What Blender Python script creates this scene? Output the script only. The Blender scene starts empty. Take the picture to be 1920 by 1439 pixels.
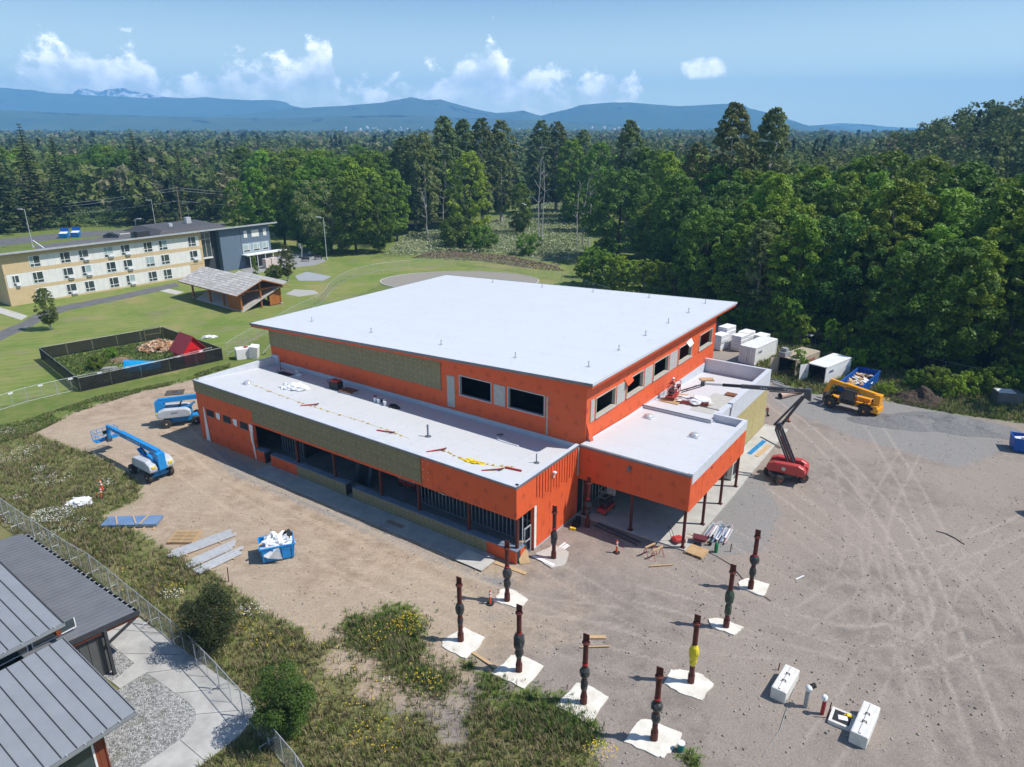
import bpy, bmesh, math, random
import numpy as np
from mathutils import Vector, Matrix, noise as mnoise
R = math.radians
scene = bpy.context.scene
random.seed(7); rng = np.random.default_rng(11)

# ------------------------------------------------------------------ camera, sky, sun, exposure
CAM_H = 32.0
FOC = 1331.0                      # focal length in photo pixels (1920 wide), a 24 mm drone lens
PITCH = math.atan((719.5 - 241.0) / FOC)
cam_d = bpy.data.cameras.new('camera'); cam = bpy.data.objects.new('camera', cam_d)
scene.collection.objects.link(cam); scene.camera = cam
cam.location = (0, 0, CAM_H); cam.rotation_euler = (math.pi / 2 - PITCH, 0, 0)
cam_d.sensor_width = 36; cam_d.lens = FOC / 1920 * 36; cam_d.clip_start = 0.5; cam_d.clip_end = 60000

SUN_AZ, SUN_EL = R(-7), R(54)    # direction towards the sun, angle from +X, and its height
world = bpy.data.worlds.new('World'); scene.world = world; world.use_nodes = True
sun_d = bpy.data.lights.new('sun', 'SUN'); sun_d.energy = 4.6; sun_d.angle = R(0.5); sun_d.color = (1, .96, .9)
sun = bpy.data.objects.new('sun', sun_d); scene.collection.objects.link(sun)
sdir = Vector((math.cos(SUN_EL) * math.cos(SUN_AZ), math.cos(SUN_EL) * math.sin(SUN_AZ), math.sin(SUN_EL)))
sun.rotation_euler = sdir.to_track_quat('Z', 'Y').to_euler(); sun.location = (60, -20, 90)
vs = scene.view_settings
vs.view_transform = 'Standard'; vs.look = 'None'; vs.gamma = 1; vs.use_curve_mapping = False; vs.exposure = 0.3
cy = scene.cycles
cy.use_denoising = True; cy.max_bounces = 6; cy.diffuse_bounces = 3; cy.glossy_bounces = 3
cy.transmission_bounces = 4; cy.transparent_max_bounces = 12; cy.volume_bounces = 2
cy.use_adaptive_sampling = True; cy.adaptive_threshold = 0.015; cy.caustics_reflective = False; cy.caustics_refractive = False

def ray(px, py):
    c, s = math.cos(PITCH), math.sin(PITCH); a = (px - 960) / FOC; b = -(py - 719.5) / FOC
    return Vector((a, c + b * s, -s + b * c))

def build_world():
    nt = world.node_tree; N = nt.nodes; L = nt.links; N.clear()
    out = N.new('ShaderNodeOutputWorld'); bg = N.new('ShaderNodeBackground'); L.new(bg.outputs[0], out.inputs[0])
    sky = N.new('ShaderNodeTexSky'); sky.sky_type = 'NISHITA'; sky.sun_disc = False
    sky.sun_elevation = SUN_EL; sky.sun_rotation = math.pi / 2 - SUN_AZ
    sky.altitude = 30; sky.air_density = 1.05; sky.dust_density = 0.4; sky.ozone_density = 4.0
    tc = N.new('ShaderNodeTexCoord'); sep = N.new('ShaderNodeSeparateXYZ'); L.new(tc.outputs['Generated'], sep.inputs[0])
    def m(op, a, b=None, c=None, cl=False):
        n = N.new('ShaderNodeMath'); n.operation = op; n.use_clamp = cl
        for i, v in enumerate((a, b, c)):
            if v is None: continue
            if isinstance(v, (int, float)): n.inputs[i].default_value = v
            else: L.new(v, n.inputs[i])
        return n.outputs[0]
    az = m('ARCTAN2', sep.outputs[0], sep.outputs[1]); el = m('ARCSINE', sep.outputs[2])
    # cumulus tops along the horizon: how high the heaps stand at each bearing
    prof = [(0, 100), (45, 66), (90, 58), (150, 68), (185, 84), (235, 84), (262, 92), (300, 140), (345, 130), (400, 108),
            (435, 96), (475, 108), (530, 100), (560, 92), (578, 50), (604, 46), (622, 72), (634, 140), (700, 142), (770, 134),
            (832, 122), (850, 92), (893, 70), (915, 50), (932, 56), (948, 112), (1000, 122), (1042, 132), (1115, 132),
            (1138, 114), (1190, 150), (1260, 238)]
    AZ0, AZ1, ELM = -0.75, 0.75, 0.18
    cr = N.new('ShaderNodeValToRGB'); e = cr.color_ramp.elements
    pts = []
    for px, py in prof:
        d = ray(px, py).normalized(); pts.append(((math.atan2(d.x, d.y) - AZ0) / (AZ1 - AZ0), math.asin(d.z) / ELM))
    e[0].position = pts[0][0]; e[0].color = (pts[0][1],) * 3 + (1,); e[1].position = pts[-1][0]; e[1].color = (pts[-1][1],) * 3 + (1,)
    for p, v in pts[1:-1]:
        q = e.new(p); q.color = (v, v, v, 1)
    mr = m('DIVIDE', m('SUBTRACT', az, AZ0), AZ1 - AZ0, cl=True); L.new(mr, cr.inputs[0])
    top = m('MULTIPLY', cr.outputs[0], ELM)
    def fbm(sx, sy, det, seed, rough=.6):
        cb = N.new('ShaderNodeCombineXYZ'); L.new(m('MULTIPLY', az, sx), cb.inputs[0]); L.new(m('MULTIPLY', el, sy), cb.inputs[1]); cb.inputs[2].default_value = seed
        t = N.new('ShaderNodeTexNoise'); t.inputs['Scale'].default_value = 1; t.inputs['Detail'].default_value = det; t.inputs['Roughness'].default_value = rough
        L.new(cb.outputs[0], t.inputs['Vector']); return t.outputs[0]
    n1 = fbm(34, 40, 8, 3.1); n2 = fbm(15, 26, 5, 9.7); n3 = fbm(34 , 40, 8, 3.1 + 0.0)
    # the small lone cloud on the right of the heaps
    d0 = ray(1322, 128).normalized(); a0, e0 = math.atan2(d0.x, d0.y), math.asin(d0.z)
    ex = m('DIVIDE', m('SUBTRACT', az, a0), 0.030); ey = m('DIVIDE', m('SUBTRACT', el, e0), 0.013)
    lone = m('SUBTRACT', 1.0, m('SQRT', m('ADD', m('MULTIPLY', ex, ex), m('MULTIPLY', ey, ey))))
    lone = m('ADD', lone, m('MULTIPLY', m('SUBTRACT', n1, .5), 2.2))
    lone_a = m('MULTIPLY', m('SMOOTH_MIN', lone, 0.5, .1), 2.0, cl=True)
    gap = m('DIVIDE', m('SUBTRACT', top, el), 0.030)
    dens = m('ADD', gap, m('MULTIPLY', m('SUBTRACT', n1, .53), 4.2))
    dens = m('ADD', dens, m('MULTIPLY', m('SUBTRACT', n2, .5), 2.4))
    def sstep(v, a, b):
        n = N.new('ShaderNodeMapRange'); n.interpolation_type = 'SMOOTHSTEP'; n.clamp = True
        L.new(v, n.inputs[0]); n.inputs[1].default_value = a; n.inputs[2].default_value = b; return n.outputs[0]
    alpha = sstep(dens, 0.0, 0.9)
    low = sstep(el, -0.01, 0.055)                      # heaps sink into the pale haze near the horizon
    thin = m('ADD', m('MULTIPLY', sstep(n2, .35, .7), .55), .30)
    deep = sstep(gap, 0.2, 2.2)
    a2 = m('MULTIPLY', alpha, m('SUBTRACT', 1.0, m('MULTIPLY', deep, m('SUBTRACT', 1.0, thin))))
    a2 = m('MULTIPLY', a2, m('ADD', m('MULTIPLY', low, .75), .25))
    a2 = m('MAXIMUM', a2, m('MULTIPLY', lone_a, .85))
    shade = m('ADD', m('MULTIPLY', sstep(n1, .38, .66), .55), m('SUBTRACT', .45, m('MULTIPLY', deep, .30)), cl=True)
    cc = N.new('ShaderNodeMix'); cc.data_type = 'RGBA'
    cc.inputs[6].default_value = (7.6, 8.6, 9.2, 1); cc.inputs[7].default_value = (21.0, 20.4, 19.0, 1); L.new(shade, cc.inputs[0])
    hz = N.new('ShaderNodeMix'); hz.data_type = 'RGBA'; hz.inputs[7].default_value = (10.8, 12.4, 10.4, 1)
    L.new(m('MULTIPLY', m('SUBTRACT', 1.0, sstep(el, .0, .18)), .88), hz.inputs[0]); L.new(sky.outputs[0], hz.inputs[6])
    mx = N.new('ShaderNodeMix'); mx.data_type = 'RGBA'
    L.new(a2, mx.inputs[0]); L.new(hz.outputs[2], mx.inputs[6]); L.new(cc.outputs[2], mx.inputs[7])
    L.new(mx.outputs[2], bg.inputs[0]); bg.inputs[1].default_value = 0.105
build_world()

# ------------------------------------------------------------------ helpers
COL = scene.collection
def hill(x, y):
    """height of the land: level around the site, rising into the wooded hill on the right"""
    s = lambda t: 0 if t <= 0 else 1 if t >= 1 else t * t * (3 - 2 * t)
    return 20.0 * s((x - 132) / 62) * s((y - 150) / 70) * (1 - s((y - 300) / 90)) + 1.2 * s((y - 140) / 200) * s((x + 20) / 60)
def G(px, py, z=0.0):
    """surveyed point: where the sight line of a photo pixel meets the level z"""
    d = ray(px, py); t = (z - CAM_H) / d.z
    return Vector((d.x * t, d.y * t, z))

def sock(n, names):
    for k in names:
        if k in n.inputs: return n.inputs[k]
MATS = {}
def mat(name, col, rough=.8, col2=None, scale=1.0, metal=0, bump=0, bscale=None, spec=.3, detail=5, mixlo=.35, mixhi=.65, stretch=None, trans=0, emit=None):
    """principled material, two tones mixed by noise in object space, optional bump"""
    if name in MATS: return MATS[name]
    M = bpy.data.materials.new(name); M.use_nodes = True; nt = M.node_tree; N = nt.nodes; L = nt.links
    b = N['Principled BSDF']; b.inputs['Roughness'].default_value = rough; b.inputs['Metallic'].default_value = metal
    sock(b, ['Specular IOR Level', 'Specular']).default_value = spec
    c4 = lambda c: (*c, 1)
    tc = N.new('ShaderNodeTexCoord'); vec = tc.outputs['Object']
    if stretch:
        mp = N.new('ShaderNodeMapping'); mp.inputs['Scale'].default_value = stretch; L.new(vec, mp.inputs[0]); vec = mp.outputs[0]
    if col2 is None: col2 = tuple(c * .82 for c in col)
    n = N.new('ShaderNodeTexNoise'); n.inputs['Scale'].default_value = scale; n.inputs['Detail'].default_value = detail; n.inputs['Roughness'].default_value = .62
    L.new(vec, n.inputs['Vector'])
    r = N.new('ShaderNodeMapRange'); r.inputs[1].default_value = mixlo; r.inputs[2].default_value = mixhi; L.new(n.outputs[0], r.inputs[0])
    mx = N.new('ShaderNodeMix'); mx.data_type = 'RGBA'; mx.inputs[6].default_value = c4(col); mx.inputs[7].default_value = c4(col2)
    L.new(r.outputs[0], mx.inputs[0]); L.new(mx.outputs[2], b.inputs['Base Color'])
    if bump:
        n2 = N.new('ShaderNodeTexNoise'); n2.inputs['Scale'].default_value = bscale or scale * 6; n2.inputs['Detail'].default_value = 4
        L.new(vec, n2.inputs['Vector']); bp = N.new('ShaderNodeBump'); bp.inputs['Strength'].default_value = min(1, bump); bp.inputs['Distance'].default_value = .05
        L.new(n2.outputs[0], bp.inputs['Height']); L.new(bp.outputs[0], b.inputs['Normal'])
    if trans: b.inputs['Transmission Weight'].default_value = trans
    MATS[name] = M; M['mix'] = 1
    return M

class MB:
    """collects faces; build() links them as one mesh object"""
    def __init__(s): s.v = []; s.f = []
    def add(s, vs, fs):
        o = len(s.v); s.v += [tuple(v) for v in vs]; s.f += [tuple(i + o for i in f) for f in fs]; return s
    def box(s, x0, x1, y0, y1, z0, z1):
        return s.add([(x0,y0,z0),(x1,y0,z0),(x1,y1,z0),(x0,y1,z0),(x0,y0,z1),(x1,y0,z1),(x1,y1,z1),(x0,y1,z1)],
                     [(0,3,2,1),(4,5,6,7),(0,1,5,4),(1,2,6,5),(2,3,7,6),(3,0,4,7)])
    def hexa(s, b4, t4):
        return s.add(list(b4) + list(t4), [(0,3,2,1),(4,5,6,7),(0,1,5,4),(1,2,6,5),(2,3,7,6),(3,0,4,7)])
    def obox(s, c, size, rz=0, rx=0, ry=0):
        m = Matrix.Translation(c) @ Matrix.Rotation(rz, 4, 'Z') @ Matrix.Rotation(ry, 4, 'Y') @ Matrix.Rotation(rx, 4, 'X')
        a, b, c2 = size[0]/2, size[1]/2, size[2]/2
        vs = [m @ Vector(p) for p in ((-a,-b,-c2),(a,-b,-c2),(a,b,-c2),(-a,b,-c2),(-a,-b,c2),(a,-b,c2),(a,b,c2),(-a,b,c2))]
        return s.add(vs, [(0,3,2,1),(4,5,6,7),(0,1,5,4),(1,2,6,5),(2,3,7,6),(3,0,4,7)])
    def beam(s, p, q, w, h=None, upv=(0, 0, 1)):
        """rectangular bar from p to q"""
        p, q = Vector(p), Vector(q); h = h or w; d = (q - p).normalized(); u = Vector(upv)
        if abs(d.dot(u)) > .99: u = Vector((1, 0, 0))
        a = d.cross(u).normalized() * w / 2; b = a.cross(d).normalized() * h / 2
        return s.hexa([p - a - b, p + a - b, q + a - b, q - a - b], [p - a + b, p + a + b, q + a + b, q - a + b])
    def cyl(s, p, q, r, n=8, r2=None, caps=True):
        p, q = Vector(p), Vector(q); r2 = r if r2 is None else r2; d = (q - p).normalized()
        u = Vector((0, 0, 1)) if abs(d.z) < .95 else Vector((1, 0, 0))
        a = d.cross(u).normalized(); b = d.cross(a)
        vs = [p + (a * math.cos(t) + b * math.sin(t)) * r for t in [2 * math.pi * i / n for i in range(n)]]
        vs += [q + (a * math.cos(t) + b * math.sin(t)) * r2 for t in [2 * math.pi * i / n for i in range(n)]]
        fs = [(i, (i + 1) % n, n + (i + 1) % n, n + i) for i in range(n)]
        if caps: fs += [tuple(range(n - 1, -1, -1)), tuple(range(n, 2 * n))]
        return s.add(vs, fs)
    def tube(s, pts, r, n=6):
        for a, b in zip(pts[:-1], pts[1:]): s.cyl(a, b, r, n)
        return s
    def lathe(s, prof, c=(0, 0, 0), n=16, axis='Z'):
        vs = []; c = Vector(c)
        for r, h in prof:
            for i in range(n):
                t = 2 * math.pi * i / n; p = (r * math.cos(t), r * math.sin(t), h)
                if axis == 'X': p = (p[2], p[0], p[1])
                if axis == 'Y': p = (p[0], p[2], p[1])
                vs.append(c + Vector(p))
        m = len(prof)
        fs = [(k * n + i, k * n + (i + 1) % n, (k + 1) * n + (i + 1) % n, (k + 1) * n + i) for k in range(m - 1) for i in range(n)]
        if axis == 'Y': fs = [f[::-1] for f in fs]
        fs += [tuple(range(n - 1, -1, -1)), tuple(range((m - 1) * n, m * n))]
        return s.add(vs, fs)
    def prism(s, poly, z0, z1):
        n = len(poly); a = sum(poly[i][0] * poly[(i + 1) % n][1] - poly[(i + 1) % n][0] * poly[i][1] for i in range(n))
        if a < 0: poly = poly[::-1]
        vs = [(p[0], p[1], z0) for p in poly] + [(p[0], p[1], z1) for p in poly]
        return s.add(vs, [tuple(range(n - 1, -1, -1)), tuple(range(n, 2 * n))] + [(i, (i + 1) % n, n + (i + 1) % n, n + i) for i in range(n)])
    def side(s, prof, y0, y1):
        """profile in x,z pulled along y"""
        n = len(prof); vs = [(p[0], y0, p[1]) for p in prof] + [(p[0], y1, p[1]) for p in prof]
        a = sum(prof[i][0] * prof[(i + 1) % n][1] - prof[(i + 1) % n][0] * prof[i][1] for i in range(n))
        fs = [tuple(range(n)), tuple(range(2 * n - 1, n - 1, -1))] + [(i, n + i, n + (i + 1) % n, (i + 1) % n) for i in range(n)]
        if a < 0: fs = [f[::-1] for f in fs]
        return s.add(vs, fs)
    def blob(s, c, size, seed=0, amp=.25, n=14, m=9, freq=1.6, flat=True):
        """lumpy rounded heap"""
        vs = []; c = Vector(c)
        for j in range(m + 1):
            ph = math.pi * j / m
            for i in range(n):
                t = 2 * math.pi * i / n
                d = Vector((math.sin(ph) * math.cos(t), math.sin(ph) * math.sin(t), math.cos(ph)))
                k = 1 + amp * mnoise.noise(d * freq + Vector((seed * 3.7, seed * 1.3, 0))) + amp * .6 * mnoise.noise(d * freq * 3 + Vector((seed, 0, 5)))
                p = Vector((d.x * size[0] * k, d.y * size[1] * k, d.z * size[2] * k))
                if flat and p.z < 0: p.z *= .15
                vs.append(c + p)
        fs = [(j * n + i, (j + 1) * n + i, (j + 1) * n + (i + 1) % n, j * n + (i + 1) % n) for j in range(m) for i in range(n)]
        return s.add(vs, fs)
    def mesh(s, name, m=None, smooth=False):
        me = bpy.data.meshes.new(name); me.from_pydata(s.v, [], s.f); me.update()
        if m is not None: me.materials.append(m)
        if smooth:
            me.polygons.foreach_set('use_smooth', [True] * len(me.polygons))
        return me
    def build(s, name, m, parent=None, smooth=False, bevel=0, **tags):
        o = bpy.data.objects.new(name, s.mesh(name, m, smooth)); COL.objects.link(o)
        if parent is not None: o.parent = parent
        if bevel:
            bv = o.modifiers.new('bevel', 'BEVEL'); bv.width = bevel; bv.segments = 2; bv.limit_method = 'ANGLE'
        if tags: tag(o, **tags)
        return o
def tag(o, label=None, cat=None, group=None, kind=None):
    if label: o['label'] = label
    if cat: o['category'] = cat
    if group: o['group'] = group
    if kind: o['kind'] = kind
    return o
def thing(name, label, cat, loc=(0, 0, 0), rz=0, group=None):
    o = bpy.data.objects.new(name, None); COL.objects.link(o); o.empty_display_size = .3
    o.location = loc; o.rotation_euler = (0, 0, rz); return tag(o, label, cat, group)
def link_mesh(name, me, parent=None, loc=None, rot=None, scale=None):
    o = bpy.data.objects.new(name, me); COL.objects.link(o)
    if parent is not None: o.parent = parent
    if loc is not None: o.location = loc
    if rot is not None: o.rotation_euler = rot
    if scale is not None: o.scale = scale
    return o
def copy_tree(o, parent=None):
    c = o.copy(); COL.objects.link(c)
    if parent is not None: c.parent = parent
    for ch in o.children: copy_tree(ch, c)
    return c
def np_mesh(name, V, F, m, attr=None):
    """V (n,3), F (k,3 or 4) arrays to a mesh, fast"""
    me = bpy.data.meshes.new(name); k = F.shape[1]
    me.vertices.add(len(V)); me.vertices.foreach_set('co', np.ascontiguousarray(V, dtype=np.float32).ravel())
    me.loops.add(F.size); me.loops.foreach_set('vertex_index', np.ascontiguousarray(F, dtype=np.int32).ravel())
    me.polygons.add(len(F)); me.polygons.foreach_set('loop_start', np.arange(0, F.size, k, dtype=np.int32))
    me.update(calc_edges=True)
    if attr is not None:
        for an, A in attr.items():
            a = me.color_attributes.new(an, 'FLOAT_COLOR', 'POINT')
            if A.shape[1] == 3: A = np.concatenate([A, np.ones((len(A), 1))], 1)
            a.data.foreach_set('color', np.ascontiguousarray(A, dtype=np.float32).ravel())
    if m: me.materials.append(m)
    return me
# ------------------------------------------------------------------ the land
def poly_sd(P, poly):
    """signed distance (positive inside) of points to a polygon"""
    A = np.array([(p[0], p[1]) for p in poly], float); B = np.roll(A, -1, 0)
    d2 = np.full(len(P), 1e18); inside = np.zeros(len(P), bool)
    for a, b in zip(A, B):
        e = b - a; w = P - a; t = np.clip((w @ e) / (e @ e + 1e-9), 0, 1); q = w - t[:, None] * e
        d2 = np.minimum(d2, (q ** 2).sum(1))
        c = ((a[1] > P[:, 1]) != (b[1] > P[:, 1])) & (P[:, 0] < (b[0] - a[0]) * (P[:, 1] - a[1]) / (b[1] - a[1] + 1e-12) + a[0])
        inside ^= c
    return np.where(inside, 1, -1) * np.sqrt(d2)
def line_d(P, line):
    """distance to a polyline, length along it, side"""
    best = np.full(len(P), 1e9); S = np.zeros(len(P)); T = np.zeros(len(P)); acc = 0
    for a, b in zip(line[:-1], line[1:]):
        a = np.array(a[:2]); b = np.array(b[:2]); e = b - a; l = np.hypot(*e); w = P - a
        t = np.clip((w @ e) / (l * l), 0, 1); q = w - t[:, None] * e; d = np.hypot(q[:, 0], q[:, 1])
        k = d < best; best[k] = d[k]; S[k] = acc + t[k] * l; T[k] = ((e[0] * w[:, 1] - e[1] * w[:, 0]) / l)[k]; acc += l
    return best, S, T
def smooth_line(pts, n=8):
    P = [Vector((p[0], p[1], 0)) for p in pts]; out = []
    for i in range(len(P) - 1):
        a, b, c, d = P[max(0, i - 1)], P[i], P[i + 1], P[min(len(P) - 1, i + 2)]
        for k in range(n):
            t = k / n
            out.append(.5 * ((2 * b) + (c - a) * t + (2 * a - 5 * b + 4 * c - d) * t * t + (3 * b - a - 3 * c + d) * t ** 3))
    return out + [P[-1]]
GP = lambda L_: [G(x, y) for x, y in L_]

BARE = GP([(60, 812), (150, 768), (260, 735), (345, 716), (420, 700), (600, 640), (900, 560), (1360, 600), (1440, 712), (1520, 738), (1640, 748),
           (1780, 775), (1960, 800), (2300, 900), (2600, 1500), (1150, 1470), (1100, 1392), (1010, 1345), (905, 1312), (845, 1290), (800, 1250),
           (795, 1205), (690, 1222), (600, 1205), (520, 1160), (455, 1118), (400, 1075), (330, 1040), (262, 1003), (190, 968), (262, 938), (262, 905),
           (200, 862), (110, 832)])
LAWN = GP([(-700, 900), (0, 768), (165, 728), (330, 700), (430, 664), (500, 628), (600, 590), (700, 540), (800, 522), (900, 545), (1080, 540), (1060, 500), (960, 478),
           (700, 482), (560, 440), (520, 430), (420, 432), (200, 470), (-300, 600)])
MEADOW = GP([(-300, 1000), (0, 800), (60, 812), (110, 832), (200, 862), (262, 905), (262, 938), (190, 968), (262, 1003), (330, 1040), (400, 1075), (455, 1118),
             (520, 1160), (600, 1205), (690, 1160), (780, 1165), (795, 1205), (800, 1250), (845, 1290), (905, 1312), (1010, 1345), (1100, 1392), (1150, 1470), (300, 1700), (-500, 1700)])
BRAMBLE = GP([(720, 480), (760, 440), (880, 430), (980, 400), (1020, 380), (1100, 380), (1110, 440), (1090, 500), (960, 478)])
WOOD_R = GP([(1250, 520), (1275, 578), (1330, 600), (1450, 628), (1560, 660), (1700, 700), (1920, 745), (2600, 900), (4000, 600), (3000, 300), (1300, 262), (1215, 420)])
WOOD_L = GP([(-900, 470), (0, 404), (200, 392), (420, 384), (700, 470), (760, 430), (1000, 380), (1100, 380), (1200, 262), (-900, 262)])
ROUGH_R = GP([(1345, 600), (1450, 628), (1560, 660), (1700, 700), (1960, 755), (1960, 800), (1780, 775), (1640, 748), (1520, 738), (1440, 712)])
# bare clods showing in the weeds, weeds standing on the bare ground
WEED_SPOTS = [(735, 1180, 2.16), (700, 1195, 1.80), (790, 1275, 1.58), (828, 1280, 1.15), (915, 1290, 1.01), (880, 1250, 0.43), (980, 1345, 1.87), (1050, 1350, 1.58), (1080, 1365, 1.08), (1100, 1385, 0.72), (670, 1170, 0.86), (760, 1230, 1.30), (1296, 1428, 0.50)]
BARE_SPOTS = [(640, 1240, 1.2), (700, 1290, 1.1), (775, 1300, 1.5), (840, 1330, 1.3), (850, 1380, .9), (600, 1190, 1.0), (690, 1250, .9), (820, 1240, 1.4), (870, 1285, 1.2)]

TRACKS = [([(1150, 985), (1300, 1080), (1450, 1150), (1580, 1190), (1680, 1185), (1720, 1140), (1705, 1090)], 1.0),
          ([(1240, 1125), (1420, 1170), (1560, 1215), (1700, 1235), (1800, 1200)], .9),
          ([(1430, 740), (1540, 830), (1650, 950), (1730, 1080), (1790, 1230), (1830, 1330)], .9),
          ([(1480, 930), (1600, 1010), (1720, 1045), (1860, 1010), (2000, 940)], .8),
          ([(1380, 1010), (1520, 1090), (1650, 1110), (1800, 1080), (1920, 1020)], .6), ([(1700, 860), (1650, 960), (1640, 1060), (1690, 1160), (1780, 1220), (1900, 1230)], .6), ([(1780, 1380), (1740, 1240), (1760, 1120), (1840, 1010)], .6), ([(1330, 1180), (1480, 1230), (1620, 1260), (1760, 1330)], .5), ([(1590, 900), (1610, 1000), (1590, 1090), (1520, 1150)], .6),
          ([(1620, 770), (1700, 900), (1760, 1010), (1900, 1160)], .7),
          ([(330, 800), (430, 890), (600, 965), (760, 1040), (900, 1105), (1040, 1165), (1220, 1215)], .8),
          ([(560, 985), (720, 1060), (860, 1120), (1000, 1190), (1130, 1230)], .6),
          ([(150, 800), (300, 775), (400, 760)], .5), ([(300, 850), (420, 930), (560, 1010), (700, 1085), (860, 1150)], .7), ([(470, 905), (640, 985), (800, 1070), (980, 1130), (1120, 1150)], .7), ([(1060, 1080), (1180, 1150), (1300, 1200), (1430, 1215)], .7), ([(1500, 1000), (1620, 1090), (1700, 1180), (1730, 1290)], .6), ([(1560, 870), (1700, 960), (1830, 1080), (1900, 1200)], .6), ([(1450, 850), (1580, 930), (1660, 1030), (1690, 1150)], .6),
          ([(1130, 1040), (1300, 1130), (1420, 1240), (1560, 1290), (1750, 1290)], .5),
          ([(1560, 1380), (1640, 1250), (1660, 1120), (1620, 1010), (1530, 930)], .6)]

def make_ground():
    def axis(lo, hi, st, far_lo, far_hi):
        a = list(np.arange(lo, hi + 1e-6, st)); s = st; x = hi
        while x < far_hi: s *= 1.22; x += s; a.append(min(x, far_hi))
        s = st; x = lo; b = []
        while x > far_lo: s *= 1.22; x -= s; b.append(max(x, far_lo))
        return np.array(sorted(set(np.round(b + a, 3))))
    xs = axis(-50, 52, .3, -11000, 11000); ys = axis(26, 102, .3, -400, 8700)
    X, Y = np.meshgrid(xs, ys); n, m_ = len(xs), len(ys); P = np.stack([X.ravel(), Y.ravel()], 1)
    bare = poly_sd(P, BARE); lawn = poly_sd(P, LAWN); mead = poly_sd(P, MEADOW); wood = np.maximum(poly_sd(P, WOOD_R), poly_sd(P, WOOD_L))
    bram = poly_sd(P, BRAMBLE)
    for px, py, r in WEED_SPOTS:
        c = G(px, py); bare = np.minimum(bare, np.hypot(P[:, 0] - c.x, (P[:, 1] - c.y) * .8) - r)
    for px, py, r in BARE_SPOTS:
        c = G(px, py); bare = np.maximum(bare, r - np.hypot(P[:, 0] - c.x, P[:, 1] - c.y))
    sm = lambda d, w: np.clip(d / w * .5 + .5, 0, 1)
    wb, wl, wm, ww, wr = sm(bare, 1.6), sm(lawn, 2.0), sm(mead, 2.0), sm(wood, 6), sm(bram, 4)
    # tan soil on the left and in front, grey crushed stone on the right
    grey = np.clip((P[:, 0] + .32 * (P[:, 1] - 40) - 2) / 17 + .5 + np.clip((39 - P[:, 1]) / 9, 0, .9), 0, 1)
    dark = np.zeros(len(P))
    for poly in ([(1395, 885), (1440, 900), (1470, 960), (1440, 1035), (1330, 1050), (1300, 1010)], [(385, 830), (480, 870), (480, 890), (870, 1062), (900, 1075), (960, 1080), (960, 1110), (900, 1095), (820, 1060), (430, 890), (372, 835)],
                 [(1440, 700), (1560, 720), (1800, 770), (1900, 840), (1800, 880), (1600, 820), (1450, 760)]):
        dark = np.maximum(dark, sm(poly_sd(P, GP(poly)), 1.6))
    near = (np.abs(P[:, 0]) < 60) & (P[:, 1] < 110)
    tw = np.zeros(len(P)); ts = np.zeros(len(P)); tl = np.zeros(len(P)); z = np.zeros(len(P)); Pn = P[near]
    zt = np.zeros(len(Pn)); twn = np.zeros(len(Pn)); tsn = np.zeros(len(Pn)); tln = np.zeros(len(Pn))
    for pts, wt in TRACKS:
        line = smooth_line(GP(pts)); _, S, T = line_d(Pn, line); d0, _, _ = line_d(Pn, line)
        for off in (-.95, .95):
            lat = T - off; ok = (d0 < 2.2); w = np.where(ok, np.clip(1.25 - np.abs(lat) / .24, 0, 1), 0) * wt
            zt -= .016 * np.where(ok, np.exp(-(lat / .22) ** 2), 0) * wt; zt += .010 * np.where(ok, np.exp(-((np.abs(lat) - .42) / .13) ** 2), 0) * wt
            k = w > twn; twn[k] = w[k]; tsn[k] = S[k]; tln[k] = lat[k]
    tw[near] = twn; ts[near] = tsn; tl[near] = tln; z[near] = zt
    nz = np.array([mnoise.noise((p[0] * .33, p[1] * .33, 0)) * .05 + mnoise.noise((p[0] * 1.1, p[1] * 1.1, 4)) * .025 if k else 0 for p, k in zip(P, near)])
    z += nz * (wb * .9 + .2)
    z += np.array([hill(p[0], p[1]) if (p[1] > 110) else 0 for p in P])
    V = np.stack([P[:, 0], P[:, 1], z], 1)
    i = np.arange(m_ - 1)[:, None] * n + np.arange(n - 1)[None]; i = i.ravel(); F = np.stack([i, i + 1, i + n + 1, i + n], 1)
    M = ground_mat()
    me = np_mesh('ground', V, F, M, {'zone': np.stack([wb, wl, wm], 1), 'zone2': np.stack([ww, wr, grey], 1), 'track': np.stack([tw, ts * .01, tl + .5], 1), 'zone3': np.stack([dark, dark, dark], 1)})
    me.polygons.foreach_set('use_smooth', [True] * len(me.polygons))
    o = link_mesh('ground', me); tag(o, kind='structure'); return o

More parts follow.
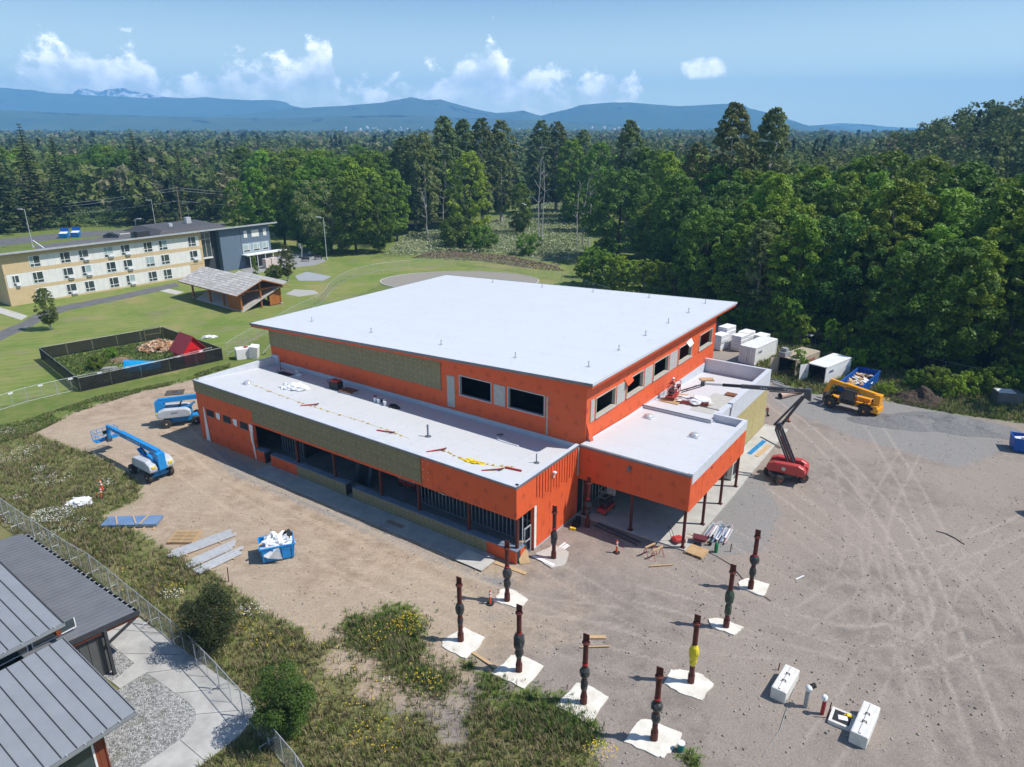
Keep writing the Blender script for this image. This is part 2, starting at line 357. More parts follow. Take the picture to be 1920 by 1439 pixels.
def ground_mat():
    M = bpy.data.materials.new('ground_soil_gravel_grass'); M.use_nodes = True; nt = M.node_tree; N = nt.nodes; L = nt.links
    b = N['Principled BSDF']; b.inputs['Roughness'].default_value = .95; sock(b, ['Specular IOR Level']).default_value = .1
    tc = N.new('ShaderNodeTexCoord'); vec = tc.outputs['Object']
    def at_(name):
        a = N.new('ShaderNodeAttribute'); a.attribute_name = name; s = N.new('ShaderNodeSeparateColor'); L.new(a.outputs['Color'], s.inputs[0]); return s.outputs
    def noise(sc, det=5, rough=.6, st=None, dist=0):
        v = vec
        if st: mp = N.new('ShaderNodeMapping'); mp.inputs['Scale'].default_value = st[:3]; mp.inputs['Rotation'].default_value = (0, 0, st[3]); L.new(vec, mp.inputs[0]); v = mp.outputs[0]
        t = N.new('ShaderNodeTexNoise'); t.inputs['Scale'].default_value = sc; t.inputs['Detail'].default_value = det; t.inputs['Roughness'].default_value = rough; t.inputs['Distortion'].default_value = dist
        L.new(v, t.inputs['Vector']); return t.outputs[0]
    def m(op, a, c=None, cl=False):
        n = N.new('ShaderNodeMath'); n.operation = op; n.use_clamp = cl
        for k, v in enumerate((a, c)):
            if v is None: continue
            if isinstance(v, (int, float)): n.inputs[k].default_value = v
            else: L.new(v, n.inputs[k])
        return n.outputs[0]
    def ss(v, a, c):
        n = N.new('ShaderNodeMapRange'); n.interpolation_type = 'SMOOTHSTEP'; L.new(v, n.inputs[0]); n.inputs[1].default_value = a; n.inputs[2].default_value = c; return n.outputs[0]
    def mix(f, a, c):
        n = N.new('ShaderNodeMix'); n.data_type = 'RGBA'
        if isinstance(f, (int, float)): n.inputs[0].default_value = f
        else: L.new(f, n.inputs[0])
        for k, v in ((6, a), (7, c)):
            if isinstance(v, tuple): n.inputs[k].default_value = (*v, 1)
            else: L.new(v, n.inputs[k])
        return n.outputs[2]
    z1, z2, tr, z3 = at_('zone'), at_('zone2'), at_('track'), at_('zone3')
    nb = noise(.55, 8, .7); nf = noise(9, 6, .75); nm = noise(2.2, 6, .65); nl = noise(.09, 4, .5); npb = noise(38, 3, .7); clod = noise(4.5, 6, .7, (1, 2.2, 1, .5))
    # soil
    tan = mix(ss(nb, .35, .66), (.47, .365, .265), (.32, .235, .16)); tan = mix(ss(nl, .40, .62), tan, (.42, .335, .245)); tan = mix(m('MULTIPLY', ss(noise(.5, 6, .7, (1, 5, 1, .62)), .50, .68), .6), tan, (.55, .44, .33)); tan = mix(m('MULTIPLY', ss(clod, .52, .72), .55), tan, (.25, .175, .11))
    gry = mix(ss(nb, .32, .68), (.335, .287, .248), (.215, .186, .163)); gry = mix(ss(nl, .42, .60), gry, (.325, .275, .235)); gry = mix(m('MULTIPLY', ss(clod, .52, .70), .6), gry, (.18, .155, .14))
    gw = m('ADD', z2[2], m('MULTIPLY', m('SUBTRACT', nl, .5), 1.3), True)
    soil = mix(ss(m('ADD', gw, m('MULTIPLY', m('SUBTRACT', nb, .5), .5)), .25, .75), tan, gry)
    stone = mix(ss(npb, .3, .7), (.17, .165, .16), (.36, .35, .335))
    soil = mix(ss(m('ADD', z3[0], m('MULTIPLY', m('SUBTRACT', nm, .5), .9)), .4, .75), soil, stone)
    soil = mix(m('MULTIPLY', ss(nf, .45, .72), .55), soil, (.19, .155, .12)); soil = mix(m('MULTIPLY', ss(nf, .46, .30), .45), soil, (.52, .44, .37)); soil = mix(m('MULTIPLY', ss(nm, .56, .70), .45), soil, (.215, .175, .14))
    soil = mix(m('MULTIPLY', ss(npb, .66, .74), .55), soil, (.52, .49, .45))
    ph = m('MULTIPLY', tr[1], 100 * 2 * math.pi / .30); lat = m('ABSOLUTE', m('SUBTRACT', tr[2], .5))
    tread = m('SINE', m('ADD', ph, m('MULTIPLY', lat, 9.0))); tmask = m('MULTIPLY', ss(tr[0], .15, .8), ss(nm, .30, .6))
    soil = mix(m('MULTIPLY', tmask, .68), soil, mix(ss(gw, .3, .7), (.60, .47, .34), (.46, .39, .335)))
    soil = mix(m('MULTIPLY', m('MULTIPLY', tmask, ss(tread, -.2, .8)), .16), soil, (.20, .16, .13))
    # grasses
    stripe = N.new('ShaderNodeTexWave'); stripe.wave_type = 'BANDS'; stripe.inputs['Scale'].default_value = .17; stripe.inputs['Distortion'].default_value = 1.6; stripe.inputs['Detail'].default_value = 2
    mp = N.new('ShaderNodeMapping'); mp.inputs['Rotation'].default_value = (0, 0, R(68)); L.new(vec, mp.inputs[0]); L.new(mp.outputs[0], stripe.inputs['Vector'])
    g_l = mix(ss(noise(.35, 6, .7), .35, .68), (0.144, 0.210, 0.041), (0.231, 0.254, 0.076)); g_l = mix(m('MULTIPLY', stripe.outputs['Fac'], .65), g_l, (0.261, 0.274, 0.089)); g_l = mix(m('MULTIPLY', ss(nf, .4, .7), .4), g_l, (0.094, 0.141, 0.029))
    g_l = mix(m('MULTIPLY', ss(nl, .54, .66), .55), g_l, (0.312, 0.254, 0.118)); g_l = mix(m('MULTIPLY', ss(nl, .46, .36), .6), g_l, (0.114, 0.191, 0.033))
    g_l = mix(m('MULTIPLY', ss(noise(.16, 6, .65), .52, .66), .6), g_l, (0.242, 0.202, 0.124)); g_l = mix(m('MULTIPLY', ss(noise(.8, 6, .7, (1, 3, 1, .9)), .5, .7), .35), g_l, (0.242, 0.253, 0.140))
    g_m = mix(ss(nb, .35, .65), (0.255, 0.225, 0.105), (0.150, 0.173, 0.053)); g_m = mix(m('MULTIPLY', ss(nf, .4, .7), .6), g_m, (0.090, 0.098, 0.033)); g_m = mix(ss(nm, .62, .74), g_m, (0.345, 0.285, 0.150))
    g_r = mix(ss(nb, .3, .7), (0.115, 0.176, 0.038), (0.203, 0.216, 0.068)); g_r = mix(m('MULTIPLY', ss(nf, .4, .7), .5), g_r, (0.068, 0.101, 0.022))
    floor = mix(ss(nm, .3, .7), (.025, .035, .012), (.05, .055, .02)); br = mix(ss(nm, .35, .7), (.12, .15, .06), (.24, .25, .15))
    jit = lambda w, a=1.0: ss(m('ADD', w, m('MULTIPLY', m('ADD', m('MULTIPLY', m('SUBTRACT', nm, .5), .7), m('MULTIPLY', m('SUBTRACT', nb, .5), .7)), a)), .38, .62)
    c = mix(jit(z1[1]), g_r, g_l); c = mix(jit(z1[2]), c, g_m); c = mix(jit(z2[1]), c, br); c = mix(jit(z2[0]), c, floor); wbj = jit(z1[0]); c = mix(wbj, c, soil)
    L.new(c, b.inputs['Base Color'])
    h = m('ADD', m('MULTIPLY', nm, .5), m('ADD', m('MULTIPLY', nf, .35), m('MULTIPLY', npb, .10))); h = m('ADD', h, m('MULTIPLY', clod, .7)); h = m('ADD', h, m('MULTIPLY', m('MULTIPLY', tread, tmask), .05))
    bp = N.new('ShaderNodeBump'); bp.inputs['Strength'].default_value = .8; bp.inputs['Distance'].default_value = .13; L.new(h, bp.inputs['Height']); L.new(bp.outputs[0], b.inputs['Normal'])
    return M
make_ground()

# ------------------------------------------------------------------ far hills, sea, haze
def ridge(name, dist, prof, depth, m, seed, base=0.0, rough=1.0):
    """a range of hills at a distance, its crest following the bearings and heights of the real one"""
    xs, hs = [], []
    for px, py in prof:
        d = ray(px, py); k = dist / d.y; xs.append(d.x * k); hs.append(CAM_H + d.z * k)
    X = np.linspace(xs[0], xs[-1], 260); Hh = np.interp(X, xs, hs); T = np.linspace(-1, 1, 34); V = []
    for t in T:
        for x, h in zip(X, Hh):
            q = mnoise.fractal((x / dist * 26 + seed, t * 2.2, seed), .9, 2.1, 5)
            crest = 1 - abs(t) ** 1.25; f = max(0, crest) * (1 + (.34 * q) * (abs(t) + .03) * rough)
            V.append((x, dist + t * depth + 140 * q * (1 - abs(t)) * rough, base + max(0, h - base) * f))
    n = len(X); i = (np.arange(len(T) - 1)[:, None] * n + np.arange(n - 1)[None]).ravel()
    me = np_mesh(name, np.array(V), np.stack([i, i + 1, i + n + 1, i + n], 1), m); me.polygons.foreach_set('use_smooth', [True] * len(me.polygons))
    return tag(link_mesh(name, me), kind='structure')
m_hill = mat('hill_forest', (.045, .075, .035), .95, (.075, .105, .05), .004, bump=0, spec=.05)
m_isle = mat('island_forest', (.032, .058, .034), .95, (.055, .085, .045), .005, spec=.05)
def snow_mat():
    M = mat('snow_rock', (.75, .78, .82), .9, (.16, .17, .2), .0035, spec=.1, mixlo=.47, mixhi=.53, detail=7); return M
ridge('snow_mountain', 8000, [(100, 185), (140, 172), (168, 163), (185, 172), (210, 166), (235, 164), (262, 174), (285, 180), (330, 182), (365, 186), (400, 190)], 420, snow_mat(), 5, rough=1.6)
ridge('hills', 7300, [(-400, 170), (-200, 160), (0, 163), (60, 170), (130, 176), (200, 180), (280, 184), (340, 185), (385, 182), (430, 186), (470, 188), (510, 187), (540, 194), (575, 205), (620, 216), (700, 232)], 1000, m_hill, 2, rough=1.7)
ridge('hills', 5900, [(380, 222), (470, 212), (560, 203), (650, 198), (720, 192), (770, 182), (800, 188), (825, 186), (860, 196), (900, 206), (930, 212), (960, 210), (980, 207), (1005, 215), (1040, 222), (1100, 232)], 900, m_hill, 8, rough=1.7)
ridge('hills', 4300, [(-300, 214), (0, 206), (120, 212), (300, 218), (520, 222), (640, 218), (760, 216), (900, 222), (1000, 226), (1080, 230), (1180, 236)], 450, m_hill, 14)
ridge('island_hills', 5900, [(960, 240), (1000, 222), (1030, 212), (1060, 206), (1090, 197), (1140, 192), (1180, 192), (1230, 196), (1262, 199), (1300, 198), (1345, 195), (1372, 194), (1400, 201), (1440, 211), (1470, 225), (1485, 234), (1510, 236), (1540, 236), (1560, 241)], 900, m_isle, 21, rough=1.7)
ridge('far_coast', 8200, [(1480, 240), (1530, 235), (1580, 231), (1620, 233), (1660, 238), (1720, 240), (1800, 238), (2000, 236)], 200, m_hill, 31)
sea_m = mat('sea_water', (.05, .13, .22), .25, (.06, .16, .26), .01, spec=.5)
sea = MB().add([(-400, 2400, .6), (10900, 2400, .6), (10900, 8650, .6), (-400, 8650, .6)], [(0, 1, 2, 3)]).build('sea', sea_m); tag(sea, kind='structure')
# shore town: pale houses along the feet of the hills
def far_town():
    mb = MB()
    for k in range(170):
        c = random.choice([(30, 12, 16), (720, 26, 40), (850, 20, 60), (1090, 14, 40), (1150, 10, 30)]); px = random.gauss(c[0], c[2])
        D = random.uniform(3700, 3750); x = (px - 960) / FOC * D / math.cos(PITCH) * .94; s = random.uniform(6, 14); z = random.uniform(2, 40)
        mb.obox((x, D, z), (s, s, s * .7), random.random() * 3)
    o = mb.build('distant_town', mat('town_white', (.7, .7, .68), .8, (.5, .48, .45), .01)); tag(o, 'pale far-off houses strung along the shore below the hills', 'town', kind='stuff')
far_town()
def make_haze():
    M = bpy.data.materials.new('haze_air'); M.use_nodes = True; nt = M.node_tree; nt.nodes.clear()
    o = nt.nodes.new('ShaderNodeOutputMaterial'); v = nt.nodes.new('ShaderNodeVolumePrincipled'); nt.links.new(v.outputs[0], o.inputs['Volume'])
    v.inputs['Color'].default_value = (.24, .56, 1.0, 1); v.inputs['Density'].default_value = HAZE; v.inputs['Anisotropy'].default_value = 0.0
    h = MB().box(-11200, 11200, -450, 8900, -1.5, 545).build('haze', M); tag(h, kind='stuff')
HAZE = .000184
make_haze()

def pebbles():
    """loose stones and clods on the bare yard"""
    r = np.random.default_rng(4); Q = r.uniform((-48, 27), (56, 92), (60000, 2)); Q = Q[poly_sd(Q, BARE) > .3]; w = np.clip(38 / Q[:, 1], .25, 1) ** 1.5; Q = Q[r.random(len(Q)) < w][:15000]
    c, s_ = math.cos(R(-35.1)), math.sin(R(-35.1)); lx = (Q[:, 0] - .318) * c + (Q[:, 1] - 47.22) * s_; ly = -(Q[:, 0] - .318) * s_ + (Q[:, 1] - 47.22) * c
    Q = Q[~((lx > -42) & (lx < 10.3) & (ly > -2.1) & (ly < 46))]; n = len(Q); sz = .016 + .075 * r.random(n) ** 5 + .008 * r.random(n)
    base = np.array([(1, 0, 0), (0, 1, 0), (-1, 0, 0), (0, -1, 0), (0, 0, 1), (0, 0, -1)], float); V = base[None] * sz[:, None, None] * r.uniform(.6, 1.4, (n, 6, 1)) * np.array([1, 1, .65]); V += np.stack([Q[:, 0], Q[:, 1], sz * .25 + .01], 1)[:, None]
    f = np.array([(0, 1, 4), (1, 2, 4), (2, 3, 4), (3, 0, 4), (1, 0, 5), (2, 1, 5), (3, 2, 5), (0, 3, 5)]); F = (np.arange(n)[:, None, None] * 6 + f[None]).reshape(-1, 3)
    o = link_mesh('loose_stones', np_mesh('loose_stones', V.reshape(-1, 3), F, mat('loose_stone', (.42, .38, .34), .95, (.22, .19, .165), .35, mixlo=.42, mixhi=.58))); tag(o, 'loose stones and clods strewn over the bare yard', 'stones', kind='stuff')
pebbles()
# ------------------------------------------------------------------ main building under construction
m_conc = mat('concrete_pale', (.50, .48, .44), .9, (.40, .385, .35), .8, bump=.15)
m_conc_d = mat('concrete_grey', (.36, .36, .35), .9, (.27, .27, .265), .7, bump=.15)
m_metal_edge = mat('metal_edge_grey', (.20, .22, .25), .45, (.15, .165, .19), 1.5, metal=.3)
m_olive = mat('insulation_olive', (.265, .228, .128), .95, (.220, .190, .105), 2.2, bump=.4, bscale=40)
m_tanins = mat('insulation_tan', (.46, .385, .185), .95, (.37, .31, .145), 3.0, bump=.4, bscale=40)
m_steel_red = mat('primer_steel', (.115, .028, .020), .6, (.075, .020, .016), 3)
m_galv = mat('galvanised', (.50, .52, .54), .42, (.40, .42, .44), 6, metal=.2)
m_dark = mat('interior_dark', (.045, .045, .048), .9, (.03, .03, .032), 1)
m_floor_in = mat('interior_slab', (.30, .30, .30), .8, (.22, .22, .225), .6)
m_white = mat('white_paint', (.78, .78, .77), .6, (.68, .68, .67), 3)
m_whitepl = mat('white_plastic', (.80, .80, .80), .45, (.70, .71, .73), 5)
m_cmu = mat('grey_board', (.44, .44, .42), .9, (.35, .35, .335), 4, bump=.2)
m_black = mat('black_rubber', (.018, .018, .019), .7, (.03, .03, .03), 6)
m_wood = mat('fresh_lumber', (.55, .38, .21), .8, (.44, .29, .15), 3, stretch=(1, 8, 8))
m_ply = mat('plywood', (.50, .34, .18), .8, (.40, .26, .13), 2.5)
m_yellow = mat('yellow_flag', (.85, .62, .03), .6, (.75, .5, .02), 5)
m_pole_red = mat('red_paint', (.42, .035, .03), .5, (.33, .03, .028), 4)
m_coping = mat('membrane_coping', (.56, .585, .63), .6, (.50, .525, .57), 1.2)

def roof_mat(name, c1, c2, seam, axis=0):
    """single-ply membrane: faint welded laps, scuffs and wrinkles"""
    M = bpy.data.materials.new(name); M.use_nodes = True; nt = M.node_tree; N = nt.nodes; L = nt.links; b = N['Principled BSDF']
    b.inputs['Roughness'].default_value = .55; sock(b, ['Specular IOR Level']).default_value = .35
    tc = N.new('ShaderNodeTexCoord'); sp = N.new('ShaderNodeSeparateXYZ'); L.new(tc.outputs['Object'], sp.inputs[0])
    t = N.new('ShaderNodeTexNoise'); t.inputs['Scale'].default_value = .35; t.inputs['Detail'].default_value = 7; L.new(tc.outputs['Object'], t.inputs['Vector'])
    mx = N.new('ShaderNodeMix'); mx.data_type = 'RGBA'; mx.inputs[6].default_value = (*c1, 1); mx.inputs[7].default_value = (*c2, 1); L.new(t.outputs[0], mx.inputs[0])
    def m(op, a, c):
        n = N.new('ShaderNodeMath'); n.operation = op; L.new(a, n.inputs[0]); n.inputs[1].default_value = c; return n.outputs[0]
    fr = m('FRACT', m('DIVIDE', sp.outputs[axis], seam), 0); lt = m('LESS_THAN', fr, .012 * 3 / seam)
    m2 = N.new('ShaderNodeMix'); m2.data_type = 'RGBA'; L.new(m('MULTIPLY', lt, .5), m2.inputs[0]); L.new(mx.outputs[2], m2.inputs[6]); m2.inputs[7].default_value = (*[c * .6 for c in c2], 1)
    t2 = N.new('ShaderNodeTexNoise'); t2.inputs['Scale'].default_value = 2.3; t2.inputs['Detail'].default_value = 5; L.new(tc.outputs['Object'], t2.inputs['Vector'])
    mr = N.new('ShaderNodeMapRange'); mr.inputs[1].default_value = .56; mr.inputs[2].default_value = .78; mr.inputs[4].default_value = .32; L.new(t2.outputs[0], mr.inputs[0])
    m3 = N.new('ShaderNodeMix'); m3.data_type = 'RGBA'; L.new(mr.outputs[0], m3.inputs[0]); L.new(m2.outputs[2], m3.inputs[6]); m3.inputs[7].default_value = (.40, .37, .33, 1); L.new(m3.outputs[2], b.inputs['Base Color'])
    bp = N.new('ShaderNodeBump'); bp.inputs['Strength'].default_value = .12; bp.inputs['Distance'].default_value = .05; L.new(t2.outputs[0], bp.inputs['Height']); L.new(bp.outputs[0], b.inputs['Normal'])
    return M
m_roof_hi = roof_mat('roof_membrane_white', (.60, .622, .645), (.555, .577, .60), 3.05, 1)
m_roof_lo = roof_mat('roof_membrane_low', (.58, .59, .605), (.53, .54, .555), 3.05, 0)
m_roof_can = roof_mat('roof_membrane_canopy', (.575, .59, .615), (.53, .545, .57), 3.05, 1)

def orange_mat(name, plane):
    """orange weather barrier: sheet laps and a dark printed mark repeated in staggered rows"""
    M = bpy.data.materials.new(name); M.use_nodes = True; nt = M.node_tree; N = nt.nodes; L = nt.links; b = N['Principled BSDF']
    b.inputs['Roughness'].default_value = .6; sock(b, ['Specular IOR Level']).default_value = .3
    tc = N.new('ShaderNodeTexCoord'); sp = N.new('ShaderNodeSeparateXYZ'); L.new(tc.outputs['Object'], sp.inputs[0])
    def m(op, a, c=None, cl=False):
        n = N.new('ShaderNodeMath'); n.operation = op; n.use_clamp = cl
        for k, v in enumerate((a, c)):
            if v is None: continue
            if isinstance(v, (int, float)): n.inputs[k].default_value = v
            else: L.new(v, n.inputs[k])
        return n.outputs[0]
    u = sp.outputs[plane]; v = sp.outputs[2]
    W, Hh = 1.9, 1.25
    row = m('FLOOR', m('DIVIDE', v, Hh)); uu = m('ADD', u, m('MULTIPLY', row, W * .5))
    fu = m('SUBTRACT', m('FRACT', m('DIVIDE', m('ADD', uu, 400 * W), W)), .5); fv = m('SUBTRACT', m('FRACT', m('DIVIDE', m('ADD', v, 10 * Hh), Hh)), .5)
    au = m('ABSOLUTE', fu)
    def inside(a, lo, hi): return m('MULTIPLY', m('GREATER_THAN', a, lo), m('LESS_THAN', a, hi))
    bar = m('MULTIPLY', m('LESS_THAN', au, .16), inside(fv, -.05, .0))
    stem = m('MULTIPLY', m('LESS_THAN', au, .017), inside(fv, -.02, .26))
    arms = m('MULTIPLY', inside(m('SUBTRACT', fv, m('MULTIPLY', au, 1.1)), .02, .055), m('LESS_THAN', au, .10))
    txt = m('MULTIPLY', m('MULTIPLY', m('LESS_THAN', au, .11), inside(fv, -.17, -.10)), m('GREATER_THAN', m('SINE', m('MULTIPLY', fu, 260)), -.2))
    mark = m('MAXIMUM', m('MAXIMUM', bar, stem), m('MAXIMUM', arms, txt))
    t = N.new('ShaderNodeTexNoise'); t.inputs['Scale'].default_value = 1.1; t.inputs['Detail'].default_value = 6; L.new(tc.outputs['Object'], t.inputs['Vector'])
    mx = N.new('ShaderNodeMix'); mx.data_type = 'RGBA'; mx.inputs[6].default_value = (.72, .118, .034, 1); mx.inputs[7].default_value = (.61, .095, .030, 1); L.new(t.outputs[0], mx.inputs[0])
    m2 = N.new('ShaderNodeMix'); m2.data_type = 'RGBA'; L.new(m('MULTIPLY', mark, .6), m2.inputs[0]); L.new(mx.outputs[2], m2.inputs[6]); m2.inputs[7].default_value = (.25, .04, .02, 1)
    L.new(m2.outputs[2], b.inputs['Base Color'])
    t2 = N.new('ShaderNodeTexNoise'); t2.inputs['Scale'].default_value = 1.6; t2.inputs['Detail'].default_value = 3; L.new(tc.outputs['Object'], t2.inputs['Vector'])
    bp = N.new('ShaderNodeBump'); bp.inputs['Strength'].default_value = .6; bp.inputs['Distance'].default_value = .10; L.new(t2.outputs[0], bp.inputs['Height']); L.new(bp.outputs[0], b.inputs['Normal'])
    return M
m_or_x = orange_mat('orange_barrier_front', 0); m_or_y = orange_mat('orange_barrier_side', 1)
m_orange = mat('orange_plain', (.70, .112, .034), .6, (.60, .092, .03), 2)

BO = (0.318, 47.22, 0); BYAW = R(-35.1)
bld = thing('construction_building', 'orange sheathed building under construction with large white shed roof and open porches', 'building', BO, BYAW)
def P_(name, m, mb, parent=None, **k): return mb.build(name, m, parent or bld, **k)
def bw(X, Y, Z=0):
    c, s = math.cos(BYAW), math.sin(BYAW); return Vector((BO[0] + X * c - Y * s, BO[1] + X * s + Y * c, Z))

# floor slab and inner shell
P_('floor_slab', m_floor_in, MB().box(-41.7, -.25, .3, 40.6, -.2, .10))
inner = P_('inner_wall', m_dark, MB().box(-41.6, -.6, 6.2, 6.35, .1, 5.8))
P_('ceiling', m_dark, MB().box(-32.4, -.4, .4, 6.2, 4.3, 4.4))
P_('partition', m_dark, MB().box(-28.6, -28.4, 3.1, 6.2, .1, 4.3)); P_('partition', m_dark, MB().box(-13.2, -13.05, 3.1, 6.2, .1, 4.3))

# --- front wing walls
lw = P_('left_wall', m_or_x, MB().box(-41.88, -32.3, .02, .32, 0, 5.5))
# window holes of the left wall: dark recess with frame, plus torn wrap flaps
for x0 in (-40.3, -37.35, -34.45):
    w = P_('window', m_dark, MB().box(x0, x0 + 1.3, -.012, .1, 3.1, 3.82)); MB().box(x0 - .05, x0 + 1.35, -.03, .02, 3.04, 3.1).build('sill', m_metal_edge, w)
for x0 in (-38.55, -35.6): P_('wrap_flap', m_white, MB().add([(x0, -.03, 3.82), (x0 + .72, -.03, 3.86), (x0 + .75, -.10, 3.12), (x0 + .1, -.07, 3.2)], [(0, 3, 2, 1)]).add([(x0, -.031, 3.82), (x0 + .72, -.031, 3.86), (x0 + .75, -.11, 3.12), (x0 + .1, -.08, 3.2)], [(0, 1, 2, 3)]))
P_('wrap_flap', m_white, MB().hexa([(-41.0, -.06, .05), (-40.25, -.06, .05), (-40.3, -.02, .05), (-41.0, -.02, .05)], [(-40.75, -.06, 3.95), (-40.6, -.06, 3.95), (-40.6, -.02, 3.95), (-40.75, -.02, 3.95)]))
P_('wrap_flap', m_white, MB().hexa([(-32.75, -.08, 2.0), (-32.55, -.14, 1.9), (-32.5, -.02, 1.9), (-32.7, -.02, 2.0)], [(-32.85, -.06, 3.9), (-32.25, -.06, 3.85), (-32.25, -.02, 3.85), (-32.85, -.02, 3.9)]))
P_('wrap_flap', m_white, MB().hexa([(-32.45, -.06, .1), (-32.3, -.06, .1), (-32.3, -.02, .1), (-32.45, -.02, .1)], [(-32.6, -.12, 2.0), (-32.4, -.06, 2.0), (-32.4, -.02, 2.0), (-32.6, -.02, 2.0)]))
P_('fascia_backing', m_or_x, MB().box(-32.3, -.02, .02, .34, 4.05, 6.66))
P_('left_end_wall', m_orange, MB().box(-41.9, -41.6, .32, 10.4, 0, 6.66))
# olive mineral-wool boards: top band over the left wall, full height further right
def boards(m, x0, x1, zs, y, wid, name='insulation_board', pins=True, plane='Y', parent=None, th=.07):
    k = max(1, round((x1 - x0) / wid)); st = (x1 - x0) / k
    for i in range(k):
        for za, zb in zs:
            a, b_ = x0 + i * st + .008, x0 + (i + 1) * st - .008; o = random.uniform(0, .012)
            mb = MB().box(a, b_, y - th - o, y, za + .006, zb - .006) if plane == 'Y' else MB().box(y, y + th + o, a, b_, za + .006, zb - .006)
            p = P_(name, m, mb)
            if pins:
                q = MB()
                for u in np.arange(a + .2, b_, .6):
                    for v in np.arange(za + .2, zb, .5):
                        uu, vv = u + random.uniform(-.06, .06), v + random.uniform(-.06, .06)
                        if plane == 'Y': q.box(uu - .02, uu + .02, y - th - o - .012, y - th - o, vv - .02, vv + .02)
                        else: q.box(y + th + o, y + th + o + .012, uu - .03, uu + .03, vv - .03, vv + .03)
                s = q.build('washer_pins', m_white, p); s['kind'] = 'stuff'
boards(m_olive, -41.9, -32.1, [(5.5, 6.64)], 0.0, 2.44)
boards(m_olive, -32.1, -9.55, [(4.28, 5.46), (5.46, 6.64)], 0.0, 2.44)
def sheets(m, a0, a1, z0, z1, pos, wid, plane, th=.025, name='sheathing_sheet'):
    k = max(1, round((a1 - a0) / wid)); st = (a1 - a0) / k
    for i in range(k):
        a, b_ = a0 + i * st + .006, a0 + (i + 1) * st - .006; t = th + random.uniform(-.008, .008)
        P_(name, m, MB().box(a, b_, pos - t, pos, z0, z1) if plane == 'Y' else MB().box(pos, pos + t, a, b_, z0, z1))
sheets(m_or_x, -9.5, .0, 3.98, 6.62, 0.0, 1.22, 'Y'); P_('fascia_soffit_strip', m_orange, MB().box(-32.2, -9.6, -.03, .0, 4.02, 4.26))
P_('wrap_flap', m_white, MB().add([(-7.9, -.05, 3.98), (-7.2, -.22, 4.12), (-6.6, -.05, 3.98), (-7.2, -.05, 3.9)], [(0, 1, 2, 3), (0, 3, 2, 1)]))
for x, z in ((-9.3, 6.3), (-8.8, 6.25), (-9.3, 5.6), (-8.8, 5.5), (-9.3, 4.9), (-8.8, 4.8)): P_('washer_pin', m_white, MB().box(x - .03, x + .03, -.05, -.03, z - .03, z + .03))
# right end of the front wing
sheets(m_or_y, -.02, 2.6, 4.0, 6.62, 0.0, 1.3, 'X'); P_('end_backing', m_orange, MB().box(-.3, -.001, .34, 9.3, 4.05, 6.62))
sheets(m_or_y, 2.45, 9.3, .18, 6.6, -.001, 1.22, 'X'); P_('end_wall_core', m_orange, MB().box(-.3, -.002, 2.45, 9.3, .1, 4.05))
P_('door_jamb_strip', m_white, MB().box(.03, .06, 2.45, 2.75, .2, 4.0)); P_('wall_base_flashing', m_galv, MB().box(-.02, .05, 2.5, 9.3, .02, .17))
for i, y in enumerate(np.arange(2.75, 9.2, .42)):
    P_('batten', m_orange, MB().box(.03, .085, y, y + .11, 4.75 - .17 * (i % 3) - .05 * i * .6, 6.58))
P_('corner_batten', m_cmu, MB().box(.03, .12, 9.05, 9.2, 4.0, 6.58))
# porch: columns, knee walls with copings
for x in (-26.24, -20.94, -14.91, -10.41, -4.98, -.25): P_('porch_column', m_steel_red, MB().box(x - .11, x + .11, .38, .60, .1, 4.3))
def knee(x0, x1, h, fin):
    k = P_('knee_wall', m_dark, MB().box(x0, x1, .06, .62, .0, h)); MB().box(x0 - .04, x1 + .04, .0, .70, h, h + .07).build('coping', mat('knee_coping', (.20, .24, .30), .6, (.15, .18, .23), 2), k)
    for a, b_, m in fin:
        n = max(1, round((b_ - a) / 2.44)); s = (b_ - a) / n
        for i in range(n): MB().box(a + i * s + .006, a + (i + 1) * s - .006, -.0, .06, .06, h - .01).build('facing_board', m, k)
    q = MB()
    for a, b_, m in fin:
        if m is m_olive:
            for u in np.arange(a + .2, b_, .55):
                for v in (.25, .65, 1.0): q.box(u - .02, u + .02, -.014, 0, v - .02, v + .02)
    if q.v: q.build('washer_pins', m_white, k)['kind'] = 'stuff'
knee(-32.28, -30.85, 1.2, [(-32.28, -31.0, m_or_x)])
knee(-29.95, -19.1, 1.2, [(-29.95, -25.97, m_or_x), (-25.97, -19.1, m_olive)])
knee(-18.2, -.0, 1.13, [(-18.2, -2.87, m_olive), (-2.87, -.0, m_or_x)])
kr = P_('knee_wall_return', m_or_y, MB().box(-.5, -.0, .62, 1.3, .06, 1.13)); MB().box(-.6, .04, .70, 1.36, 1.13, 1.2).build('coping', MATS['knee_coping'], kr)
# steel stud framing in the porch wall
for x in list(np.arange(-32.0, -28.6, .41)) + list(np.arange(-12.9, -.5, .41)):
    P_('steel_stud', m_galv, MB().box(x - .022, x + .022, 3.0, 3.1, .1, 4.3))
for x0, x1 in ((-32.1, -28.6), (-12.9, -.5)):
    P_('stud_track', m_galv, MB().box(x0, x1, 2.985, 3.115, .1, .14)); P_('stud_track', m_galv, MB().box(x0, x1, 2.99, 3.11, 2.15, 2.19))
P_('steel_stud', m_galv, MB().box(-.14, -.1, 1.0, 1.08, .1, 4.1)); 
fr = P_('door_frame', m_galv, MB().box(-.2, -.12, 1.35, 1.42, .1, 2.4).box(-.2, -.12, 2.2, 2.27, .1, 2.4).box(-.2, -.12, 1.35, 2.27, 2.4, 2.47).box(-.2, -.12, 1.35, 2.27, 1.2, 1.26))
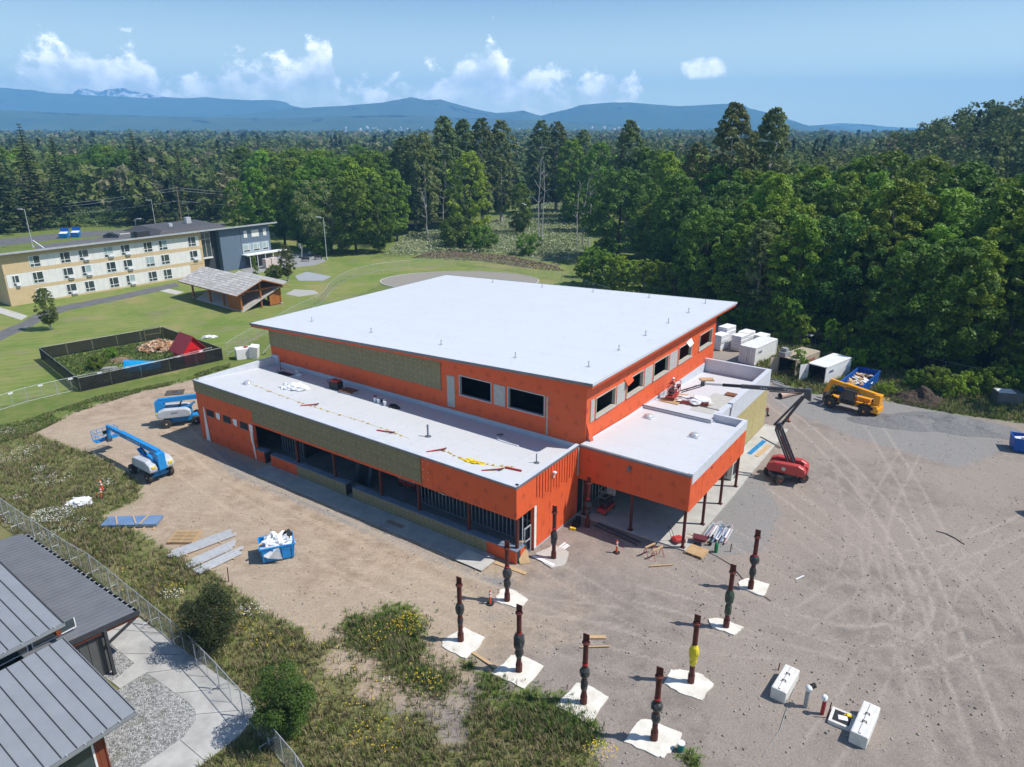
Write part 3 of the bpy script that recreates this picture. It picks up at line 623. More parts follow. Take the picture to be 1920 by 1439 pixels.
# low roof: falls from the front edge back to the tall wall
def zlow(Y): return 6.70 - .085 * Y
P_('low_roof', m_roof_lo, MB().hexa([(-41.6, .2, zlow(.2) - .3), (-.28, .2, zlow(.2) - .3), (-.28, 10.4, zlow(10.4) - .3), (-41.6, 10.4, zlow(10.4) - .3)], [(-41.6, .2, zlow(.2)), (-.28, .2, zlow(.2)), (-.28, 10.4, zlow(10.4)), (-41.6, 10.4, zlow(10.4))]))
P_('roof_edge_cap', m_metal_edge, MB().box(-41.98, .05, -.10, .22, 6.64, 6.79)); P_('edge_membrane', m_coping, MB().box(-41.9, -.05, -.02, .5, 6.79, 6.80))
P_('parapet', m_coping, MB().box(-41.95, -41.55, .22, 10.4, 5.4, 6.80)); P_('parapet', m_coping, MB().box(-.32, .0, .22, 9.34, 5.6, 6.80)); P_('parapet_edge_cap', m_metal_edge, MB().box(.0, .06, -.05, 9.34, 6.6, 6.76))
P_('parapet_step', m_coping, MB().box(-42.1, -41.0, 10.1, 10.4, 5.6, 7.0))
P_('base_upstand', m_coping, MB().box(-41.5, -.3, 10.28, 10.4, 5.6, 6.25))

# --- tall volume
def zhi(X): return 10.52 + (X + 44.6) * (1.83 / 45.5)
def wall_y(name, m, x0, x1, z0, zt_off, y, th): return P_(name, m, MB().hexa([(x0, y, z0), (x1, y, z0), (x1, y + th, z0), (x0, y + th, z0)], [(x0, y, zhi(x0) - zt_off), (x1, y, zhi(x1) - zt_off), (x1, y + th, zhi(x1) - zt_off), (x0, y + th, zhi(x0) - zt_off)]))
YF = 10.4
front_wins = [(-13.85, -10.0), (-8.17, -4.16)]; ZW0, ZW1 = 7.93, 9.98
segs = [(-42.4, -13.85), (-10.0, -8.17), (-4.16, .0)]
for a, b_ in segs: wall_y('tall_wall', m_or_x, a, b_, 5.5, .4, YF, .3)
for a, b_ in front_wins: P_('tall_wall', m_or_x, MB().box(a, b_, YF, YF + .3, 5.5, ZW0)); wall_y('tall_wall_head', m_or_x, a, b_, ZW1, .4, YF, .3)
side_wins = [(12.0, 15.72), (17.93, 21.53), (23.9, 27.52), (30.2, 33.85), (36.1, 40.1)]; SW0, SW1 = 8.35, 10.15; YB = 41.2
ys = [YF + .3] + [v for w in side_wins for v in w] + [YB]
for a, b_ in zip(ys[0::2], ys[1::2]): P_('tall_wall', m_or_y, MB().box(-.3, .0, a, b_, 4.6, zhi(-.1) - .42))
for a, b_ in side_wins: P_('tall_wall', m_or_y, MB().box(-.3, .0, a, b_, 4.6, SW0)); P_('tall_wall_head', m_or_y, MB().box(-.3, .0, a, b_, SW1, zhi(-.1) - .42))
P_('tall_wall', m_orange, MB().box(-42.4, -42.1, YF + .3, YB, 0, zhi(-42.3) - .42)); wall_y('tall_wall', m_orange, -42.1, -.3, 0, .42, YB - .3, .3)
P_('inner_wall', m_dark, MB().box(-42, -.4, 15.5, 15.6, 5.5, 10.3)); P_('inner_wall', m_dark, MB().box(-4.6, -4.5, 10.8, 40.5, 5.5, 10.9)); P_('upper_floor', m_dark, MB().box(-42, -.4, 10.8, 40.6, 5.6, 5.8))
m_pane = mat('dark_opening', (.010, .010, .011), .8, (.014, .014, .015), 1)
def window_y(a, b_):
    f = P_('window_opening', m_galv, MB().box(a, b_, YF - .05, YF + .28, ZW0, ZW0 + .08).box(a, b_, YF - .05, YF + .28, ZW1 - .08, ZW1).box(a, a + .08, YF - .05, YF + .28, ZW0 + .08, ZW1 - .08).box(b_ - .08, b_, YF - .05, YF + .28, ZW0 + .08, ZW1 - .08))
for a, b_ in front_wins: window_y(a, b_)
def window_x(a, b_):
    f = P_('window_opening', mat('window_buck', (.46, .43, .36), .8, (.38, .36, .31), 3), MB().box(-.28, .06, a, b_, SW0, SW0 + .10).box(-.28, .06, a, b_, SW1 - .08, SW1).box(-.28, .06, a, a + .10, SW0 + .1, SW1 - .08).box(-.28, .06, b_ - .12, b_, SW0 + .1, SW1 - .08))
    MB().box(-.02, .14, a - .1, b_ + .1, SW0 - .10, SW0).build('sill', m_cmu, f)
for a, b_ in side_wins: window_x(a, b_)
for a, b_, z0, z1 in ((-15.35, -14.42, 6.5, 9.68), (-9.72, -8.45, ZW0, 9.93), (-3.98, -3.82, 6.3, 9.99)): P_('grey_panel', m_cmu, MB().box(a, b_, YF - .05, YF, z0, z1))
for a, b_ in ((15.95, 17.6), (21.8, 23.6), (27.8, 29.8)): P_('grey_panel', m_cmu, MB().box(.0, .05, a, b_, SW0 - .15, SW1 - .05))
P_('grey_panel', m_cmu, MB().box(.0, .05, 11.1, 11.75, 8.2, 10.2))
def olive_hi():
    n = 11; st = (42.4 - 16.1) / n
    for i in range(n):
        a = -42.4 + i * st; b_ = a + st
        for (z0, z1) in ((8.0, None),):
            o = random.uniform(0, .012); zA, zB = zhi(a) - .55, zhi(b_) - .55
            p = P_('insulation_board', m_olive, MB().hexa([(a + .008, YF - .08 - o, z0), (b_ - .008, YF - .08 - o, z0), (b_ - .008, YF, z0), (a + .008, YF, z0)], [(a + .008, YF - .08 - o, zA), (b_ - .008, YF - .08 - o, zB), (b_ - .008, YF, zB), (a + .008, YF, zA)]))
            q = MB()
            for u in np.arange(a + .25, b_, .62):
                for v in np.arange(z0 + .2, zA, .55): q.box(u - .02, u + .02, YF - .105, YF - .08, v - .02, v + .02)
            q.build('washer_pins', m_white, p)['kind'] = 'stuff'
olive_hi()
# loose wrap at the corner and over windows
P_('wrap_flap', m_orange, MB().add([(.02, 17.4, 10.3), (.02, 18.8, 10.45), (.35, 18.7, 9.9), (.4, 17.5, 9.7)], [(0, 1, 2, 3), (3, 2, 1, 0)])); P_('wrap_flap', m_orange, MB().add([(.02, YF + .1, 8.2), (.02, 11.2, 8.0), (.5, 11.0, 6.5), (.45, YF + .2, 6.5)], [(0, 1, 2, 3), (3, 2, 1, 0)]))
P_('wrap_flap', m_white, MB().add([(.05, 32.0, 10.3), (.05, 33.4, 10.5), (.45, 33.2, 10.0), (.45, 32.2, 9.8)], [(0, 1, 2, 3), (3, 2, 1, 0)]))
# high roof
X0, X1, Y0, Y1 = -44.6, .95, 9.5, 45.1
def slab(x0, x1, y0, y1, t, b_): return MB().hexa([(x0, y0, zhi(x0) + b_), (x1, y0, zhi(x1) + b_), (x1, y1, zhi(x1) + b_), (x0, y1, zhi(x0) + b_)], [(x0, y0, zhi(x0) + t), (x1, y0, zhi(x1) + t), (x1, y1, zhi(x1) + t), (x0, y1, zhi(x0) + t)])
hr = P_('high_roof', m_roof_hi, slab(X0, X1, Y0, Y1, .0, -.10))
P_('roof_edge_cap', m_metal_edge, slab(X0 - .05, X1 + .04, Y0 - .06, Y0, .03, -.20)); P_('roof_edge_cap', m_metal_edge, slab(X0 - .05, X1 + .04, Y1, Y1 + .06, .03, -.2)); P_('roof_edge_cap', m_metal_edge, slab(X0 - .05, X0, Y0, Y1, .03, -.2)); P_('roof_edge_cap', m_coping, slab(X1, X1 + .05, Y0, Y1, .03, -.2))
P_('eave_fascia', m_orange, slab(X0 + .05, X1 - .05, Y0 + .04, Y1 - .04, -.11, -.46))
# roof anchors
def anchor(): return MB().lathe([(.20, 0), (.20, .03), (.05, .04), (.05, .42), (.03, .44)], n=8).box(-.06, .06, -.03, .03, .42, .52).mesh('roof_anchor', m_galv)
anc = anchor()
for x, y in [(-38.5, 13.6), (-28.3, 13.2), (-18.2, 13.0), (-9.0, 12.8), (-1.7, 13.6), (-1.8, 19.6), (-1.9, 25.7), (-2.0, 31.6), (-2.0, 37.3), (-2.1, 42.8), (-9.5, 43.0), (-17.5, 43.0), (-25.5, 43.0), (-34.0, 43.0)]:
    link_mesh('roof_anchor', anc, bld, (x, y, zhi(x)))

# --- entrance canopy
def zcan(Y): return 6.72 - .050 * (Y - 9.35)
CX1, CY0, CY1 = 9.95, 9.35, 22.84
sheets(m_or_x, .0, CX1, 3.62, 6.62, CY0, 1.22, 'Y'); sheets(m_or_y, CY0, CY1, 3.5, 6.62, CX1, 1.3, 'X')
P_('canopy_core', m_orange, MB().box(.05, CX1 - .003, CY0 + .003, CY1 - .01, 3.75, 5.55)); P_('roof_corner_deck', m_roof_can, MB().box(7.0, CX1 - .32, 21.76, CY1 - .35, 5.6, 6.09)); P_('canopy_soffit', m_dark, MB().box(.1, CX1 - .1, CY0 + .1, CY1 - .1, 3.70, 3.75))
P_('canopy_roof', m_roof_can, MB().hexa([(.0, CY0 + .2, 6.36), (CX1 - .2, CY0 + .2, 6.36), (CX1 - .2, 21.75, 6.0), (.0, 21.75, 6.0)], [(.0, CY0 + .2, zcan(CY0)), (CX1 - .2, CY0 + .2, zcan(CY0)), (CX1 - .2, 21.75, zcan(21.75)), (.0, 21.75, zcan(21.75))]))
P_('roof_edge_cap', m_metal_edge, MB().box(-.02, CX1 + .07, CY0 - .07, CY0 + .2, 6.60, 6.76)); P_('parapet', m_coping, MB().box(CX1 - .32, CX1 + .06, CY0 + .2, CY1, 5.9, 6.80)); P_('parapet', m_coping, MB().box(6.9, CX1 - .32, CY1 - .35, CY1, 5.6, 6.80))
P_('roof_curb', m_coping, MB().box(.05, 7.0, 21.75, 22.15, 5.6, 6.42)); P_('roof_curb_cap', m_metal_edge, MB().box(.05, 6.9, 21.72, 21.78, 6.36, 6.45))
P_('base_upstand', m_coping, MB().box(.0, .10, 10.5, 38.4, 5.0, 6.3).hexa([(.10, 10.5, 5.9), (.35, 10.5, 5.9), (.35, 21.7, 5.6), (.10, 21.7, 5.6)], [(.10, 10.5, 6.78), (.14, 10.5, 6.7), (.14, 21.7, 6.15), (.10, 21.7, 6.25)]))
for x, y in ((9.7, 9.6), (9.7, 13.95), (9.7, 18.25), (9.75, 22.3), (5.06, 9.6), (.6, 9.6), (.6, 18.3)):
    c = P_('canopy_column', m_steel_red, MB().box(x - .1, x + .1, y - .1, y + .1, .16, 3.75)); MB().box(x - .2, x + .2, y - .2, y + .2, .14, .17).build('base_plate', m_steel_red, c)
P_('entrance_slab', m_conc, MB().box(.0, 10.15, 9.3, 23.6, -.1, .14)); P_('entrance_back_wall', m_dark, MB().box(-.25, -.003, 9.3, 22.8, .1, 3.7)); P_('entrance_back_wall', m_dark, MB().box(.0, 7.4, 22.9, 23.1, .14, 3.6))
for y in np.arange(10.2, 22, .6): P_('steel_stud', m_galv, MB().box(.0, .06, y, y + .05, .14, 3.7))
P_('wall_light', m_metal_edge, MB().cyl((4.78, 9.32, 5.95), (4.78, 9.12, 5.95), .16, 10).box(4.7, 4.95, 9.05, 9.2, 5.75, 5.95)); P_('wall_hole', m_dark, MB().cyl((9.98, 14.02, 5.55), (10.0, 14.02, 5.55), .12, 10))
cmr = P_('wall_camera', m_whitepl, MB().box(.09, .35, 5.0, 5.25, 5.9, 6.02).box(.09, .16, 5.05, 5.2, 5.5, 5.9)); 
def dome_vent(x, y, z):
    d = P_('roof_dome', m_coping, MB().box(x - .48, x + .48, y - .48, y + .48, z - .15, z + .10)); MB().lathe([(.42, z + .1), (.44, z + .17), (.40, z + .26), (.27, z + .34), (.1, z + .38)], (x, y, 0), 18).build('dome', mat('polished_alu', (.75, .75, .76), .22, (.65, .65, .66), 5, metal=.5), d, smooth=True)
dome_vent(1.7, 19.5, zcan(19.5)); dome_vent(7.0, 17.6, zcan(17.6)); dome_vent(-36.9, 3.1, zlow(3.1))
P_('vent_pipe', m_metal_edge, MB().cyl((-12.2, 3.9, zlow(3.9)), (-12.2, 3.9, 7.5), .09, 10).cyl((-12.2, 3.9, zlow(3.9)), (-12.2, 3.9, zlow(3.9) + .04), .3, 12)); P_('vent_pipe', m_metal_edge, MB().cyl((-1.6, 5.2, zlow(5.2)), (-1.6, 5.2, 7.1), .05, 8).cyl((-1.6, 5.2, zlow(5.2)), (-1.6, 5.2, zlow(5.2) + .04), .25, 12))

# --- right wing with tan boards
RX, RY0, RY1 = 7.45, 22.2, 38.85
def zrw(Y): return 6.2 - .060 * (Y - 22)
P_('wing_wall', m_tanins, MB().box(RX - .3, RX - .06, 22.9, RY1, 0, 6.3)); P_('wing_wall', m_orange, MB().box(.02, RX - .32, RY1 - .18, RY1 - .01, 0, 6.3))
boards(m_tanins, 22.95, RY1, [(.15, 1.37), (1.37, 2.59), (2.59, 3.81), (3.81, 5.03), (5.03, 6.25)], RX - .07, 2.44, pins=False, plane='X', th=.06)
P_('downspout', m_metal_edge, MB().box(RX + .02, RX + .12, 25.4, 25.5, 4.6, 6.6))
P_('wing_roof', m_roof_can, MB().hexa([(.0, 22.15, 5.6), (RX - .3, 22.15, 5.6), (RX - .3, RY1 - .3, 4.8), (.0, RY1 - .3, 4.8)], [(.0, 22.15, zrw(22.15)), (RX - .3, 22.15, zrw(22.15)), (RX - .3, RY1 - .3, zrw(38.5)), (.0, RY1 - .3, zrw(38.5))]))
P_('parapet', m_coping, MB().box(RX - .42, RX + .06, 22.9, RY1 - .3, 4.8, 6.80)); P_('parapet', m_coping, MB().box(.0, RX + .06, RY1 - .3, RY1 + .05, 4.6, 6.80))
P_('roof_patch', mat('walk_pad', (.47, .47, .44), .8, (.42, .42, .38), 2), MB().hexa([(4.0, 24, zrw(24) + .005), (6.2, 24, zrw(24) + .005), (6.2, 31, zrw(31) + .005), (4.0, 31, zrw(31) + .005)], [(4.0, 24, zrw(24) + .02), (6.2, 24, zrw(24) + .02), (6.2, 31, zrw(31) + .02), (4.0, 31, zrw(31) + .02)]))
ac = thing('air_conditioner', 'beige outdoor heat pump unit with two grilles beside tan wall', 'heat pump', bw(8.5, 23.9, .12), BYAW)
MB().box(-.55, .55, -.75, .75, .1, 2.0).build('casing', mat('beige_metal', (.62, .60, .54), .5, (.55, .53, .48), 3), ac, bevel=.03)
for i in (0, 1): MB().lathe([(.33, 2.0), (.33, 2.06), (.28, 2.06)], (0, -.36 + .72 * i, 0), 16).build('fan_ring', m_whitepl, ac)
for z0 in (.35, 1.15):
    g = MB().box(-.48, .1, -.775, -.752, z0, z0 + .65).build('grille', m_dark, ac)
    for k in range(6): MB().box(-.48, .1, -.79, -.776, z0 + .05 + k * .1, z0 + .08 + k * .1).build('slat', m_galv, g)
MB().box(.552, .575, -.5, .5, .5, 1.7).build('grille', m_dark, ac)
for y in (-.6, .6): MB().box(-.5, .5, y - .06, y + .06, 0, .1).build('foot', m_black, ac)

# pavements around the building
sw = tag(link_mesh('pavement', MB().box(-30.2, -1.9, -2.0, -.02, -.12, -.02).mesh('pavement', m_conc_d), None, BO, (0, 0, BYAW)), kind='structure')
for i in range(8):
    a = -30.2 + i * 3.53; MB().box(a + .012, a + 3.52, -2.0, -.03, -.02, .12).build('paving_slab', m_conc_d, sw, bevel=.012)
MB().box(-4.3, -1.6, -2.3, -.6, .121, .14).build('paving_slab', m_conc, sw); MB().box(-12.8, -10.9, -1.35, -.85, .121, .126).build('stain_patch', mat('stain_brown', (.20, .15, .10), .9, (.25, .2, .15), 3), sw)
sw2 = tag(link_mesh('pavement', MB().box(7.5, 10.1, 23.6, 39.2, -.12, .12).mesh('pavement', m_conc), None, BO, (0, 0, BYAW)), kind='structure')
# ------------------------------------------------------------------ machines
m_blue = mat('lift_blue', (.012, .26, .62), .35, (.010, .20, .50), 3, spec=.5)
m_lgrey = mat('cover_grey', (.50, .52, .54), .45, (.43, .45, .47), 2)
m_tyre = mat('tyre_rubber', (.030, .029, .028), .9, (.075, .065, .055), 5, bump=.5, bscale=20)
m_rim = mat('rim_white', (.55, .54, .52), .6, (.42, .40, .38), 5)
m_red = mat('lift_red', (.50, .055, .045), .4, (.42, .05, .045), 3, spec=.5)
m_dgrey = mat('boom_dark_grey', (.060, .062, .07), .45, (.085, .087, .095), 3)
m_yel = mat('machine_yellow', (.80, .36, .015), .4, (.70, .30, .015), 2, spec=.5)
m_glass = mat('cab_glass', (.02, .024, .026), .08, (.03, .034, .036), 1, spec=.8)
m_binblue = mat('bin_blue', (.010, .10, .42), .5, (.012, .08, .32), 2.5)
m_alu = mat('aluminium', (.62, .63, .64), .4, (.52, .53, .54), 5, metal=.25)

def text_obj(s, size, m, parent, loc, rot, ex=.006, name='lettering', align='CENTER'):
    cu = bpy.data.curves.new('t', 'FONT'); cu.body = s; cu.size = size; cu.align_x = align; cu.align_y = 'CENTER'; cu.extrude = ex; cu.resolution_u = 2
    t = bpy.data.objects.new('t', cu); COL.objects.link(t); bpy.context.view_layer.update()
    me = bpy.data.meshes.new_from_object(t.evaluated_get(bpy.context.evaluated_depsgraph_get())); bpy.data.objects.remove(t); bpy.data.curves.remove(cu)
    me.materials.clear(); me.materials.append(m); me.name = name
    return link_mesh(name, me, parent, loc, rot)

WHEELS = {}
def wheel(parent, x, y, r, w, rim=None, side=1):
    k = (r, w, rim.name if rim else '')
    if k not in WHEELS:
        ty = MB().lathe([(r * .55, -w / 2), (r * .88, -w / 2), (r * .98, -w * .36), (r, -w * .12), (r, w * .12), (r * .98, w * .36), (r * .88, w / 2), (r * .55, w / 2)], n=22, axis='Y')
        for i in range(22):
            t = 2 * math.pi * i / 22; c = Vector((math.cos(t) * r * 1.0, 0, math.sin(t) * r * 1.0)); ty.obox(c, (r * .05, w * .9, r * .11), 0, 0, -t)
        rm = MB().lathe([(r * .12, -w * .53), (r * .2, -w * .53), (r * .24, -w * .42), (r * .5, -w * .40), (r * .56, -w * .5), (r * .56, w * .5), (r * .5, w * .40), (r * .24, w * .42), (r * .2, w * .53), (r * .12, w * .53)], n=18, axis='Y')
        WHEELS[k] = (ty.mesh('tyre', m_tyre), rm.mesh('rim', rim or m_rim))
    o = link_mesh('wheel', WHEELS[k][0], parent, (x, y, r)); link_mesh('rim', WHEELS[k][1], o); return o

def basket(parent, c, rz, m, l=.95, w=2.3, h=1.1):
    """work platform: floor, rails, control box"""
    mt = Matrix.Translation(c) @ Matrix.Rotation(rz, 4, 'Z'); T = lambda *p: mt @ Vector(p)
    f = MB()
    b4 = [T(-l/2, -w/2, 0), T(l/2, -w/2, 0), T(l/2, w/2, 0), T(-l/2, w/2, 0)]; f.hexa(b4, [v + Vector((0, 0, .07)) for v in b4]); fl = f.build('platform_floor', m, parent)
    for z in (.35, .7, h):
        q = MB(); cs = [T(-l/2, -w/2, z), T(l/2, -w/2, z), T(l/2, w/2, z), T(-l/2, w/2, z)]
        for i in range(4): q.cyl(cs[i], cs[(i + 1) % 4], .028, 6)
        q.build('guard_rail', m, parent)
    q = MB()
    for x, y in ((-l/2, -w/2), (l/2, -w/2), (l/2, w/2), (-l/2, w/2), (l/2, 0), (-l/2, 0), (l/2, -w/4), (l/2, w/4)): q.cyl(T(x, y, 0), T(x, y, h), .026, 6)
    q.build('rail_posts', m, parent)
    q = MB(); cb = [T(-l/2 - .1, -.35, .8), T(-l/2 + .2, -.35, .8), T(-l/2 + .2, .35, .8), T(-l/2 - .1, .35, .8)]; q.hexa(cb, [v + Vector((0, 0, .25)) for v in cb]).build('control_box', m_black, parent)

def blue_lift(label, loc, rz, boom_len, tip_z, with_basket=True):
    t = thing('boom_lift', label, 'boom lift', loc, rz, 'blue boom lifts')
    MB().box(-1.7, 1.7, -.55, .55, .45, .95).box(-1.75, -1.35, -1.05, 1.05, .4, .65).box(1.35, 1.75, -1.05, 1.05, .4, .65).build('chassis', m_blue, t)
    for x in (-1.55, 1.55):
        for y in (-1.05, 1.05): wheel(t, x, y, .5, .42)
    MB().lathe([(.62, .95), (.62, 1.15)], n=20).build('turntable', m_dgrey, t)
    for s, n in ((-1, 'engine_cover'), (1, 'tank_cover')):
        y0, y1 = (.42, 1.22) if s > 0 else (-1.22, -.42)
        prof = [(-2.35, 1.15), (.85, 1.1), (1.15, 1.3), (1.05, 1.85), (.6, 2.1), (-1.6, 2.2), (-2.25, 1.95), (-2.45, 1.5)]
        MB().side(prof, y0, y1).build(n, m_lgrey, t, bevel=.12)
        MB().box(-2.47, -2.30, y0 + .2, y0 + .55, 1.62, 1.78).build('warning_sticker', m_yellow, t)
    MB().box(-2.2, 1.2, -.42, .42, 1.12, 1.5).side([(-2.6, 1.3), (-1.9, 1.3), (-1.5, 2.4), (-2.0, 3.0), (-2.55, 2.9)], -.36, .36).build('turret_frame', m_blue, t)
    a = Vector((-2.2, 0, 2.95)); b_ = Vector((-2.2 + boom_len, 0, tip_z)); d = (b_ - a).normalized()
    bm = MB().beam(a, a + d * boom_len * .72, .42, .50).build('boom', m_blue, t); MB().beam(a + d * boom_len * .70, a + d * boom_len * .9, .32, .38).beam(a + d * boom_len * .88, b_, .24, .28).build('inner_boom', m_blue, bm)
    MB().cyl((-.4, 0, 1.5), a + d * boom_len * .38 + Vector((0, 0, -.2)), .08, 8).build('lift_cylinder', m_black, t)
    MB().beam((-.9, .0, 1.75), (1.3, .0, 2.05), .5, .16).beam((.9, .1, 1.95), (1.6, .1, 2.35), .4, .12).build('cable_tray', m_blue, t)
    an = -math.atan2(d.z, d.x)
    text_obj('Genie S-60 J', .54, m_white, bm, a + d * boom_len * .44 + Vector((0, .213, .0)), (R(90), -an * -1 if False else 0, R(180)))
    text_obj('GENIE', .26, m_dgrey, t, (-.6, -1.224, 1.72), (R(90), 0, 0))
    if with_basket:
        MB().beam(b_ + Vector((-.1, 0, .15)), b_ + Vector((.25, 0, -1.35)), .26, .34).build('jib_arm', m_blue, t)
        MB().box(b_.x + .1, b_.x + .5, -.25, .25, b_.z - 1.75, b_.z - 1.2).build('rotator', m_dgrey, t)
        basket(t, (b_.x + .95, 0, b_.z - 1.65), 0, m_blue)
    return t
blue_lift('blue boom lift with lowered boom and platform beside the tall grass', (-35.4, 62.7, .02), R(143), 10.2, 3.0)
blue_lift('blue boom lift half hidden behind the left corner of the orange building', (-38.0, 75.6, .02), R(20), 6.6, 3.1, False)

# --- red articulated lift reaching over the right wing
def red_lift():
    b0 = Vector((26.5, 61.7, 0)); bk = Vector((16.44, 67.9, 0)); az = math.atan2(bk.y - b0.y, bk.x - b0.x)
    t = thing('boom_lift', 'red articulated boom lift with dark grey arms reaching over the right wing', 'boom lift', b0, az)
    ch = bpy.data.objects.new('chassis', MB().box(-1.55, 1.55, -.6, .6, .4, .8).box(-1.35, -1.0, -.95, .95, .38, .62).box(1.0, 1.35, -.95, .95, .38, .62).mesh('chassis', m_dgrey)); COL.objects.link(ch); ch.parent = t; ch.rotation_euler = (0, 0, R(190) - az)
    for x in (-1.25, 1.25):
        for y in (-1.0, 1.0): wheel(ch, x, y, .47, .38, m_pole_red)
    MB().lathe([(.6, .8), (.6, .95)], n=18).build('turntable', m_dgrey, t)
    for y0, y1, n in ((-1.1, -.38, 'engine_cover'), (.38, 1.1, 'tank_cover')):
        MB().side([(-1.75, 1.0), (1.5, .95), (1.75, 1.25), (1.6, 1.75), (1.0, 2.0), (-1.2, 2.05), (-1.75, 1.8), (-1.9, 1.4)], y0, y1).build(n, m_red, t, bevel=.14)
    MB().box(-1.7, 1.3, -.38, .38, .95, 1.35).build('turret_frame', m_dgrey, t); MB().box(-1.95, -1.45, -.38, .38, 1.0, 1.9).build('counterweight', m_red, t, bevel=.1)
    ring = MB().lathe([(.19, 0), (.19, .012), (.15, .012), (.15, 0)], n=20).mesh('badge', m_white); link_mesh('badge', ring, t, (.1, 1.105, 1.5), (R(-90), 0, 0)); MB().box(.02, .18, 1.105, 1.118, 1.44, 1.56).build('badge', m_white, t)
    E0, E1, K, Tp = (-.6, 1.9), (1.1, 5.26), (-.9, 9.2), (8.85, 8.15)
    for y in (-.3, .3):
        MB().beam((E0[0], y, E0[1]), (E1[0], y, E1[1]), .10, .22).build('lower_arm', m_dgrey, t); MB().beam((E0[0] + .55, y, E0[1] + .05), (E1[0] + .35, y, E1[1] - .25), .08, .16).build('lower_link', m_dgrey, t)
    MB().obox((E1[0] + .1, 0, E1[1]), (.6, .72, .6)).build('elbow', m_dgrey, t, bevel=.08)
    MB().cyl((E0[0] + .4, 0, E0[1] + .4), (E1[0] - .2, 0, E1[1] - .9), .07, 8).build('riser_cylinder', m_red, t)
    MB().beam((E1[0], -.18, E1[1]), (K[0], -.18, K[1]), .12, .26).build('upper_arm', m_dgrey, t); MB().beam((E1[0] + .55, .16, E1[1] + .1), (K[0] + .4, .16, K[1] - .5), .10, .2).build('upper_link', m_dgrey, t)
    MB().side([(K[0] - .35, K[1] - .9), (K[0] + .25, K[1] - .6), (K[0] + .35, K[1] + .25), (K[0] - .25, K[1] + .3)], -.26, .26).build('knuckle', m_dgrey, t, bevel=.05)
    a, b_ = Vector((K[0], 0, K[1] + .05)), Vector((Tp[0], 0, Tp[1])); d = b_ - a
    bm = MB().beam(a, a + d * .62, .26, .36).build('boom', m_dgrey, t); MB().beam(a + d * .60, a + d * .80, .2, .26).build('boom_sleeve', m_black, bm); MB().beam(a + d * .78, b_, .15, .2).build('inner_boom', m_alu, bm)
    MB().cyl(a + d * .05 + Vector((0, 0, -.3)), a + d * .35 + Vector((0, 0, -.3)), .05, 8).build('boom_cylinder', m_black, t)
    tilt = math.atan2(d.z, d.x)
    for s, f, sz in (('SKYJACK', .17, .24), ('SJ 46AJ', .40, .22)):
        p = a + d * f; text_obj(s, sz, m_whitepl, bm, (p.x, .133, p.z), (R(90), 0, R(180)))
    J = Vector((11.0, 0, 7.0))
    MB().beam(b_ + Vector((-.1, .1, 0)), J + Vector((0, .1, .0)), .07, .12).beam(b_ + Vector((.1, -.1, -.35)), J + Vector((0, -.1, -.25)), .06, .1).cyl(b_ + Vector((.6, 0, -.3)), J + Vector((-.5, 0, .15)), .04, 6).build('jib', m_dgrey, t); MB().obox(b_, (.35, .4, .45)).build('jib_knuckle', m_dgrey, t)
    basket(t, (11.75, .0, 6.45), R(8), m_red, .95, 2.2, 1.15); MB().box(11.6, 12.0, .3, .9, 6.55, 7.2).build('tool_crate', m_black, t); MB().box(11.5, 11.8, -.9, -.4, 6.53, 6.95).build('tool_crate', m_whitepl, t)
    return t, az, b0
rl, rl_az, rl_b0 = red_lift()

# --- people
def skin(name, joints, edges, m, parent):
    """joints: name -> (x,y,z,r); grown to one continuous surface"""
    ks = list(joints); me = bpy.data.meshes.new(name); me.from_pydata([joints[k][:3] for k in ks], [(ks.index(a), ks.index(b)) for a, b in edges], [])
    o = bpy.data.objects.new(name, me); COL.objects.link(o); o.parent = parent; sk = o.modifiers.new('skin', 'SKIN')
    for i, k in enumerate(ks):
        me.skin_vertices[0].data[i].radius = (joints[k][3],) * 2
    me.skin_vertices[0].data[0].use_root = True
    s = o.modifiers.new('sub', 'SUBSURF'); s.levels = s.render_levels = 1
    me.materials.append(m); return o
m_skin = mat('skin', (.48, .27, .18), .6, (.42, .23, .15), 8); m_shirt_r = mat('shirt_maroon', (.16, .025, .03), .9, (.11, .02, .022), 6); m_pants = mat('work_trousers', (.045, .045, .06), .9, (.03, .03, .04), 6); m_vest = mat('red_jacket', (.38, .03, .03), .8, (.30, .025, .025), 5); m_hat = mat('hard_hat', (.82, .82, .80), .35, (.75, .75, .73), 5); m_boot = mat('boot_leather', (.06, .04, .025), .8, (.04, .03, .02), 8); m_hair = mat('dark_hair', (.03, .02, .015), .8, (.02, .015, .01), 9)
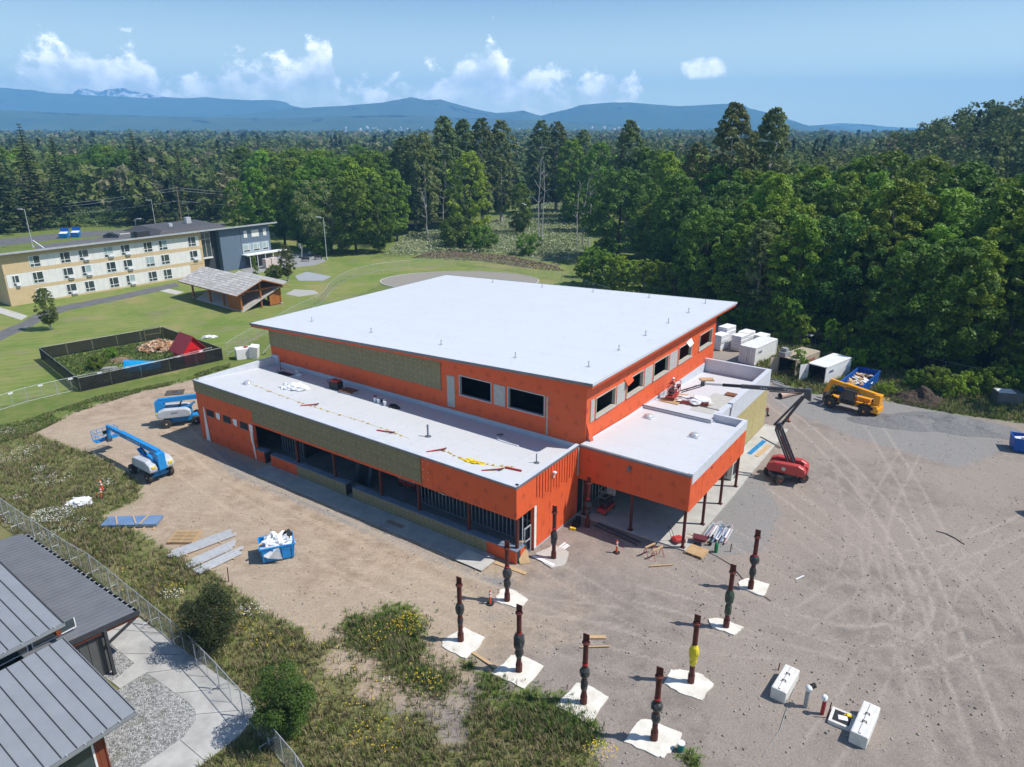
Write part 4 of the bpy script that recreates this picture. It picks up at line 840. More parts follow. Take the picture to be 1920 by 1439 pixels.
def person(label, loc, rz, bend, hat, shirt, holding=None):
    """bend: forward lean of the trunk; arms reach forward"""
    t = thing('person', label, 'person', loc, rz)
    hip = Vector((0, 0, .92 - .18 * bend)); c, s = math.cos(bend), math.sin(bend)
    up = lambda d, f=0: (hip.x + s * d + c * f, 0, hip.z + c * d - s * f)
    J = {'hip': (*hip, .15)}
    for k, d, r in (('belly', .2, .14), ('chest', .42, .17), ('neck', .56, .065), ('head', .70, .095), ('crown', .80, .08)):
        p = up(d); J[k] = (*p, r)
    E = [('hip', 'belly'), ('belly', 'chest'), ('chest', 'neck'), ('neck', 'head'), ('head', 'crown')]
    for sg, n in ((-1, 'r'), (1, 'l')):
        sh = up(.50); J['sh' + n] = (sh[0], sg * .20, sh[2], .07); el = (sh[0] + .16 + .1 * bend, sg * .25, sh[2] - .24); J['el' + n] = (*el, .05); wr = (el[0] + .22, sg * .17, el[2] - .06 - .12 * bend); J['wr' + n] = (*wr, .035)
        pm = (wr[0] + .07, sg * .165, wr[2] - .03); J['palm' + n] = (*pm, .034)
        E += [('chest', 'sh' + n), ('sh' + n, 'el' + n), ('el' + n, 'wr' + n), ('wr' + n, 'palm' + n)]
        for i in range(4): J['f%d' % i + n] = (pm[0] + .085 - .008 * abs(i - 1), pm[1] + sg * (.03 - .02 * i), pm[2] - .035, .009); E.append(('palm' + n, 'f%d' % i + n))
        J['th' + n] = (pm[0] + .04, pm[1] - sg * .05, pm[2] + .02, .010); E.append(('palm' + n, 'th' + n))
        J['kn' + n] = (.10 + .12 * bend, sg * .12, .48, .07); J['an' + n] = (-.02 - .05 * sg * bend, sg * .13, .09, .05); J['toe' + n] = (.16 - .05 * sg * bend, sg * .14, .05, .045)
        E += [('hip', 'kn' + n), ('kn' + n, 'an' + n), ('an' + n, 'toe' + n)]
    body = skin('body', J, E, m_skin, t)
    def cloth(name, keys, grow, m):
        jj = {k: (*J[k][:3], J[k][3] * grow) for k in J if k in keys}; return skin(name, jj, [e for e in E if e[0] in jj and e[1] in jj], m, t)
    cloth('jacket', {'hip', 'belly', 'chest', 'shr', 'shl', 'elr', 'ell', 'wrr', 'wrl'}, 1.16, shirt); cloth('trousers', {'hip', 'knr', 'knl', 'anr', 'anl'}, 1.2, m_pants)
    for n in 'rl': a = Vector(J['an' + n][:3]); b_ = Vector(J['toe' + n][:3]); MB().beam((a.x - .06, a.y, .06), (b_.x + .05, b_.y, .055), .11, .11).build('boot', m_boot, t, bevel=.03)
    hd = Vector(J['head'][:3]); cr = Vector(J['crown'][:3]); ax = (cr - hd).normalized(); fr = Vector((c, 0, -s))
    MB().obox(hd + fr * .10 + ax * .0, (.03, .03, .05), 0, 0, bend).build('nose', m_skin, t)
    for sg in (-1, 1): MB().obox(hd + fr * .088 + Vector((0, sg * .034, 0)) + ax * .03, (.012, .022, .014), 0, 0, bend).build('eye', m_black, t); MB().obox(hd + Vector((0, sg * .095, 0)), (.03, .015, .05), 0, 0, bend).build('ear', m_skin, t)
    MB().obox(hd + fr * .088 - ax * .045, (.01, .045, .01), 0, 0, bend).build('mouth', m_pole_red, t)
    h = MB().lathe([(.145, 0), (.15, .015), (.125, .03), (.118, .08), (.08, .13), (.03, .15)], n=14).build('hard_hat' if hat else 'hair', m_hat if hat else m_hair, t); h.location = hd + ax * .045; h.rotation_euler = (0, bend, 0)
    return t
def on_lift(x, y, z):
    c, s = math.cos(rl_az), math.sin(rl_az); return Vector((rl_b0.x + x * c - y * s, rl_b0.y + x * s + y * c, z))
person('worker in white hard hat and red jacket standing in the raised red platform', on_lift(11.75, .1, 6.52), rl_az + .2, .15, True, m_vest)
pw = G(1440, 782); person('worker in maroon shirt bending over a saw at the right wing corner', (pw.x, pw.y, .12), R(170), .95, False, m_shirt_r)
sw_t = thing('saw_bench', 'small grey saw bench in front of the bending worker', 'saw bench', (pw.x - .55, pw.y + .12, .12), .2); MB().box(-.4, .4, -.3, .3, .55, .65).build('table_top', m_galv, sw_t)
for x in (-.33, .33):
    for y in (-.24, .24): MB().box(x - .03, x + .03, y - .03, y + .03, 0, .55).build('leg', m_galv, sw_t)

# --- yellow telehandler
def telehandler():
    a, b_ = Vector((41.9, 77.0)), Vector((38.2, 80.9)); c = (a + b_) / 2; az = math.atan2(b_.y - a.y, b_.x - a.x); nrm = Vector((math.sin(az), -math.cos(az)))
    if nrm.dot(-c) > 0: nrm = -nrm
    ctr = c + nrm * 1.0
    t = thing('telehandler', 'yellow telescopic handler with black cab parked by the containers', 'telehandler', (ctr.x, ctr.y, .02), az)
    MB().box(-2.9, 2.4, -.55, .55, .7, 1.25).box(-3.3, -2.3, -.95, .95, .65, 1.5).build('chassis', m_yel, t, bevel=.05)
    for x in (-2.0, 2.0):
        for y in (-1.0, 1.0): wheel(t, x, y, .66, .46, m_yel)
        for y in (-1.0, 1.0):
            q = MB()
            for k in range(6):
                t0, t1 = R(20 + k * 23), R(20 + (k + 1) * 23); q.beam((x + .76 * math.cos(t0), y, .66 + .76 * math.sin(t0)), (x + .76 * math.cos(t1), y, .66 + .76 * math.sin(t1)), .5, .05, (0, 1, 0))
            q.build('mudguard', m_black, t)
    MB().box(-2.0, .9, -1.05, -.35, .95, 1.75).build('engine_cover', m_yel, t, bevel=.06)
    cab = MB().side([(-.75, 1.0), (.95, 1.0), (1.05, 1.7), (.55, 2.65), (-.65, 2.65)], .28, 1.1).build('cab', m_glass, t)
    for x in (-.72, .62): MB().beam((x, 1.1, 1.0), (x if x < 0 else .56, 1.1, 2.65), .08, .08).build('cab_post', m_black, cab)
    MB().box(-.75, .68, .24, 1.16, 2.62, 2.72).build('cab_roof', m_black, cab); MB().box(-.6, .8, 1.1, 1.125, 1.0, 1.5).build('cab_door', m_black, cab)
    p, q = Vector((-3.1, -.02, 2.45)), Vector((2.6, -.02, 3.05)); d = q - p
    bm = MB().beam(p, p + d * .72, .5, .62).build('boom', m_yel, t); MB().beam(p + d * .7, q, .38, .46).build('inner_boom', m_yel, bm); MB().beam(q + Vector((-.1, 0, .15)), q + Vector((.55, 0, -1.55)), .4, .4).build('boom_head', m_yel, t)
    MB().box(-3.35, -2.6, -.5, .5, 1.4, 2.75).build('boom_tower', m_yel, t, bevel=.06)
    MB().cyl((-.5, -.02, 1.3), p + d * .45 + Vector((0, 0, -.3)), .1, 10).build('lift_cylinder', m_alu, t)
    MB().box(2.95, 3.1, -.75, .75, .35, 1.5).build('fork_carriage', m_dgrey, t)
    for y in (-.45, .45): MB().box(3.1, 4.3, y - .07, y + .07, .32, .40).build('fork', m_dgrey, t)
    MB().box(-3.45, -3.3, -.85, .85, .6, 1.2).build('rear_bumper', m_yel, t); MB().box(-3.31, -3.29, -.4, .4, 1.6, 2.2).build('rear_grille', m_black, t); MB().box(-2.9, -2.4, .951, .965, .95, 1.3).build('sticker', m_dgrey, t)
telehandler()

# ------------------------------------------------------------------ containers and bins
def corr(mb, p, q, z0, z1, nrm, pitch=.28, dep=.036):
    """corrugated sheet from p to q"""
    p, q = Vector(p), Vector(q); L_ = (q - p).length; n = int(L_ / pitch); pts = []
    for i in range(n):
        for f, o in ((0, 0), (.28, 0), (.5, 1), (.78, 1)): pts.append(p + (q - p) * ((i + f) / n) + Vector(nrm) * -dep * o)
    pts.append(q); v = [(a.x, a.y, z0) for a in pts] + [(a.x, a.y, z1) for a in pts]; k = len(pts)
    return mb.add(v, [(i, i + 1, k + i + 1, k + i) for i in range(k - 1)])
def container(label, c00, ang, L_, W, Hh, m, open_end=False, mark=None, mark_m=None, msize=.5):
    t = thing('shipping_container', label, 'container', (*c00, .05), ang, 'shipping containers')   # x along the length, y across, origin at near corner
    fr = MB()
    for x in (0, L_ - .12):
        for y in (0, W - .12): fr.box(x, x + .12, y, y + .12, 0, Hh)
    fr.box(0, L_, 0, .08, 0, .16).box(0, L_, W - .08, W, 0, .16).box(0, L_, 0, .08, Hh - .1, Hh).box(0, L_, W - .08, W, Hh - .1, Hh).box(0, .1, 0, W, Hh - .12, Hh).box(L_ - .1, L_, 0, W, Hh - .12, Hh).box(0, .1, 0, W, 0, .16).box(L_ - .1, L_, 0, W, 0, .16)
    fr.build('frame', m, t)
    s1 = corr(MB(), (.1, .03, 0), (L_ - .1, .03, 0), .14, Hh - .08, (0, -1, 0)).build('side_panel', m, t); corr(MB(), (L_ - .1, W - .03, 0), (.1, W - .03, 0), .14, Hh - .08, (0, 1, 0)).build('side_panel', m, t)
    corr(MB(), (L_ - .03, .1, 0), (L_ - .03, W - .1, 0), .14, Hh - .1, (1, 0, 0)).build('end_panel', m, t)
    rf = MB(); n = 24
    for i in range(n): rf.box(.1 + (L_ - .2) * i / n, .1 + (L_ - .2) * (i + .55) / n, .06, W - .06, Hh - .06, Hh + .012)
    rf.box(.05, L_ - .05, .05, W - .05, Hh - .08, Hh - .012).build('roof', m, t); MB().box(.05, L_ - .05, .05, W - .05, .1, .16).build('floor', m_ply, t)
    if open_end:
        MB().box(.3, L_ - .12, .09, .11, .17, Hh - .14).box(.3, L_ - .12, W - .11, W - .09, .17, Hh - .14).box(L_ - .14, L_ - .12, .11, W - .11, .17, Hh - .14).box(.3, L_ - .12, .09, W - .09, Hh - .14, Hh - .12).build('shade_panels', m_dark, t)  # near-black panels added to paint the shade of the deep interior
        for k in range(5): MB().box(1.8 + k * .9, 2.6 + k * .9, .2 + (k % 2) * .5, 1.2 + (k % 2) * .9, .17, .9 + .3 * (k % 3)).build('dark_filler_box', m_dgrey, t)  # boxes added as dark filling, to keep the open interior dark
        for y, sg in ((0.04, 1),):
            d = MB().box(-W * .48, 0, y - .04, y, .15, Hh - .12).build('door', m, t); d.location = (0, W - .05, 0); d.rotation_euler = (0, 0, R(-20))
    else:
        for i in (0, 1):
            d = corr(MB(), (.03, W - .1 - i * (W / 2 - .05) , 0), (.03, W / 2 + .01 - i * (W / 2 - .09), 0), .15, Hh - .12, (-1, 0, 0), .4).build('door', m, t)
            for k in (.3, .75): y = W - .1 - i * (W / 2 - .1) - k; MB().cyl((.0, y, .2), (.0, y, Hh - .2), .02, 6).build('lock_bar', m_galv, d)
    if mark: text_obj(mark, msize, mark_m, t, (L_ * .22 if msize < .6 else L_ * .62, -.012, Hh * .66), (R(90), 0, 0))
    return t
m_cw = mat('container_white', (.90, .90, .88), .55, (.82, .81, .78), .9); m_cb = mat('container_beige', (.58, .50, .37), .6, (.48, .40, .29), 1.2)
m_navy = mat('navy_letter', (.03, .04, .16), .6); m_redl = mat('red_letter', (.5, .03, .03), .6)
an_c = math.atan2(4.98, 4.92)
container('white shipping container nearest the wrapped insulation stacks', (34.65, 96.5), an_c, 6.9, 2.5, 2.55, m_cw, False, 'FARR', m_navy, .5)
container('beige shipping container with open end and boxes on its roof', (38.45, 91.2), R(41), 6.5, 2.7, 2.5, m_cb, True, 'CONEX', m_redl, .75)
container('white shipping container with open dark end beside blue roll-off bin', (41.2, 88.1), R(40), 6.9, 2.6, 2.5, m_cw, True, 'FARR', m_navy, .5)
# boxes on the beige container, quad bike behind it
for i, (x, y, s, z) in enumerate(((37.2, 92.9, .9, 2.57), (37.9, 93.4, .8, 2.57), (37.4, 93.1, .7, 3.22))):
    tag(MB().obox((x, y, z + s * .36), (s, s * 1.1, s * .72), R(41)).build('stacked_box', mat('grey_carton', (.33, .34, .35), .8, (.27, .28, .29), 3)), ('grey box on the container roof nearest its open end', 'grey box behind it on the beige container roof', 'small grey box topmost on the beige container')[i], 'box', 'boxes on the container roof')

def bin_(label, loc, rz, L_, W, Hh, m, taper=.12, ribs=6, hollow=True):
    t = thing('waste_bin', label, 'waste bin', (*loc, .03), rz, 'blue waste bins')
    b = lambda x, y, z, k=0: (x * (1 - k), y * (1 - k), z)
    l, w = L_ / 2, W / 2; tk = .06
    for n, pts in (('side_wall', [(-l, -w), (l, -w), (l, -w + tk), (-l, -w + tk)]), ('side_wall', [(-l, w - tk), (l, w - tk), (l, w), (-l, w)]), ('end_wall', [(-l, -w + tk), (-l + tk, -w + tk), (-l + tk, w - tk), (-l, w - tk)]), ('end_wall', [(l - tk, -w + tk), (l, -w + tk), (l, w - tk), (l - tk, w - tk)])):
        MB().hexa([(x * (1 - taper), y * (1 - taper * .4), .12) for x, y in pts], [(x, y, Hh) for x, y in pts]).build(n, m, t)
    MB().box(-l * (1 - taper), l * (1 - taper), -w * .95, w * .95, .08, .16).build('floor', m, t)
    q = MB().box(-l - .05, l + .05, -w - .05, -w + tk, Hh - .02, Hh + .08).box(-l - .05, l + .05, w - tk, w + .05, Hh - .02, Hh + .08).box(-l - .05, -l + tk, -w + tk, w - tk, Hh - .02, Hh + .08).box(l - tk, l + .05, -w + tk, w - tk, Hh - .02, Hh + .08); q.build('rim', m, t)
    for i in range(ribs):
        x = (-l + .2) + (2 * l - .4) * i / (ribs - 1)
        for s in (-1, 1): MB().hexa([(x - .05, s * w * .96 - .06, .15), (x + .05, s * w * .96 - .06, .15), (x + .05, s * w * .96 + .06, .15), (x - .05, s * w * .96 + .06, .15)], [(x - .05, s * w - .06, Hh - .02), (x + .05, s * w - .06, Hh - .02), (x + .05, s * w + .06, Hh - .02), (x - .05, s * w + .06, Hh - .02)]).build('rib', m, t)
    for x in (-l * .7, l * .7): MB().box(x - .08, x + .08, -w * .8, w * .8, -.02, .1).build('skid', m_black, t)
    return t
def debris(name, label, cx, cy, z, l, w, rz, n, mats, big=1.0):
    t = thing(name, label, 'debris', (cx, cy, z), rz)
    for i in range(n):
        s = random.uniform(.4, 1.3) * big; MB().obox((random.uniform(-l, l) * .4, random.uniform(-w, w) * .38, .1 + random.random() * .28), (s, s * random.uniform(.25, .7), .06), random.random() * 3, random.uniform(-.4, .4), random.uniform(-.4, .4)).build('scrap_piece', random.choice(mats), t)
bin_('long blue roll-off bin full of scrap wood by the woods', (45.3, 87.2), R(49), 8.2, 2.7, 1.55, m_binblue, .06, 8)
debris('scrap_pile', 'cardboard and wood scraps inside the roll-off bin', 45.3, 87.2, .9, 7.4, 2.3, R(49), 34, [m_ply, m_wood, mat('cardboard', (.42, .27, .15), .9, (.34, .21, .11), 2), m_whitepl, mat('rust_brown', (.22, .09, .045), .9, (.16, .07, .035), 3)])
bin_('small blue waste bin heaped with white plastic in the dirt yard', (-18.65, 48.6), R(22), 2.6, 1.9, 1.25, m_blue, .10, 4)
bin_('blue waste bin at the far right side of the gravel yard', (55.0, 67.8), R(-22), 4.6, 1.9, 1.45, m_binblue, .05, 5)
debris('scrap_pile', 'white scraps filling the bin at the right of the yard', 55.0, 67.8, .95, 4.2, 1.6, R(-22), 20, [m_whitepl, m_ply, m_whitepl])
bin_('unseen stand-in bin beyond the right edge of the yard, added to cast a shadow', (47.6, 54.6), R(10), 3.2, 1.9, 1.6, m_binblue, .05, 5)  # out-of-view bin added for the shadow it throws into the yard

def sheet_pile(name, label, cat, loc, size, seed, m, rz=0, amp=.45, parts=()):
    """crumpled plastic sheeting"""
    t = MB().blob((0, 0, 0), size, seed, amp, 30, 16, 2.4); v = []
    for p in t.v:
        q = Vector(p); k = mnoise.noise(q * 3.1 + Vector((seed, 0, 0))) * .12; v.append((p[0] * (1 + k), p[1] * (1 + k), max(-.02, p[2] * (1 + 2 * k))))
    t.v = v; o = t.build(name, m); o.location = loc; o.rotation_euler = (0, 0, rz); tag(o, label, cat); return o
m_plast = mat('white_sheeting', (.80, .80, .80), .35, (.66, .67, .70), 1.6, bump=.6, bscale=5)
sheet_pile('plastic_sheeting', 'crumpled white plastic heaped in the small blue bin', 'plastic sheeting', (-18.6, 48.65, 1.0), (1.25, .95, .85), 3, m_plast, R(22), .4)
q = MB().add([(-19.6, 47.55, 1.36), (-18.2, 47.75, 1.36), (-17.9, 47.5, .35), (-18.9, 47.28, .55), (-19.5, 47.3, .8)], [(0, 1, 2, 3, 4), (4, 3, 2, 1, 0)]).build('plastic_sheet', m_plast); tag(q, 'white plastic sheet hanging over the side of the small blue bin', 'plastic sheeting')
tag(MB().blob((-17.85, 49.0, 1.5), (.35, .45, .55), 6, .3).build('black_bag', m_black), 'black plastic bag on top of the small blue bin', 'bag')
tag(MB().beam((-20.0, 47.7, 1.3), (-18.4, 49.0, 1.75), .22, .05).build('lumber_board', m_wood), 'pale board sticking out of the small blue bin', 'board')
# ------------------------------------------------------------------ steel posts on concrete footings
m_wrap = mat('black_wrap', (.025, .025, .027), .35, (.06, .06, .062), 5, bump=.8, bscale=7)
m_wrap_y = mat('yellow_wrap', (.70, .58, .03), .4, (.60, .48, .03), 5, bump=.8, bscale=7); m_wrap_g = mat('dark_green_wrap', (.035, .06, .04), .4, (.06, .08, .06), 5, bump=.8, bscale=7)
m_pad = mat('footing_concrete', (.74, .71, .63), .9, (.60, .56, .48), 1.2, bump=.25)
m_tie = mat('red_strap', (.55, .03, .05), .5, (.45, .03, .04), 3)
def wrap_blob(z0, z1, r, seed, n=14, k=7):
    pr = []
    for i in range(k + 1):
        f = i / k; pr.append((z0 + (z1 - z0) * f, r * (.55 + .5 * math.sin(math.pi * min(1, f * 1.02)) ** .6)))
    mb = MB(); vs = []
    for z, rr in pr:
        for i in range(n):
            a = 2 * math.pi * i / n; q = rr * (1 + .22 * mnoise.noise((math.cos(a) * 2 + seed, math.sin(a) * 2, z * 3)))
            vs.append((q * math.cos(a), q * math.sin(a), z))
    m_ = len(pr); return mb.add(vs, [(j * n + i, j * n + (i + 1) % n, (j + 1) * n + (i + 1) % n, (j + 1) * n + i) for j in range(m_ - 1) for i in range(n)] + [tuple(range(n - 1, -1, -1)), tuple(range((m_ - 1) * n, m_ * n))])
shaft = MB().cyl((0, 0, 0), (0, 0, 4.55), .155, 14).mesh('shaft', m_steel_red); sleeve = MB().lathe([(.21, 0), (.21, .58), (.17, .62)], n=14).mesh('sleeve', m_steel_red)
plate = MB().box(-.19, .19, -.025, .025, 4.5, 5.02).mesh('top_plate', m_steel_red); ringm = MB().lathe([(.155, 4.38), (.24, 4.40), (.24, 4.46), (.155, 4.48)], n=14).mesh('ring', m_steel_red)
posts = [((951, 1128), [(566+284, 505), (905, 435), (960, 440), (1052, 495), (1005, 548), (940, 530)], 0, 'steel post nearest the front corner of the orange building, beside an orange delineator', 'b'),
         ((864, 1203), [(566, 765), (575, 720), (690, 655), (805, 712), (785, 750), (697, 832)], 0, 'leftmost of the steel posts, next to the yellow-flowered weeds', 'b'),
         ((973, 1260), [(845, 915), (955, 815), (1030, 815), (1135, 872), (1030, 1003)], 0, 'steel post with a long board lying towards its footing', 'b'),
         ((1094, 1320), [(1207, 1095), (1320, 965), (1400, 985), (1500, 1045), (1395, 1200)], 0, 'steel post with red strap above black wrap, a short plank behind its top', 'b'),
         ((1226, 1388), [(1590, 1295), (1680, 1170), (1760, 1180), (1918, 1255), (1870, 1340), (1815, 1385), (1780, 1380)], 0, 'steel post nearest the viewer, teal bucket beside its footing', 'b'),
         ((1295, 1281), [(1245, 1283), (1258, 1258), (1280, 1257), (1313, 1265), (1337, 1283), (1317, 1316), (1280, 1303)], 2, 'steel post wrapped in bright yellow plastic', 'y'),
         ((1361, 1177), [(145, 605), (200, 600), (345, 655), (285, 695), (160, 650)], 1, 'steel post with dark green wrap and red bands', 'g'),
         ((1407, 1105), [(310, 400), (365, 375), (485, 410), (455, 480), (320, 430)], 1, 'steel post with long black wrap standing in a shallow pit', 'b'),
         ((1038, 1048), [(1095, 240), (1200, 190), (1280, 230), (1260, 300), (1180, 320), (1110, 270)], 0, 'steel post against the orange end wall', 'b'),
         ((1101, 988), None, 0, 'steel post at the inner corner of the entrance canopy', 'b')]
for i, (b, pad, zm, label, wk) in enumerate(posts):
    p = G(*b); t = thing('steel_post', label, 'steel post', p, R(-30), 'steel posts waiting for a canopy'); h = .94 if i >= 8 else 1.0; t.scale = (1, 1, h)
    link_mesh('shaft', shaft, t); link_mesh('sleeve', sleeve, t); link_mesh('top_plate', plate, t); link_mesh('ring', ringm, t)
    wm = {'b': m_wrap, 'y': m_wrap_y, 'g': m_wrap_g}[wk]
    wrap_blob(1.95 + .25 * math.sin(i * 2.1), 2.85 + .2 * math.sin(i * 1.3), .305 + .03 * math.sin(i * 3.7), i * 7.1).build('wrap', wm, t); wrap_blob(1.15 + .2 * math.sin(i * 1.7), 1.98, .225 + .03 * math.cos(i * 2.9), i * 3.3 + 2).build('wrap', wm, t)
    if wk != 'y': MB().lathe([(.17, 2.88), (.185, 2.92), (.17, 3.0)], n=12).build('strap', m_tie, t)
    for k in range(8): a = k * math.pi / 4; MB().cyl((.19 * math.cos(a), .19 * math.sin(a), .0), (.19 * math.cos(a), .19 * math.sin(a), .75), .016, 5).build('anchor_bolt', m_steel_red, t)
    if pad:
        W = [G(640 + x / 3, 960 + y / 3) if zm == 0 else G(1280 + x / 3, 960 + y / 3) if zm == 1 else G(x, y) for x, y in pad]
        out = []
        for a, c in zip(W, W[1:] + W[:1]):
            for k in range(5): q = a.lerp(c, k / 5); out.append((q.x + random.uniform(-.06, .06), q.y + random.uniform(-.06, .06)))
        MB().prism(out, -.1, .085).build('concrete_footing', m_pad if i < 8 else m_conc, label=('pale concrete footing under the ' + label.split(',')[0]).replace('leftmost of the steel posts', 'leftmost steel post')[:110], cat='footing', group='concrete footings')

# ------------------------------------------------------------------ site clutter
m_ecob = mat('block_concrete', (.70, .68, .64), .9, (.58, .56, .52), 2, bump=.3)
def eco_block(label, pa, pb, w):
    a, b = G(*pa), G(*pb); c = (a + b) / 2; rz = math.atan2(b.y - a.y, b.x - a.x); L_ = (b - a).length
    n = Vector((-math.sin(rz), math.cos(rz), 0)); c = c + n * w / 2
    t = thing('concrete_block', label, 'concrete block', (c.x, c.y, 0), rz, 'concrete blocks')
    MB().box(-L_/2, L_/2, -w/2, w/2, 0, .84).build('body', m_ecob, t, bevel=.07); MB().box(-L_/2 + .1, L_/2 - .1, -.07, .07, .845, .90).build('key_ridge', m_ecob, t, bevel=.02)
    for x in (-.35, .35): MB().tube([(x, -.1, .84), (x, -.1, .97), (x, .1, .97), (x, .1, .84)], .025, 6).build('lifting_loop', m_black, t)
    for x in (-L_/2 + .3, L_/2 - .3): MB().box(x - .06, x + .06, -w/2 - .004, w/2 + .004, .02, .16).build('slot', m_black, t)
eco_block('white concrete block beside the capped grey standpipe', (1471, 1322), (1497, 1277), .9); eco_block('white concrete block at the bottom right with a bucket behind it', (1623, 1408), (1647, 1348), .92)
def single(name, label, cat, mb, m, group=None, **k): return tag(mb.build(name, m, **k), label, cat, group)
p = G(1510, 1326); t = thing('standpipe', 'grey standpipe with white elbow cap between the concrete blocks', 'pipe', p)
MB().cyl((0, 0, -.1), (0, 0, 1.25), .13, 12).build('pipe', m_conc_d, t); MB().blob((.02, 0, 1.38), (.2, .2, .2), 2, .15, flat=False).build('cap', m_whitepl, t, smooth=True); MB().cyl((.1, .05, 1.42), (.42, .12, 1.5), .15, 12).build('elbow', m_black, t)
p = G(1541, 1339); t = thing('standpipe', 'red standpipe with white wrapped top beside a thin stake', 'pipe', p); MB().cyl((0, 0, -.1), (.03, 0, 1.05), .11, 12).build('pipe', m_pole_red, t); wrap_blob(.98, 1.35, .17, 4).build('wrapped_top', m_whitepl, t)
def stake(px, py, h, label, lean=(.05, 0)): p = G(px, py); single('stake', label, 'stake', MB().cyl((p.x, p.y, -.1), (p.x + lean[0], p.y + lean[1], h), .035, 6), m_steel_red, 'stakes')
stake(1552, 1346, 1.1, 'thin grey stake right of the red standpipe'); stake(1459, 1257, .55, 'short stake behind the left concrete block'); stake(429, 1091, 1.25, 'thin steel stake below the metal stud bundles'); stake(1369, 1035, .75, 'thin stake right of the green cylinder')
c = [G(1560, 1352), G(1574, 1336), G(1593, 1349), G(1584, 1370)]; ctr = sum(c, Vector()) / 4
t = thing('catch_basin', 'square white-rimmed catch basin with yellow tape in the gravel', 'catch basin', ctr); MB().box(-.62, .62, -.62, .62, -.1, .22).build('rim', m_ecob, t); t.rotation_euler[2] = R(-35); MB().box(-.45, .45, -.45, .45, .221, .235).build('opening', m_black, t); MB().obox((.05, -.05, .26), (.5, .35, .04), .3).build('cover_board', m_whitepl, t); MB().blob((.3, .35, .24), (.25, .12, .1), 3, .4).build('caution_tape', m_yellow, t)
p = G(1627, 1345); t = thing('bucket', 'white bucket of cut pipe ends behind the right concrete block', 'bucket', p); MB().lathe([(.2, 0), (.24, .5), (.26, .52), (.22, .5), (.18, .45)], n=16).build('pail', m_whitepl, t)
for k in range(7): a = k * .9; MB().cyl((.1 * math.cos(a), .1 * math.sin(a), .1), (.16 * math.cos(a), .16 * math.sin(a), .68), .05, 8).build('pipe_offcut', m_lgrey, t)
p = G(1276, 1408); t = thing('bucket', 'teal bucket with white lid beside the nearest footing', 'bucket', p); MB().lathe([(.17, 0), (.2, .52)], n=16).build('pail', mat('teal_plastic', (.02, .22, .2), .4), t); MB().lathe([(.21, .52), (.21, .58), (.1, .6)], n=16).build('lid', m_whitepl, t)
def cable(name, label, pts, r=.025, m=m_black, cat='cable'): single(name, label, cat, MB().tube([G(x, y) + Vector((0, 0, .04)) for x, y in pts], r, 5), m)
cable('hose', 'dark hose lying curved on the open gravel yard', [(1755, 997), (1772, 1001), (1790, 1010), (1808, 1022)], .04); cable('cable', 'thin cable running past the two rear posts', [(1318, 1032), (1345, 1045), (1370, 1060), (1400, 1095), (1445, 1128)]); cable('cable', 'pale cable trailing from the left concrete block', [(1490, 1290), (1475, 1330), (1462, 1370), (1430, 1420)], .02, m_conc_d)
def pallet(name, label, c, rz, l, w, h=.16, parent=None, n=9):
    t = thing(name, label, 'pallet', c, rz)
    for i in range(n): y = -w/2 + (w - .13) * i / (n - 1) ; MB().box(-l/2, l/2, y, y + .12, h - .035, h).build('deck_board', m_wood, t)
    for x in (-l/2, -.06, l/2 - .12): MB().box(x, x + .12, -w/2, w/2, .04, h - .035).build('stringer', m_wood, t)
    for y in (-w/2, -.06, w/2 - .12): MB().box(-l/2, l/2, y, y + .12, 0, .04).build('bottom_board', m_wood, t)
    return t
c = (G(313, 1021) + G(379, 998)) / 2; pallet('pallet', 'wooden pallet lying near the metal stud bundles', c, 0, 2.1, 1.85, .2)
c = G(1306, 1037); t = pallet('pallet', 'pallet topped with a brown plywood sheet at the canopy corner', c, R(-38), 1.5, 1.4, .2); MB().box(-.72, .72, -.68, .68, .202, .225).build('plywood_sheet', m_ply, t)
m_silver = mat('bright_zinc', (.60, .62, .65), .4, (.48, .50, .53), 4)
def bundle(label, pa, pb, n, w, hh, m=m_silver, group='metal stud bundles', name='stud_bundle'):
    a, b = G(*pa), G(*pb); c = (a + b) / 2; t = thing(name, label, 'metal studs', c, math.atan2(b.y - a.y, b.x - a.x), group); L_ = (b - a).length
    for x in (-L_ * .3, L_ * .25): MB().box(x - .05, x + .05, -w * .7, w * .7, 0, .09).build('sleeper', m_wood, t)
    for i in range(n):
        y = -w/2 + w * (i + .5) / n; s = random.uniform(-.35, .35); q = MB(); wd = w / n * .66; z = .09 + (i % 2) * hh * .35
        q.box(-L_/2 + s, L_/2 + s, y - wd/2, y + wd/2, z, z + .02).box(-L_/2 + s, L_/2 + s, y - wd/2, y - wd/2 + .02, z + .02, z + hh).box(-L_/2 + s, L_/2 + s, y + wd/2 - .02, y + wd/2, z + .02, z + hh); q.build('stud', m, t)
bundle('long bundle of galvanised studs nearest the pallet', (322, 1046), (435, 1004), 4, .9, .22); bundle('middle bundle of galvanised studs on the dirt', (358, 1062), (440, 1025), 4, .8, .22); bundle('bundle of galvanised studs nearest the thin stake', (373, 1074), (452, 1036), 5, .85, .2)
c = (G(193, 985) + G(305, 980)) / 2; t = thing('sheet_stack', 'stack of blue-grey metal sheets on wood sleepers at the grass edge', 'metal sheets', (c.x, c.y, 0), R(3)); L_ = 4.6
for i in range(6): MB().box(-2.1 + i * .84, -2.0 + i * .84, -1.15, .75, 0, .12).build('sleeper', m_wood, t)
for i in range(5): MB().box(-2.3, 2.3, -.75, .75, .12 + i * .05, .155 + i * .05).build('sheet', mat('blue_steel_sheet', (.22, .34, .52), .25, (.30, .42, .60), .8, metal=.5), t)
for x, r_ in ((-1.3, .5), (.2, .55), (1.0, -.1)): MB().obox((x, 0, .40), (.12, 1.5, .05), r_).build('batten', m_wood, t)
